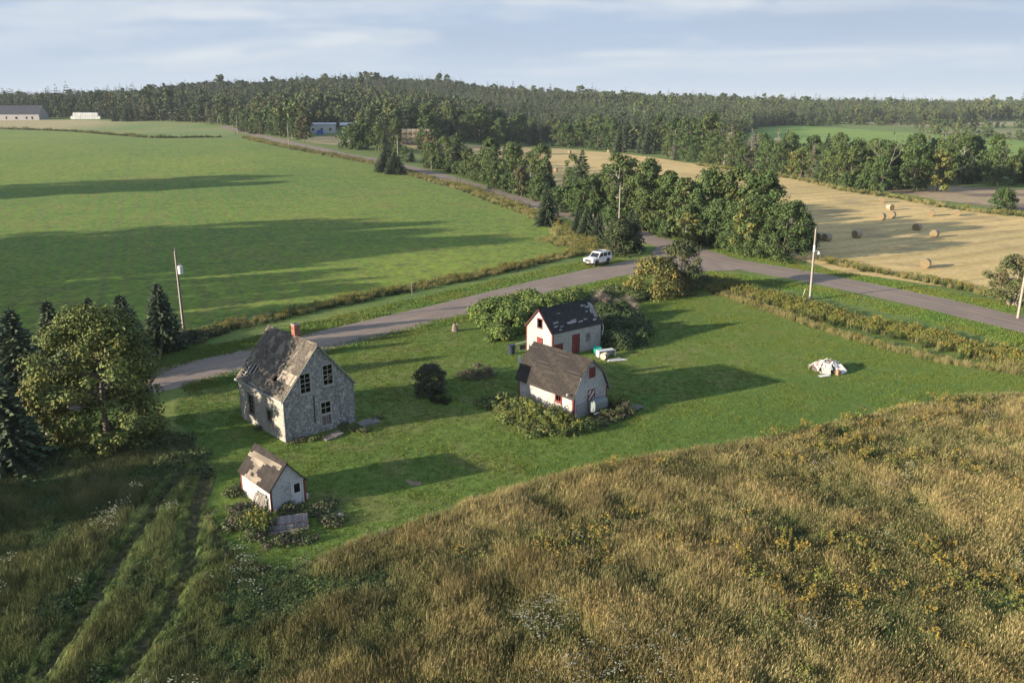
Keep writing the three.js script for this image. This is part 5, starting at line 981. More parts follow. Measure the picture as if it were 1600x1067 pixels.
{
  const [x, z] = [-13.89, -112.97], o = thing('fence_post', 'single grey fence post at the edge of the green field', 'post', [x, terrain(x, z), z]);
  part('post', rod([0, -0.3, 0], [0, 1.9, 0], 0.07, 0.06, 7), greyWood, o); part('wire_stub', rod([-0.15, 1.6, 0], [0.15, 1.62, 0], 0.012), steel, o);
}
function wire(label, a, b, sag, group) {
  const A = new THREE.Vector3(a[0], terrain(a[0], a[1]) + a[2], a[1]), B = new THREE.Vector3(b[0], terrain(b[0], b[1]) + b[2], b[1]), m = A.clone().add(B).multiplyScalar(0.5); m.y -= sag * 2;
  const o = part('overhead_wire', new THREE.TubeGeometry(new THREE.QuadraticBezierCurve3(A, m, B), 24, 0.008, 4), wireMat, scene); o.name = numbered('overhead_wire'); tag(o, label, 'wire', group); return o;
}
wire('overhead wire from the middle utility pole to the right utility pole', [...PL.mid, 9.45], [...PL.right, 9.95], 0.9);
wire('overhead wire from the right utility pole to the pole at the right edge', [...PL.right, 9.95], [...PL.edge, 9.95], 0.4);
wire('lower cable from the right utility pole back to the middle utility pole', [...PL.mid, 6.6], [...PL.right, 6.6], 1.0);
wire('overhead wire from the pole behind the spruce pair to the middle utility pole', [...PL.m4, 10.7], [...PL.mid, 9.45], 1.4);
wire('overhead wire along the far verge from the second pole to the spruce pair', [...PL.m3, 10.2], [...PL.m4, 10.7], 1.0);
wire('overhead wire between the two farthest roadside poles', [...PL.m2, 10.7], [...PL.m3, 10.2], 1.0);

// ---------------------------------------------------------------- the white off-road car
{
  const [x, z] = [14.11, -135.00], body = mat([0.78, 0.78, 0.77], 0.3), black = mat([0.012, 0.012, 0.013], 0.5), tint = mat([0.015, 0.02, 0.028], 0.08), lampM = mat([0.75, 0.75, 0.75], 0.15), rubber = mat([0.015, 0.015, 0.015], 0.9), rim = mat([0.06, 0.06, 0.065], 0.4, { metalness: 0.5 });
  const o = thing('parked_car', 'white boxy off-road car with black wheels on the left side road', 'car', [x, 0.08, z], 0); o.rotation.y = Math.PI + 0.80;   // +x is the nose
  o.scale.set(1.04, 1.16, 1.06);
  const extr = (pts, w, bev = 0.06) => { const s = new THREE.Shape(pts.map((p) => new THREE.Vector2(...p))); return new THREE.ExtrudeGeometry(s, { depth: w - 2 * bev, bevelEnabled: true, bevelThickness: bev, bevelSize: bev, bevelOffset: -bev, bevelSegments: 3 }).translate(0, 0, -w / 2 + bev); };
  const arch = (cx, cy, r) => { const p = []; for (let i = 0; i <= 8; i++) { const a = Math.PI - Math.PI * i / 8; p.push([cx + Math.cos(a) * r, cy + Math.sin(a) * r]); } return p; };
  part('body', extr([[-2.38, 0.52], [-1.95, 0.48], ...arch(-1.45, 0.48, 0.48), [-0.9, 0.46], [0.85, 0.46], ...arch(1.42, 0.48, 0.48), [2.1, 0.5], [2.42, 0.62], [2.44, 1.02], [2.36, 1.16], [1.15, 1.24], [0.95, 1.26], [-2.36, 1.26], [-2.44, 1.1]], 1.92, 0.07), body, o);
  part('roof', extr([[0.42, 1.78], [0.28, 1.90], [-2.05, 1.92], [-2.26, 1.84], [-2.28, 1.74], [0.5, 1.72]], 1.62, 0.05), body, o);
  const glassG = extr([[1.02, 1.25], [0.46, 1.76], [-2.22, 1.78], [-2.36, 1.25]], 1.66, 0.05); part('window_glass', glassG, tint, o);
  part('pillar', [bar([1.0, 1.24, 0.83], [0.44, 1.78, 0.76], 0.06, 0.07), bar([1.0, 1.24, -0.83], [0.44, 1.78, -0.76], 0.06, 0.07), bar([-0.25, 1.24, 0.85], [-0.28, 1.78, 0.80], 0.09, 0.05), bar([-0.25, 1.24, -0.85], [-0.28, 1.78, -0.80], 0.09, 0.05), bar([-1.35, 1.24, 0.85], [-1.3, 1.78, 0.80], 0.12, 0.05), bar([-1.35, 1.24, -0.85], [-1.3, 1.78, -0.80], 0.12, 0.05), bar([-2.34, 1.24, 0.82], [-2.2, 1.78, 0.78], 0.16, 0.1), bar([-2.34, 1.24, -0.82], [-2.2, 1.78, -0.78], 0.16, 0.1)], body, o);
  part('bonnet', new RoundedBoxGeometry(1.15, 0.1, 1.5, 2, 0.04).rotateZ(-0.06).translate(1.75, 1.2, 0), body, o);
  part('roof_rail', [box(2.0, 0.05, 0.05, -0.95, 1.98, 0.68), box(2.0, 0.05, 0.05, -0.95, 1.98, -0.68)], black, o); part('sunroof', box(0.9, 0.012, 1.0, -0.45, 1.925, 0), tint, o);
  part('grille', box(0.06, 0.3, 1.15, 2.43, 0.9, 0), black, o); part('bumper', [new RoundedBoxGeometry(0.22, 0.24, 1.9, 2, 0.05).translate(2.42, 0.58, 0), new RoundedBoxGeometry(0.2, 0.24, 1.9, 2, 0.05).translate(-2.42, 0.58, 0)], black, o);
  for (const s of [-1, 1]) {
    part('headlight', new RoundedBoxGeometry(0.08, 0.2, 0.28, 2, 0.03).translate(2.42, 0.92, s * 0.76), lampM, o); part('tail_light', box(0.05, 0.3, 0.16, -2.44, 1.02, s * 0.84), mat([0.3, 0.01, 0.01], 0.3), o);
    part('mirror', new RoundedBoxGeometry(0.16, 0.17, 0.2, 2, 0.04).translate(0.78, 1.32, s * 1.06), black, o); part('sill', box(1.9, 0.12, 0.08, 0, 0.45, s * 0.95), black, o);
    part('door_seam', [box(0.015, 0.66, 0.01, -0.25, 0.88, s * 0.962), box(0.015, 0.66, 0.01, 0.86, 0.9, s * 0.962), box(0.015, 0.6, 0.01, -1.2, 0.98, s * 0.962)], black, o);
    part('door_handle', [box(0.2, 0.03, 0.03, 0.0, 1.12, s * 0.965), box(0.2, 0.03, 0.03, -1.0, 1.12, s * 0.965)], black, o);
    for (const wx of [-1.45, 1.42]) {
      const w = new THREE.Group(); w.name = 'wheel'; w.position.set(wx, 0.42, s * 0.82); o.add(w);
      part('tyre', new THREE.TorusGeometry(0.30, 0.125, 10, 24), rubber, w); part('rim', [new THREE.CylinderGeometry(0.26, 0.26, 0.16, 20).rotateX(Math.PI / 2), ...[0, 1, 2, 3, 4].map((k) => box(0.05, 0.22, 0.03, 0, 0.12, s * 0.09).rotateZ(k * 1.2566))], rim, w);
      part('wheel_arch', new THREE.TorusGeometry(0.48, 0.045, 6, 16, Math.PI).translate(wx, 0.48, s * 0.95), black, o);
    }
  }
  part('number_plate', box(0.02, 0.11, 0.4, 2.54, 0.6, 0), mat([0.6, 0.6, 0.6], 0.5), o);
}
// ---------------------------------------------------------------- orange road sign, roadside posts, bins
{
  const [x, z] = [41.14, -156.73], o = thing('road_sign', 'orange diamond road sign at the edge of the bushes by the junction', 'sign', [x, 0, z], 0.35);
  part('panel', [new RoundedBoxGeometry(0.85, 0.85, 0.025, 2, 0.01).rotateZ(Math.PI / 4).translate(0, 1.75, 0)], mat([0.75, 0.16, 0.02], 0.5), o);
  part('post', [rod([-0.05, -0.2, -0.04], [0.0, 1.9, -0.04], 0.035), rod([0, 0.9, -0.05], [0.5, -0.1, -0.5], 0.025), rod([0, 0.9, -0.05], [-0.5, -0.1, -0.5], 0.025)], steel, o);
}
for (const [x, z, l] of [[...[-17.63, -270.19], 'left of two dark posts standing on the main road edge'], [...[-16.72, -270.39], 'right of two dark posts standing on the main road edge']]) {
  const o = thing('road_post', l, 'post', [x, terrain(x, z), z]); part('post', rod([0, -0.2, 0], [0, 1.5, 0], 0.14, 0.12, 8), mat([0.05, 0.05, 0.06], 0.7), o); part('cap', new THREE.SphereGeometry(0.13, 8, 6).translate(0, 1.55, 0), mat([0.07, 0.07, 0.08], 0.7), o);
}
for (const [x, z, m, l] of [[...[-161.49, -529.07], [0.03, 0.04, 0.07], 'dark blue wheelie bin at the far roadside near the crest'], [...[-158.37, -524.55], [0.16, 0.16, 0.17], 'grey wheelie bin at the far roadside near the crest']]) {
  const o = thing('wheelie_bin', l, 'bin', [x, terrain(x, z), z]), k = mat(m, 0.6); part('body', new THREE.CylinderGeometry(0.75, 0.6, 1.9, 4, 1).rotateY(Math.PI / 4).translate(0, 0.95, 0), k, o); part('lid', box(1.2, 0.12, 1.2, 0, 1.95, 0), k, o);
}
{ // bin and frame left of the white barn
  const [x, z] = [-0.07, -84.97], o = thing('rubbish_bin', 'dark blue rubbish bin on the grass left of the white barn', 'bin', [x, 0, z], 0.4), k = mat([0.025, 0.035, 0.06], 0.55);
  part('body', new THREE.CylinderGeometry(0.46, 0.36, 0.95, 4, 1).rotateY(Math.PI / 4).translate(0, 0.5, 0), k, o); part('lid', new RoundedBoxGeometry(0.74, 0.09, 0.76, 2, 0.03).translate(0, 1.02, 0), k, o); part('handle', box(0.5, 0.05, 0.06, 0, 0.98, -0.42), k, o);
  for (const s of [-1, 1]) part('wheel', new THREE.CylinderGeometry(0.11, 0.11, 0.06, 12).rotateZ(Math.PI / 2).translate(s * 0.26, 0.11, -0.3), k, o);
  const [x2, z2] = [0.76, -85.68], f = thing('metal_frame', 'pale leaning metal frame beside the dark blue bin', 'frame', [x2, 0, z2], 0.3);
  part('leg', bar([-0.35, 0.95, 0], [0.05, 0, 0.15], 0.06), trimWhite, f); part('top_bar', bar([-0.35, 0.95, 0], [0.95, 1.1, -0.2], 0.08), trimWhite, f); part('leg', bar([0.9, 1.1, -0.2], [0.75, 0, -0.1], 0.05), trimGrey, f); part('dark_panel', bar([0.1, 0.5, -0.05], [0.8, 0.55, -0.15], 0.5, 0.03), mat([0.03, 0.03, 0.035], 0.7), f);
}
// stumps
for (const [x, z, s, l] of [[...[-6.69, -94.22], 1, 'pale broken tree stump alone on the lawn near the road'], [...[-2.23, -93.11], 1.05, 'grey tree stump at the foot of the knotweed thicket']]) {
  const o = thing('tree_stump', l, 'stump', [x, 0, z]), g = new THREE.CylinderGeometry(0.31 * s, 0.42 * s, 0.8 * s, 14, 4), p = g.attributes.position;
  for (let i = 0; i < p.count; i++) { const a = Math.atan2(p.getZ(i), p.getX(i)), k = 1 + 0.22 * vn(a * 1.6 + s * 9, p.getY(i) * 2), top = p.getY(i) > 0.3 ? 0.25 * vn(a * 1.3, 4 + s) : 0; p.setXYZ(i, p.getX(i) * k, p.getY(i) + top, p.getZ(i) * k); } g.computeVertexNormals();
  part('trunk', g.translate(0, 0.38, 0), mat([1, 1, 1], 0.95, { map: woodTex(1, [0.28, 0.23, 0.185], [0.16, 0.13, 0.11], 5, 0.2) }), o);
  part('root', [rod([0.25, 0.15, 0.1], [0.6, -0.05, 0.25], 0.1, 0.04), rod([-0.25, 0.15, 0.1], [-0.6, -0.05, 0.3], 0.1, 0.04), rod([0, 0.15, -0.25], [0.1, -0.05, -0.6], 0.1, 0.04)], barkMat, o);
}
// ---------------------------------------------------------------- junk beside the white barn
{
  const [x, z] = [9.07, -85.44], o = thing('turquoise_tub', 'turquoise tub among the junk beside the white barn', 'tub', [x, 0, z]);
  part('tub', new THREE.LatheGeometry([[0.001, 0.05], [0.34, 0.05], [0.42, 0.48], [0.46, 0.5], [0.40, 0.52], [0.33, 0.1], [0.001, 0.1]].map((p) => new THREE.Vector2(...p)), 18), mat([0.02, 0.36, 0.27], 0.5), o); part('lid', new THREE.CylinderGeometry(0.45, 0.45, 0.05, 18).rotateX(0.25).translate(0.1, 0.55, 0), mat([0.03, 0.40, 0.30], 0.5), o);
}
{
  const [x, z] = [9.95, -84.05], o = thing('white_bathtub', 'white trough lying on its side beside the white barn', 'trough', [x, 0, z], 0.42);
  part('basin', [box(1.9, 0.05, 0.7, 0, 0.72, -0.1), box(1.9, 0.62, 0.05, 0, 0.38, -0.42), box(0.05, 0.62, 0.7, -0.95, 0.40, -0.1), box(0.05, 0.62, 0.7, 0.95, 0.40, -0.1)], mat([0.66, 0.66, 0.66], 0.4), o); part('rim', [box(2.05, 0.08, 0.06, 0, 0.74, 0.26), box(0.08, 0.66, 0.06, -0.98, 0.4, 0.26), box(0.08, 0.66, 0.06, 0.98, 0.4, 0.26)], trimWhite, o);
}
{
  const [x, z] = [9.65, -83.14], o = thing('cable_drum', 'small pale wooden cable drum in front of the white trough', 'drum', [x, 0, z], 0.9), m = mat([0.42, 0.37, 0.30], 0.9);
  for (const s of [-1, 1]) part('disc', new THREE.CylinderGeometry(0.36, 0.36, 0.06, 20).rotateZ(Math.PI / 2).translate(s * 0.22, 0.36, 0), m, o); part('core', new THREE.CylinderGeometry(0.2, 0.2, 0.42, 16).rotateZ(Math.PI / 2).translate(0, 0.36, 0), mat([0.25, 0.21, 0.17], 0.9), o);
}
{
  const [x, z] = [10.87, -82.70], o = thing('white_boards', 'white boards lying flat on the grass beside the cable drum', 'boards', [x, 0, z], 0.35);
  [[0, 0.06, 0, 2.0, 0.24, 0.05], [0.25, 0.1, 0.28, 1.7, 0.2, -0.1], [-0.1, 0.1, -0.26, 1.5, 0.18, 0.14]].forEach(([bx, by, bz, l, w, t]) => part('board', box(l, 0.04, w), trimWhite, o, [bx, by, bz]).rotation.y = t);
}
// ---------------------------------------------------------------- the heap of rubbish on the lawn
{
  const [cx, cz] = [31.69, -79.48], r = rng(21), o = thing('rubbish_heap', 'heap of white panels, boards and rubble on the lawn at right', 'heap', [cx, 0, cz], 0);
  const core = new THREE.IcosahedronGeometry(1, 3), p = core.attributes.position; for (let i = 0; i < p.count; i++) { const k = 1 + 0.18 * vn(p.getX(i) * 3 + 5, p.getZ(i) * 3 + p.getY(i) * 2); p.setXYZ(i, p.getX(i) * 1.45 * k, Math.max(-0.1, p.getY(i)) * 0.85 * k, p.getZ(i) * 1.1 * k); } core.computeVertexNormals();
  part('rubble', core, mat([0.12, 0.10, 0.09], 1), o);
  const ms = [mat([0.66, 0.65, 0.63], 0.7), mat([0.58, 0.57, 0.55], 0.7), mat([0.48, 0.40, 0.37], 0.8), mat([0.62, 0.60, 0.50], 0.8), mat([0.30, 0.25, 0.22], 0.9), mat([0.26, 0.06, 0.05], 0.8)];
  for (let i = 0; i < 54; i++) {
    const a = r() * 6.28, u = Math.sqrt(r()), y = 0.92 * Math.sqrt(Math.max(0, 1 - u * u)) + 0.08, big = r() < 0.3, g = big ? box(0.4 + 0.6 * r(), 0.03, 0.3 + 0.4 * r()) : box(0.5 + 0.9 * r(), 0.035, 0.09 + 0.1 * r());
    const m = part(big ? 'panel' : 'board', g, ms[Math.floor(Math.pow(r(), 2.1) * 6)], o, [Math.cos(a) * u * 1.6, y, Math.sin(a) * u * 1.25]); m.rotation.set(Math.sin(a) * u * 0.75 + (r() - 0.5) * 0.5, r() * 6.28, -Math.cos(a) * u * 0.75 + (r() - 0.5) * 0.5, 'YXZ'); m.rotation.order = 'XZY';
  }
  const lay = (name, label, cat, dx, dz, y, geo, m, rot) => { const top = cat === 'box', q = part(name, geo, m, top ? scene : o, top ? [cx + dx, y, cz + dz] : [dx, y, dz]); q.rotation.set(...rot); tag(q, label, top ? cat : null); if (top) q.name = numbered(name); return q; };
  lay('white_panel', 'clean white panel leaning at the right front of the rubbish heap', 'panel', 0.95, 1.0, 0.42, new RoundedBoxGeometry(0.85, 0.04, 1.0, 1, 0.01), ms[0], [0.75, 0.5, 0]);
  lay('cream_panel', 'cream coloured panel leaning on the middle front of the rubbish heap', 'panel', -0.55, 1.18, 0.36, new RoundedBoxGeometry(0.85, 0.04, 0.75, 1, 0.01), ms[3], [0.9, -0.1, 0]);
  lay('cardboard_box', 'brown cardboard box at the right front foot of the rubbish heap', 'box', 0.55, 1.5, 0.25, new RoundedBoxGeometry(0.42, 0.5, 0.35, 1, 0.015), mat([0.33, 0.20, 0.12], 0.9), [0, 0.4, 0.05]);
  lay('fallen_panel', 'white sheet lying flat on the grass at the left foot of the heap', 'panel', -1.0, 2.0, 0.10, new RoundedBoxGeometry(1.1, 0.03, 0.45, 1, 0.01), ms[0], [0.05, 0.25, 0.03]);
}
// ---------------------------------------------------------------- hay bales
const baleSide = mat([1, 1, 1], 0.8, { map: colorTex(256, 256, (u, v) => tone(mix3([0.42, 0.37, 0.29], [0.32, 0.265, 0.18], clamp(0.5 + fbm(u * 18, v * 10, 4))), (v * 24) % 1 < 0.18 ? 0.85 : 1)), bumpMap: grayTex(256, 256, (u, v) => 0.5 + 0.5 * vn(u * 90, v * 60)), bumpScale: 0.03 });
const baleEnd = mat([1, 1, 1], 0.95, { map: colorTex(256, 256, (u, v) => { const x = u - 0.5, y = v - 0.5, d = Math.hypot(x, y) * 2, a = Math.atan2(y, x); return tone(mix3([0.32, 0.245, 0.13], [0.19, 0.135, 0.085], clamp(0.45 + 0.45 * Math.sin(d * 46 + a + 1.5 * vn(a * 2, d * 6)) + fbm(u * 22, v * 22, 3) * 0.7)), 0.95); }), bumpMap: grayTex(256, 256, (u, v) => 0.5 + 0.5 * vn(u * 60, v * 60)), bumpScale: 0.04 });
function makeBale(R, Lb, side, end) {
  const o = new THREE.Group(), b = new THREE.CylinderGeometry(R, R, Lb, 28, 5, true), p = b.attributes.position;
  for (let i = 0; i < p.count; i++) { const a = Math.atan2(p.getZ(i), p.getX(i)), k = 1 + 0.018 * vn(a * 3 + 3, p.getY(i) * 3) - 0.05 * Math.pow(Math.abs(p.getY(i)) / (Lb / 2), 6); p.setX(i, p.getX(i) * k); p.setZ(i, p.getZ(i) * k); } b.computeVertexNormals();
  part('wrap', b.rotateZ(Math.PI / 2), side, o);
  for (const s of [-1, 1]) { const e = new THREE.CircleGeometry(R * 0.965, 28).rotateY(s * Math.PI / 2).translate(s * (Lb / 2 - 0.015), 0, 0); part('end_face', e, end, o); }
  return o;
}
const bale0 = makeBale(0.78, 1.35, baleSide, baleEnd);
const bales = [
  [[66.99, -132.82], 0.95, 'hay bale nearest the road, its straw face in the sun'], [[60.81, -159.73], 0.55, 'hay bale just right of the utility pole, before its half hidden twin'], [[59.72, -160.50], 0.6, 'hay bale half hidden behind the utility pole'],
  [[68.17, -163.64], 0.5, 'lone hay bale in the shaded strip right of the utility pole'], [[84.61, -173.36], 0.7, 'upper left hay bale of the diagonal pair in the right middle of the hay field'], [[83.67, -164.04], 0.8, 'lower right hay bale of the diagonal pair in the right middle of the hay field'],
  [[84.11, -189.40], 0.8, 'left hay bale of the touching pair in the middle of the hay field'], [[87.85, -192.63], 0.9, 'right hay bale of the touching pair in the middle of the hay field'], [[93.54, -206.68], 1.9, 'hay bale right behind the touching pair'], [[98.47, -222.84], 1.2, 'hay bale farthest back, near the corner of the ploughed field'],
  [[98.49, -195.97], 1.1, 'left hay bale of the two standing apart at the right back of the hay field'], [[104.95, -196.53], 1.1, 'right hay bale of the two standing apart at the right back of the hay field'], [[90.54, -316.62], 1.5, 'far hay bale beside the tree belt below the dead spruces'], [[61.49, -390.61], 1.1, 'far hay bale seen over the roadside belt, right one'],
  [[29.47, -435.59], 0.8, 'small far hay bale against the back tree line'], [[16.32, -317.43], 1.0, 'hay bale beside the belt at the left gap of the hay field'], [[50.46, -444.67], 1.0, 'tiny far hay bale along the back tree line, right one'],
];
for (const [[x, z], turn, label] of bales) { const o = bale0.clone(); o.name = numbered('hay_bale'); o.position.set(x, terrain(x, z) + 0.75, z); o.rotation.y = turn; o.userData = {}; tag(o, label, 'hay bale', 'round bales in the hay field'); scene.add(o); }
{ // stack of bales past the road
  const [x, z] = [-47.59, -426.13]; for (let j = 0; j < 3; j++) for (let i = 0; i < 6; i++) { const o = bale0.clone(); o.name = numbered('hay_bale'); const s = 1.9; o.scale.setScalar(s); o.position.set(x - 6.0 + i * 2.55, terrain(x, z) + 1.4 + j * 2.45, z); o.rotation.y = 0.35; o.userData = {}; tag(o, 'hay bale in the stack seen between trees past the road', 'hay bale', 'stacked hay bales past the road'); scene.add(o); }
}
{ // white wrapped bales at the far left farm
  const wrap = mat([0.5, 0.51, 0.52], 0.5), b = makeBale(0.95, 1.6, wrap, wrap), [x, z] = [-348.52, -682.44], r = rng(4);
  for (let j = 0; j < 2; j++) for (let i = 0; i < 12 - 2 * j; i++) { const o = b.clone(); o.name = numbered('wrapped_bale'); const k = 1.5; o.scale.setScalar(k); o.position.set(x + i * 1.92 + j * 1.4 * k, terrain(x, z) + (0.9 + j * 1.7) * k, z - r() * 0.3); o.rotation.y = Math.PI / 2 + (r() - 0.5) * 0.1; o.userData = {}; tag(o, 'white plastic-wrapped bale in the long row at the far left farm', 'wrapped bale', 'white wrapped bales at the far left farm'); scene.add(o); }
}
// ---------------------------------------------------------------- grasses, weeds and thickets
function bladeClump(seed, { n, spread, h, w, cols, heads = 0, headCol, bend = 0.25, leafy = 0 }) {
  const L = new Leaves(seed), r = L.r;
  for (let i = 0; i < n; i++) {
    const a = r() * 6.283, R = Math.sqrt(r()) * spread, x = Math.cos(a) * R, z = Math.sin(a) * R, hh = h * (0.5 + 0.6 * r()), az = r() * 6.283, lean = bend * hh * (0.3 + r()), dx = Math.cos(az), dz = Math.sin(az), f = r() * 6.283, wx = Math.cos(f) * w * (0.6 + 0.8 * r()) / 2, wz = Math.sin(f) * w / 2;
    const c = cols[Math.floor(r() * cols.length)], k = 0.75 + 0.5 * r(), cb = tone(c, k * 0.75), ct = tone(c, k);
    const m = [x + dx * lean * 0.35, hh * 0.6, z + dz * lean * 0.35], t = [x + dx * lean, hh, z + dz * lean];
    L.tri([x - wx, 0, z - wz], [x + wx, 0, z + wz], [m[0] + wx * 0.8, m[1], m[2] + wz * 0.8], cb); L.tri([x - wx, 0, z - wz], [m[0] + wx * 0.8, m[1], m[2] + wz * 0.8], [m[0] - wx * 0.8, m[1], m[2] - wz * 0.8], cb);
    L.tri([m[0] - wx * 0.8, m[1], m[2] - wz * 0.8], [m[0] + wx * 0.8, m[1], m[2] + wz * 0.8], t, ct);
    if (r() < heads) { const hc = tone(headCol[Math.floor(r() * headCol.length)], 0.8 + 0.4 * r()), q = 0.012 + 0.014 * r(), l = 0.10 + 0.12 * r(), y = hh - l * 0.4; for (const [ex, ez] of [[q, 0], [0, q]]) { const px = lerp(m[0], t[0], 0.85), pz = lerp(m[2], t[2], 0.85); L.tri([px - ex, y + l * 0.4, pz - ez], [px, y - 0.02, pz], [px + ex, y + l * 0.4, pz + ez], hc); L.tri([px - ex, y + l * 0.4, pz - ez], [px + ex, y + l * 0.4, pz + ez], [t[0], y + l, t[2]], hc); } }
    for (let q = 0; q < leafy; q++) L.kite([x + (r() - 0.5) * 0.12 + dx * lean * q / leafy, hh * (0.25 + 0.7 * q / leafy), z + (r() - 0.5) * 0.12], norm3([r() - 0.5, 0.8, r() - 0.5]), 0.09 + 0.06 * r(), tone(c, 0.8 + 0.5 * r()), 1.6);
  }
  return L.geo();
}
const TAN = [[0.34, 0.295, 0.115], [0.27, 0.245, 0.085], [0.42, 0.36, 0.165], [0.225, 0.21, 0.075]], SAGE = [[0.165, 0.175, 0.05], [0.125, 0.15, 0.042], [0.20, 0.19, 0.062]], DEEP = [[0.055, 0.082, 0.018], [0.072, 0.10, 0.022], [0.09, 0.11, 0.028]], SEED = [[0.33, 0.26, 0.13], [0.28, 0.215, 0.10], [0.40, 0.33, 0.17]];
const clumps = {
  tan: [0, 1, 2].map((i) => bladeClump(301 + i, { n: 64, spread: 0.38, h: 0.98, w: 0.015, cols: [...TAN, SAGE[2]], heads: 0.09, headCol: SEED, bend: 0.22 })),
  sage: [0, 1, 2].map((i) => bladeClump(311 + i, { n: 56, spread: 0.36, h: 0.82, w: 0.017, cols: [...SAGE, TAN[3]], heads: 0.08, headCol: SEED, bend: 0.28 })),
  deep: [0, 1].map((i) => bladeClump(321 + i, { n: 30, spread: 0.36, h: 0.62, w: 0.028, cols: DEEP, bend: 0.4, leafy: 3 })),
};
function plume(seed, n, cols, size, stemH) {      // goldenrod: leafy stems with a yellow plume
  const L = new Leaves(seed), r = L.r;
  for (let i = 0; i < n; i++) {
    const a = r() * 6.283, R = Math.sqrt(r()) * 0.42, x = Math.cos(a) * R, z = Math.sin(a) * R, h = stemH * (0.7 + 0.45 * r()), lx = (r() - 0.5) * 0.25, lz = (r() - 0.5) * 0.25;
    L.tri([x - 0.008, 0, z], [x + 0.008, 0, z], [x + lx, h, z + lz], [0.07, 0.085, 0.03]);
    for (let q = 0; q < 9; q++) { const t = 0.15 + 0.68 * q / 9; L.kite([x + lx * t + (r() - 0.5) * 0.16, h * t, z + lz * t + (r() - 0.5) * 0.16], norm3([r() - 0.5, 0.9, r() - 0.5]), 0.10 + 0.05 * r(), tone([0.065, 0.10, 0.026], 0.7 + 0.7 * r()), 1.7); }
    for (let q = 0; q < 10; q++) { const t = q / 10; L.kite([x + lx + (r() - 0.5) * 0.20 * (1 - t), h - 0.06 + 0.2 * t, z + lz + (r() - 0.5) * 0.20 * (1 - t)], unit(r), size * (0.7 + 0.6 * r()), tone(cols[Math.floor(r() * cols.length)], 0.75 + 0.5 * r()), 1.5); }
  }
  return L.geo();
}
const GOLD = [[0.29, 0.205, 0.035], [0.24, 0.18, 0.038], [0.19, 0.16, 0.036], [0.31, 0.205, 0.03]];
const gold = [0, 1].map((i) => plume(331 + i, 11, GOLD, 0.075, 0.95)), goldDull = [0, 1].map((i) => plume(341 + i, 11, [[0.17, 0.18, 0.035], [0.12, 0.155, 0.03], [0.27, 0.22, 0.03], [0.10, 0.14, 0.028]], 0.085, 1.0));
function umbels(seed) {                        // white flat flower heads on thin stems
  const L = new Leaves(seed), r = L.r;
  for (let i = 0; i < 8; i++) { const a = r() * 6.283, R = Math.sqrt(r()) * 0.4, x = Math.cos(a) * R, z = Math.sin(a) * R, h = 0.75 + 0.4 * r(); L.tri([x - 0.007, 0, z], [x + 0.007, 0, z], [x, h, z], [0.08, 0.11, 0.04]); for (let q = 0; q < 4; q++) L.kite([x + (r() - 0.5) * 0.07, h + 0.02 * r(), z + (r() - 0.5) * 0.07], norm3([(r() - 0.5) * 0.7, 1, (r() - 0.5) * 0.7]), 0.05 + 0.03 * r(), tone([0.38, 0.38, 0.28], 0.8 + 0.3 * r())); for (let q = 0; q < 4; q++) L.kite([x + (r() - 0.5) * 0.2, h * 0.6 * r(), z + (r() - 0.5) * 0.2], norm3([r() - 0.5, 1, r() - 0.5]), 0.1, tone([0.07, 0.10, 0.03], 0.8 + 0.5 * r()), 1.4); }
  return L.geo();
}
const umbel = [umbels(351), umbels(352)];
const spray = [0, 1, 2].map((i) => { const L = new Leaves(361 + i), r = L.r; for (let k = 0; k < 64; k++) { const d = unit(r), q = 0.5 * Math.pow(r(), 0.45); L.kite([d[0] * q, 0.25 + d[1] * q * 0.8, d[2] * q], norm3([d[0] * 0.5 + (r() - 0.5), 0.6 + d[1] * 0.4, d[2] * 0.5 + (r() - 0.5)]), 0.13 + 0.09 * r(), tone([1, 1, 1], 0.62 + 0.75 * r()), 1.35); } return L.geo(); });
const twigs = [0, 1].map((i) => { const L = new Leaves(371 + i), r = L.r; for (let k = 0; k < 46; k++) { const d = unit(r), e = unit(r), q = 0.45 * r(), c = tone([1, 1, 1], 0.6 + 0.8 * r()), A = [d[0] * q, 0.3 + d[1] * q * 0.7, d[2] * q], l = 0.4 + 0.4 * r(); L.tri(A, [A[0] + 0.022, A[1], A[2] + 0.022], [A[0] + e[0] * l, A[1] + Math.abs(e[1]) * l * 0.6, A[2] + e[2] * l], c); } return L.geo(); });

function fill(poly, perM2, seed, fn, margin = 4) {      // random spots in a polygon, in view
  let x0 = 1e9, x1 = -1e9, z0 = 1e9, z1 = -1e9; for (const [x, z] of poly) { x0 = Math.min(x0, x); x1 = Math.max(x1, x); z0 = Math.min(z0, z); z1 = Math.max(z1, z); }
  const r = rng(seed), n = Math.round((x1 - x0) * (z1 - z0) * perM2);
  for (let i = 0; i < n; i++) { const x = lerp(x0, x1, r()), z = lerp(z0, z1, r()); if (inView(x, z, margin) && inside(poly, x, z)) fn(x, z, r); }
}
class Beds { constructor(name, label, category) { this.g = stuff(name, label, category); this.sets = new Map(); } add(name, geo, a) { const k = name + '|' + geo.uuid; if (!this.sets.has(k)) this.sets.set(k, { name, geo, list: [] }); this.sets.get(k).list.push(a); } done(m = leafMat) { let n = 0; for (const s of this.sets.values()) { scatterInto(this.g, s.name, s.geo, m, s.list); n += s.list.length; } console.log(this.g.name, n); return this; } }
const pick = (a, r) => a[Math.floor(r() * a.length)];
const item = (x, z, r, s, c, w = 1, dy = 0) => ({ x, y: terrain(x, z) + dy, z, r: r() * 6.283, s, w, c: rgb(...c), tx: (r() - 0.5) * 0.25, tz: (r() - 0.5) * 0.25 });

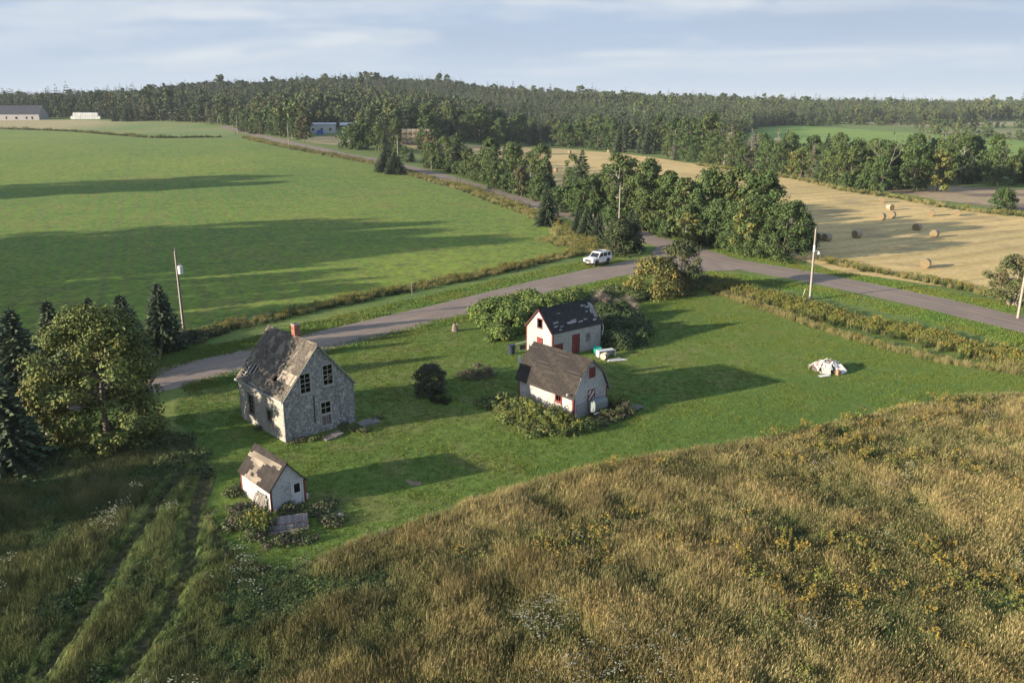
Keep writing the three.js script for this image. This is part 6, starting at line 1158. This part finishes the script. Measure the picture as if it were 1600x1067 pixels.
// the meadow: everything nearer than the mown line
const meadowLine = [[66.01, -73.69], [49.53, -72.28], [41.01, -71.76], [35.03, -68.95], [30.01, -66.33], [20.58, -62.11], [9.65, -57.77], [4.65, -55.41], [0.00, -52.72], [-4.22, -49.62], [-8.01, -46.66], [-11.36, -43.71], [-12.87, -42.25], [-15.67, -43.56], [-18.52, -46.74], [-20.44, -50.34], [-21.27, -54.77], [-24.90, -60.56], [-29.43, -63.60], [-33.01, -61.20], [-36.54, -57.54], [-42.71, -55.31], [-52, -28], [0, -22], [60, -26], [70, -50]];
structure('meadow_soil', drape(meadowLine, 0.010), mat([1, 1, 1], 1, { map: colorTex(512, 512, (u, v) => mix3([0.045, 0.05, 0.018], [0.085, 0.07, 0.03], clamp(0.5 + fbm(u * 60, v * 60, 4)))) }));
const shedBed = outlineOf([[-19.78, -52.23], [-19.57, -49.44], [-17.81, -46.26], [-14.97, -44.43], [-12.74, -44.73], [-10.58, -47.56], [-11.20, -49.89], [-13.47, -51.27], [-16.00, -49.44], [-18.61, -53.02]], 4);
const trackA = [[-22.18, -33.04], [-22.58, -38.09], [-23.16, -43.85], [-23.78, -49.44], [-24.12, -55.85]], trackB = [[-18.29, -32.73], [-18.20, -36.45], [-18.58, -41.78], [-21.05, -49.44], [-22.59, -57.54]];
const nearLine = (pts, x, z) => { let m = 1e9; for (let i = 0; i < pts.length - 1; i++) { const [a, b] = pts[i], [c, d] = pts[i + 1], ex = c - a, ez = d - b, t = clamp(((x - a) * ex + (z - b) * ez) / (ex * ex + ez * ez)); m = Math.min(m, Math.hypot(x - a - ex * t, z - b - ez * t)); } return m; };
{
  const bed = new Beds('meadow', 'tall tan and green meadow grass filling the foreground', 'meadow grass'), flowers = new Beds('meadow_goldenrod', 'yellow goldenrod dotted through the foreground meadow', 'goldenrod'), white = new Beds('white_wildflowers', 'white umbel wildflowers in the foreground meadow', 'wildflowers');
  fill(meadowLine, 19, 400, (x, z, r) => {
    const D = -z; if (D > 48 && r() < (D - 48) / 60) return;
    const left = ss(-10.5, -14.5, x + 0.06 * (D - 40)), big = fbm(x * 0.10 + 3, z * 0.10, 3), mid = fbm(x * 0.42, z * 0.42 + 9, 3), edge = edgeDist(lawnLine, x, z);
    const tr = left > 0 || x < -6 ? Math.min(nearLine(trackA, x, z), nearLine(trackB, x, z)) : 9;
    const q = mid * 0.85 + big * 0.6 + (r() - 0.5) * 0.55 - left * 0.32 - 0.08;
    const kind = q > 0.02 ? 'tan' : q > -0.88 ? 'sage' : 'deep';
    const lodge = fbm(x * 0.30 + 70, z * 0.30 + 20, 3), pale = fbm(x * 0.55 + 130, z * 0.55, 3);
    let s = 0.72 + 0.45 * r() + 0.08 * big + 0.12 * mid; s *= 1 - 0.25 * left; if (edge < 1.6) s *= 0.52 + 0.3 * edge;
    const k = 0.82 + 0.3 * r(), warm = 1 + 0.10 * mid;
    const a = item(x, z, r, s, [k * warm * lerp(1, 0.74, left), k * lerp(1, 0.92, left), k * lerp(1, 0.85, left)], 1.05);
    a.tx += 0.08 + 0.22 * lodge; a.tz += -0.05 - 0.22 * fbm(x * 0.27 + 5, z * 0.27 + 33, 2); a.c.multiplyScalar(1 + 0.34 * pale);
    if (tr < 0.42) { if (r() < 0.35) return; a.s *= 0.5; } else if (tr < 1.0) { a.s *= 0.75; a.tx = -0.85 + 0.4 * r(); a.tz = -0.45; a.c.setRGB(0.95 * a.c.r + 0.18, 1.0 * a.c.g + 0.30, 0.9 * a.c.b + 0.1); }
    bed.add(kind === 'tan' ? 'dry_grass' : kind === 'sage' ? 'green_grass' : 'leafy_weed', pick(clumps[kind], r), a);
    const gp = fbm(x * 0.23 + 50, z * 0.23, 3) + 0.12 * ss(0, 20, x);
    if (gp > 0.36 && r() < 0.04 && x > -3 && tr > 1) flowers.add('goldenrod', pick(r() < 0.6 ? gold : goldDull, r), item(x, z, r, 0.8 + 0.35 * r(), tone([1, 1, 1], 0.8 + 0.4 * r())));
    const wp = fbm(x * 0.2 + 90, z * 0.2, 3) + 0.30 * left; if (wp > 0.62 && r() < 0.05 && tr > 1) white.add('umbel', pick(umbel, r), item(x, z, r, 0.85 + 0.3 * r(), [1, 1, 1]));
    if (edge < 1.3 && x < -2 && x > -17 && r() < 0.10) white.add('umbel', pick(umbel, r), item(x, z, r, 0.7, [0.9, 0.95, 0.8]));
  });
  const r = rng(77); for (let i = 0; i < 26; i++) { const [x, z] = [1.63, -36.72], a = r() * 6.28, q = Math.sqrt(r()) * 1.5; white.add('umbel', pick(umbel, r), item(x + Math.cos(a) * q, z + Math.sin(a) * q * 1.4, r, 1, [1, 1, 1])); }
  bed.done(); flowers.done(); white.done();
}
// short mown grass of the lawn, rough grass of the verges
{
  const short = [0, 1, 2].map((i) => bladeClump(381 + i, { n: 16, spread: 0.24, h: 0.075, w: 0.020, cols: [[0.105, 0.180, 0.016], [0.135, 0.205, 0.022], [0.088, 0.15, 0.016], [0.175, 0.215, 0.030]], bend: 0.6 }));
  const vg = (name, label, pts, half, per, seed) => { const c = new THREE.CatmullRomCurve3(pts.map(([x, z]) => new THREE.Vector3(x, 0, z)), false, 'centripetal'), L = c.getLength(), r = rng(seed), b = new Beds(name, label, 'grass'), n = Math.round(L * half * 2 * per); for (let i = 0; i < n; i++) { const t = r(), p = c.getPoint(t), d = c.getTangent(t), off = (r() * 2 - 1) * half, x = p.x - d.z * off, z = p.z + d.x * off; if (!inView(x, z, 3)) continue; const m = fbm(x * 0.3 + seed, z * 0.3, 3), k = 0.85 + 0.35 * r(); b.add('grass_tuft', pick(short, r), item(x, z, r, 1.3 + 1.3 * r(), [k * (1.05 + 0.4 * m), k * 1.05, k], 1.3)); } b.done(); };
  vg('left_road_verge_grass', 'bright green verge grass along the far side of the left road', [[-37.50, -77.07], [-34.17, -84.97], [-29.62, -88.36], [-23.13, -96.83], [-13.62, -107.66], [-3.72, -118.35], [8.23, -131.75], [17.53, -140.77]], 2.2, 9, 91);
  vg('junction_verge_grass', 'bright green verge grass below the bushes behind the junction', [[29.79, -167.73], [34.14, -157.47], [39.64, -145.73], [45.46, -135.56], [52.35, -126.16], [56.58, -120.10], [60.54, -112.97], [65.61, -103.47]], 2.0, 7, 92);
  vg('right_road_verge_grass', 'bright green verge grass between the main road and the goldenrod band', [[29.96, -127.64], [36.60, -122.83], [42.98, -116.22], [49.44, -105.88], [54.75, -96.83], [58.56, -89.12]], 2.6, 8, 93);
  vg('lawn_road_verge_grass', 'bright green verge grass between the left road and the lawn', [[-30.67, -73.87], [-27.51, -77.46], [-20.07, -86.16], [-11.02, -95.37], [-4.38, -102.14], [7.27, -115.39], [18.04, -125.19]], 1.3, 9, 94);
  const b = new Beds('lawn_grass', 'short mown green grass of the lawn round the buildings', 'grass');
  const patchy = (x, z) => fbm(x * 0.35 + 7, z * 0.35, 4) * 0.6 + fbm(x * 0.07, z * 0.07, 3) * 0.5;
  fill(lawnLine, 17, 401, (x, z, r) => { const k = 0.85 + 0.3 * r(), m = patchy(x, z); if (r() < 0.22 - m * 0.3) return; b.add('grass_tuft', pick(short, r), item(x, z, r, 0.8 + 0.7 * r() + 0.3 * m, [k * (1.0 + 0.30 * Math.max(0, m)), k * (1.0 + 0.1 * m), k])); }, 2);
  b.done();
}
function verge(name, label, pts, half, per, seed, { tan = 0.3, gold: gp = 0.0, s = [0.5, 0.9], dull = 0.1, deep = 0.35 }) {
  const c = new THREE.CatmullRomCurve3(pts.map(([x, z]) => new THREE.Vector3(x, 0, z)), false, 'centripetal'), L = c.getLength(), r = rng(seed), b = new Beds(name, label, 'verge plants'), n = Math.round(L * half * 2 * per);
  const T = 240, P0 = [], D0 = []; for (let i = 0; i <= T; i++) { P0.push(c.getPointAt(i / T)); D0.push(c.getTangentAt(i / T)); }
  for (let i = 0; i < n; i++) {
    const t = r() * T, k = Math.min(T - 1, Math.floor(t)), p = P0[k].clone().lerp(P0[k + 1], t - k), d = D0[k], off = (r() * 2 - 1) * half * (0.75 + 0.35 * vn(t * 0.35, seed)), x = p.x - d.z * off, z = p.z + d.x * off;
    if (!inView(x, z, 6)) continue;
    const m = fbm(x * 0.22 + seed, z * 0.22, 3), q = r() + m * 0.55, v = 0.8 + 0.4 * r();
    let set, nm; if (q < tan) { set = clumps.tan; nm = 'dry_grass'; } else if (q < tan + gp) { set = gold; nm = 'goldenrod'; } else if (q < tan + gp + dull) { set = goldDull; nm = 'goldenrod'; } else if (q < tan + gp + dull + deep) { set = clumps.deep; nm = 'leafy_weed'; } else { set = clumps.sage; nm = 'green_grass'; }
    b.add(nm, pick(set, r), item(x, z, r, lerp(s[0], s[1], r()) * (1 + 0.3 * m), [v, v, v], 1.15));
  }
  b.done();
}
verge('field_verge', 'strip of brown-green weeds between the green field and the left road', [[-39.20, -86.88], [-36.58, -91.47], [-33.55, -95.66], [-25.14, -105.88], [-14.73, -117.06], [-3.99, -127.64], [5.41, -138.99], [11.94, -146.38]], 2.1, 4.5, 61, { tan: 0.30, gold: 0.10, dull: 0.2, deep: 0.25 });
verge('far_verge', 'strip of tawny weeds between the green field and the main road', [[13.36, -148.34], [12.59, -162.84], [9.53, -182.22], [0.00, -213.52], [-15.53, -255.35], [-29.87, -281.62], [-47.22, -312.75], [-65.82, -336.27], [-86.10, -358.24], [-112.31, -394.52], [-137.80, -443.99]], 3.6, 1.5, 62, { tan: 0.48, gold: 0.06, dull: 0.16, deep: 0.15, s: [0.7, 1.2] });
verge('goldenrod_strip', 'band of yellow goldenrod and weeds between the lawn and the main road at right', [[28.21, -121.91], [31.79, -115.39], [34.92, -110.63], [39.80, -100.21], [44.74, -93.38], [48.83, -86.88], [53.22, -80.32]], 3.0, 5.5, 63, { tan: 0.08, gold: 0.10, dull: 0.55, deep: 0.2, s: [0.6, 1.25] });
verge('lawn_edge_grass', 'pale dry grass along the lawn edge of the goldenrod band', [[27.89, -116.22], [33.11, -104.49], [37.38, -93.66], [41.64, -86.40], [45.99, -81.38], [51.49, -77.46]], 0.9, 8, 64, { tan: 0.55, gold: 0.02, dull: 0.15, deep: 0.05, s: [0.4, 0.85] });
verge('hay_field_verge', 'weedy strip with goldenrod between the main road and the hay field', [[52.93, -140.17], [55.78, -132.28], [59.48, -126.65], [63.91, -119.66], [67.00, -111.79], [69.53, -104.49]], 1.7, 3.5, 65, { tan: 0.28, gold: 0.12, dull: 0.25, deep: 0.25, s: [0.6, 1.0] });
verge('field_corner_grass', 'tawny long grass at the rounded corner of the green field by the spruces', [[6.29, -162.84], [10.78, -154.55], [14.65, -151.04], [18.12, -145.73]], 3.2, 3.5, 66, { tan: 0.40, gold: 0.05, dull: 0.2, deep: 0.15, s: [0.5, 0.9] });
verge('back_hedge_grass', 'rough grass along the far edge of the hay field', [[78.49, -358.76], [90.54, -316.62], [99.53, -287.86], [101.02, -250.42], [107.01, -235.05], [109.75, -215.82], [113.86, -202.98], [123.56, -191.54]], 2.2, 1.2, 67, { tan: 0.35, dull: 0.2, deep: 0.3, s: [0.8, 1.3] });
verge('field_division', 'dark weedy line between the green field and the pasture', [[-337.80, -566.26], [-278.37, -532.91], [-215.22, -472.12], [-182.62, -443.99], [-153.73, -451.87]], 1.5, 1.0, 68, { tan: 0.1, dull: 0.2, deep: 0.7, s: [1.2, 1.8] });

// leafy mounds: knotweed thicket, weeds round the barns
function mounds(name, label, category, list, cols, seed, geos = spray, piece = 'leaf_spray', size = [0.8, 1.5]) {
  const b = new Beds(name, label, category), r = rng(seed);
  for (const [[cx, cz], R, h, ex = 1, turn = 0] of list) {
    const n = Math.round(R * R * ex * 16 + R * h * 10);
    for (let i = 0; i < n; i++) {
      const a = r() * 6.283, u = Math.sqrt(r()), lob = 1 + 0.25 * vn(a * 1.2 + cx, cz), px = Math.cos(a) * u * R * ex * lob, pz = Math.sin(a) * u * R * lob, x = cx + px * Math.cos(turn) + pz * Math.sin(turn), z = cz - px * Math.sin(turn) + pz * Math.cos(turn);
      const top = h * Math.sqrt(Math.max(0, 1 - u * u * 0.92)) * (0.8 + 0.45 * vn(x * 0.9, z * 0.9) + 0.2 * vn(x * 2.3, z * 2.3)), y = r() < 0.6 ? top : top * r(), c = tone(cols[Math.floor(r() * cols.length)], 0.75 + 0.5 * r());
      b.add(piece, pick(geos, r), { ...item(x, z, r, lerp(size[0], size[1], r()), c), y: Math.max(0, y - 0.35) });
    }
  }
  return b.done();
}
const KNOT = [[0.105, 0.165, 0.03], [0.125, 0.185, 0.034], [0.085, 0.135, 0.026], [0.145, 0.18, 0.04]];
mounds('knotweed_thicket', 'bright green knotweed thicket behind and left of the white barn', 'thicket', [[[-2.76, -99.27], 2.4, 1.8], [[-0.76, -94.79], 2.6, 2.2], [[1.17, -97.73], 2.8, 2.2], [[0.00, -102.47], 3.0, 1.9], [[3.27, -103.14], 3.0, 1.9], [[6.70, -105.88], 2.8, 2.0], [[-2.45, -103.14], 2.2, 1.9], [[-3.88, -101.82], 1.6, 1.3], [[4.73, -99.27], 2.6, 2.6], [[9.02, -108.76], 2.4, 1.6], [[2.55, -107.30], 2.4, 1.7], [[-0.42, -106.58], 2.0, 1.5], [[-1.45, -90.68], 1.3, 1.4]], KNOT, 71);
mounds('barn_thicket', 'dark green thicket at the right end of the white barn', 'thicket', [[[11.56, -93.38], 2.6, 2.1], [[13.79, -93.38], 2.3, 1.7], [[11.44, -99.27], 2.4, 1.9], [[13.81, -99.27], 2.6, 1.8], [[11.66, -88.11], 2.0, 1.5], [[13.60, -89.38], 1.6, 1.2]], [[0.05, 0.082, 0.022], [0.065, 0.10, 0.026], [0.04, 0.062, 0.02]], 72);
mounds('roadside_weeds', 'mixed green weeds between the thicket and the junction bush', 'weeds', [[[11.67, -109.50], 2.0, 1.2], [[14.64, -112.57], 2.4, 1.4], [[16.82, -111.02], 2.0, 1.4], [[27.63, -119.22], 2.2, 1.2], [[30.44, -119.22], 2.0, 1.0], [[25.40, -117.49], 1.8, 1.3]], [[0.08, 0.115, 0.03], [0.10, 0.125, 0.035], [0.065, 0.09, 0.028]], 73);
mounds('dead_stalks', 'grey-tan dead stalks leaning beside the barn thicket', 'dead brush', [[[14.73, -104.49], 1.5, 1.4], [[11.80, -106.58], 1.2, 1.5], [[14.99, -99.27], 1.0, 1.2]], [[0.30, 0.25, 0.19], [0.24, 0.20, 0.16]], 74, twigs, 'stalk', [0.8, 1.6]);
mounds('brush_pile', 'low brown brush pile on the lawn right of the dark shrub', 'brush pile', [[[-3.28, -77.86], 1.6, 1.0, 1.35]], [[0.13, 0.085, 0.065], [0.10, 0.075, 0.05], [0.09, 0.09, 0.045], [0.07, 0.055, 0.04]], 75, [...twigs, spray[0]], 'twig', [0.5, 0.9]);
mounds('grass_tussock', 'pale grassy tuft just below the dark lawn shrub', 'tussock', [[[-6.21, -70.25], 0.75, 0.6, 1.2]], [[0.13, 0.13, 0.06], [0.09, 0.10, 0.04], [0.16, 0.13, 0.08]], 76, clumps.sage, 'grass', [0.5, 0.9]);
mounds('barn_weeds', 'weed bed of green and yellowing plants along the gambrel barn', 'weeds', [[[-1.82, -69.59], 1.3, 1.0], [[-0.28, -68.31], 1.5, 1.2], [[0.00, -66.03], 1.4, 1.0], [[1.51, -65.59], 1.7, 1.3], [[3.07, -64.16], 1.6, 1.2], [[2.20, -63.33], 1.5, 0.9], [[4.41, -63.60], 1.3, 0.9], [[1.12, -68.31], 1.2, 1.1], [[3.01, -66.47], 1.2, 1.1], [[6.09, -64.16], 1.1, 0.7]], [[0.11, 0.15, 0.032], [0.14, 0.165, 0.04], [0.08, 0.11, 0.028], [0.16, 0.165, 0.042]], 77, spray, 'leaf_spray', [0.5, 1.0]);
mounds('barn_end_weeds', 'weed patch at the right end of the gambrel barn by the tank', 'weeds', [[[8.48, -66.47], 1.1, 0.7], [[9.71, -67.54], 1.1, 0.8], [[9.28, -68.63], 1.0, 0.9], [[7.24, -65.01], 0.9, 0.6]], [[0.075, 0.10, 0.03], [0.12, 0.12, 0.04], [0.09, 0.075, 0.045]], 78, spray, 'leaf_spray', [0.5, 0.9]);
mounds('shed_weeds', 'weed bed with goldenrod round the small white shed and the hatch', 'weeds', [[[-18.02, -49.44], 1.0, 0.8], [[-16.94, -47.73], 1.0, 0.9], [[-15.90, -46.26], 0.9, 0.8], [[-17.83, -47.56], 0.9, 0.7], [[-16.04, -48.14], 0.8, 0.8], [[-14.65, -49.44], 0.8, 0.6], [[-13.13, -49.44], 0.9, 0.5], [[-12.30, -49.89], 0.9, 0.5], [[-12.84, -45.95], 0.8, 0.5], [[-11.47, -47.89], 0.8, 0.4], [[-14.37, -45.33], 0.9, 0.5], [[-18.99, -52.23], 0.8, 0.6]], [[0.06, 0.085, 0.026], [0.08, 0.10, 0.03], [0.10, 0.105, 0.04], [0.075, 0.062, 0.04]], 79, spray, 'leaf_spray', [0.45, 0.85]);
mounds('house_weeds', 'weeds along the foot of the weathered house', 'weeds', [[[-16.76, -61.20], 0.6, 0.35, 1.5], [[-15.41, -61.98], 0.55, 0.35, 1.5], [[-14.36, -64.72], 0.55, 0.9], [[-13.24, -63.60], 0.8, 0.5], [[-12.30, -63.60], 0.7, 0.35], [[-11.41, -66.03], 0.6, 0.3], [[-21.02, -63.60], 0.4, 0.25]], [[0.09, 0.115, 0.028], [0.12, 0.13, 0.035], [0.07, 0.06, 0.035]], 80, spray, 'leaf_spray', [0.35, 0.65]);
mounds('left_weeds', 'rough bushes and weeds under the large olive tree at left', 'weeds', [[[-27.41, -59.93], 1.6, 1.0], [[-24.25, -58.12], 1.3, 0.8], [[-25.25, -56.97], 1.4, 0.8], [[-29.12, -58.71], 1.6, 1.0], [[-31.53, -58.12], 1.6, 0.9], [[-33.83, -56.97], 1.6, 0.9], [[-22.75, -55.31], 1.0, 0.8], [[-34.98, -54.77], 1.5, 0.8], [[-26.15, -61.20], 1.0, 0.7]], [[0.06, 0.085, 0.022], [0.085, 0.11, 0.028], [0.05, 0.07, 0.02]], 81, spray, 'leaf_spray', [0.5, 1.0]);
mounds('roadside_scrub', 'dark scrub at the foot of the tall transformer pole', 'scrub', [[[-37.53, -86.88], 1.8, 1.5], [[-36.45, -90.15], 1.8, 1.0], [[-39.60, -85.68], 1.8, 1.8], [[-41.30, -83.37], 2.0, 2.0], [[-34.85, -92.83], 1.4, 0.8]], [[0.045, 0.06, 0.02], [0.06, 0.075, 0.024], [0.09, 0.10, 0.03]], 82);
{ // goldenrod dots in the barn and shed beds
  const b = new Beds('bed_goldenrod', 'yellow goldenrod heads in the weed beds by barn and shed', 'goldenrod'), r = rng(83);
  for (const [[x, z], n, R] of [[[2.42, -65.30], 26, 2.6], [[4.20, -63.60], 12, 1.4], [[-15.81, -47.07], 12, 0.9], [[9.53, -68.31], 6, 0.8]]) for (let i = 0; i < n; i++) { const a = r() * 6.28, q = Math.sqrt(r()) * R; b.add('goldenrod', pick(goldDull, r), item(x + Math.cos(a) * q, z + Math.sin(a) * q, r, 0.9 + 0.4 * r(), [1, 1, 1])); }
  b.done();
}
{ // bare earth patch on the lawn
  const g = drape(outlineOf([[-7.56, -54.14], [-7.33, -54.46], [-7.01, -54.04], [-6.64, -54.04], [-6.41, -53.53], [-6.82, -53.22], [-7.17, -53.53]], 5, 0.14), 0.022);
  structure('bare_earth', g, mat([0.26, 0.19, 0.12], 1));
}
{ let n = 0; scene.traverse((m) => { if (m.isMesh && !m.isInstancedMesh) n += (m.geometry.index ? m.geometry.index.count : m.geometry.attributes.position.count) / 3; }); console.log('triangles', n); }
renderer.render(scene, camera);
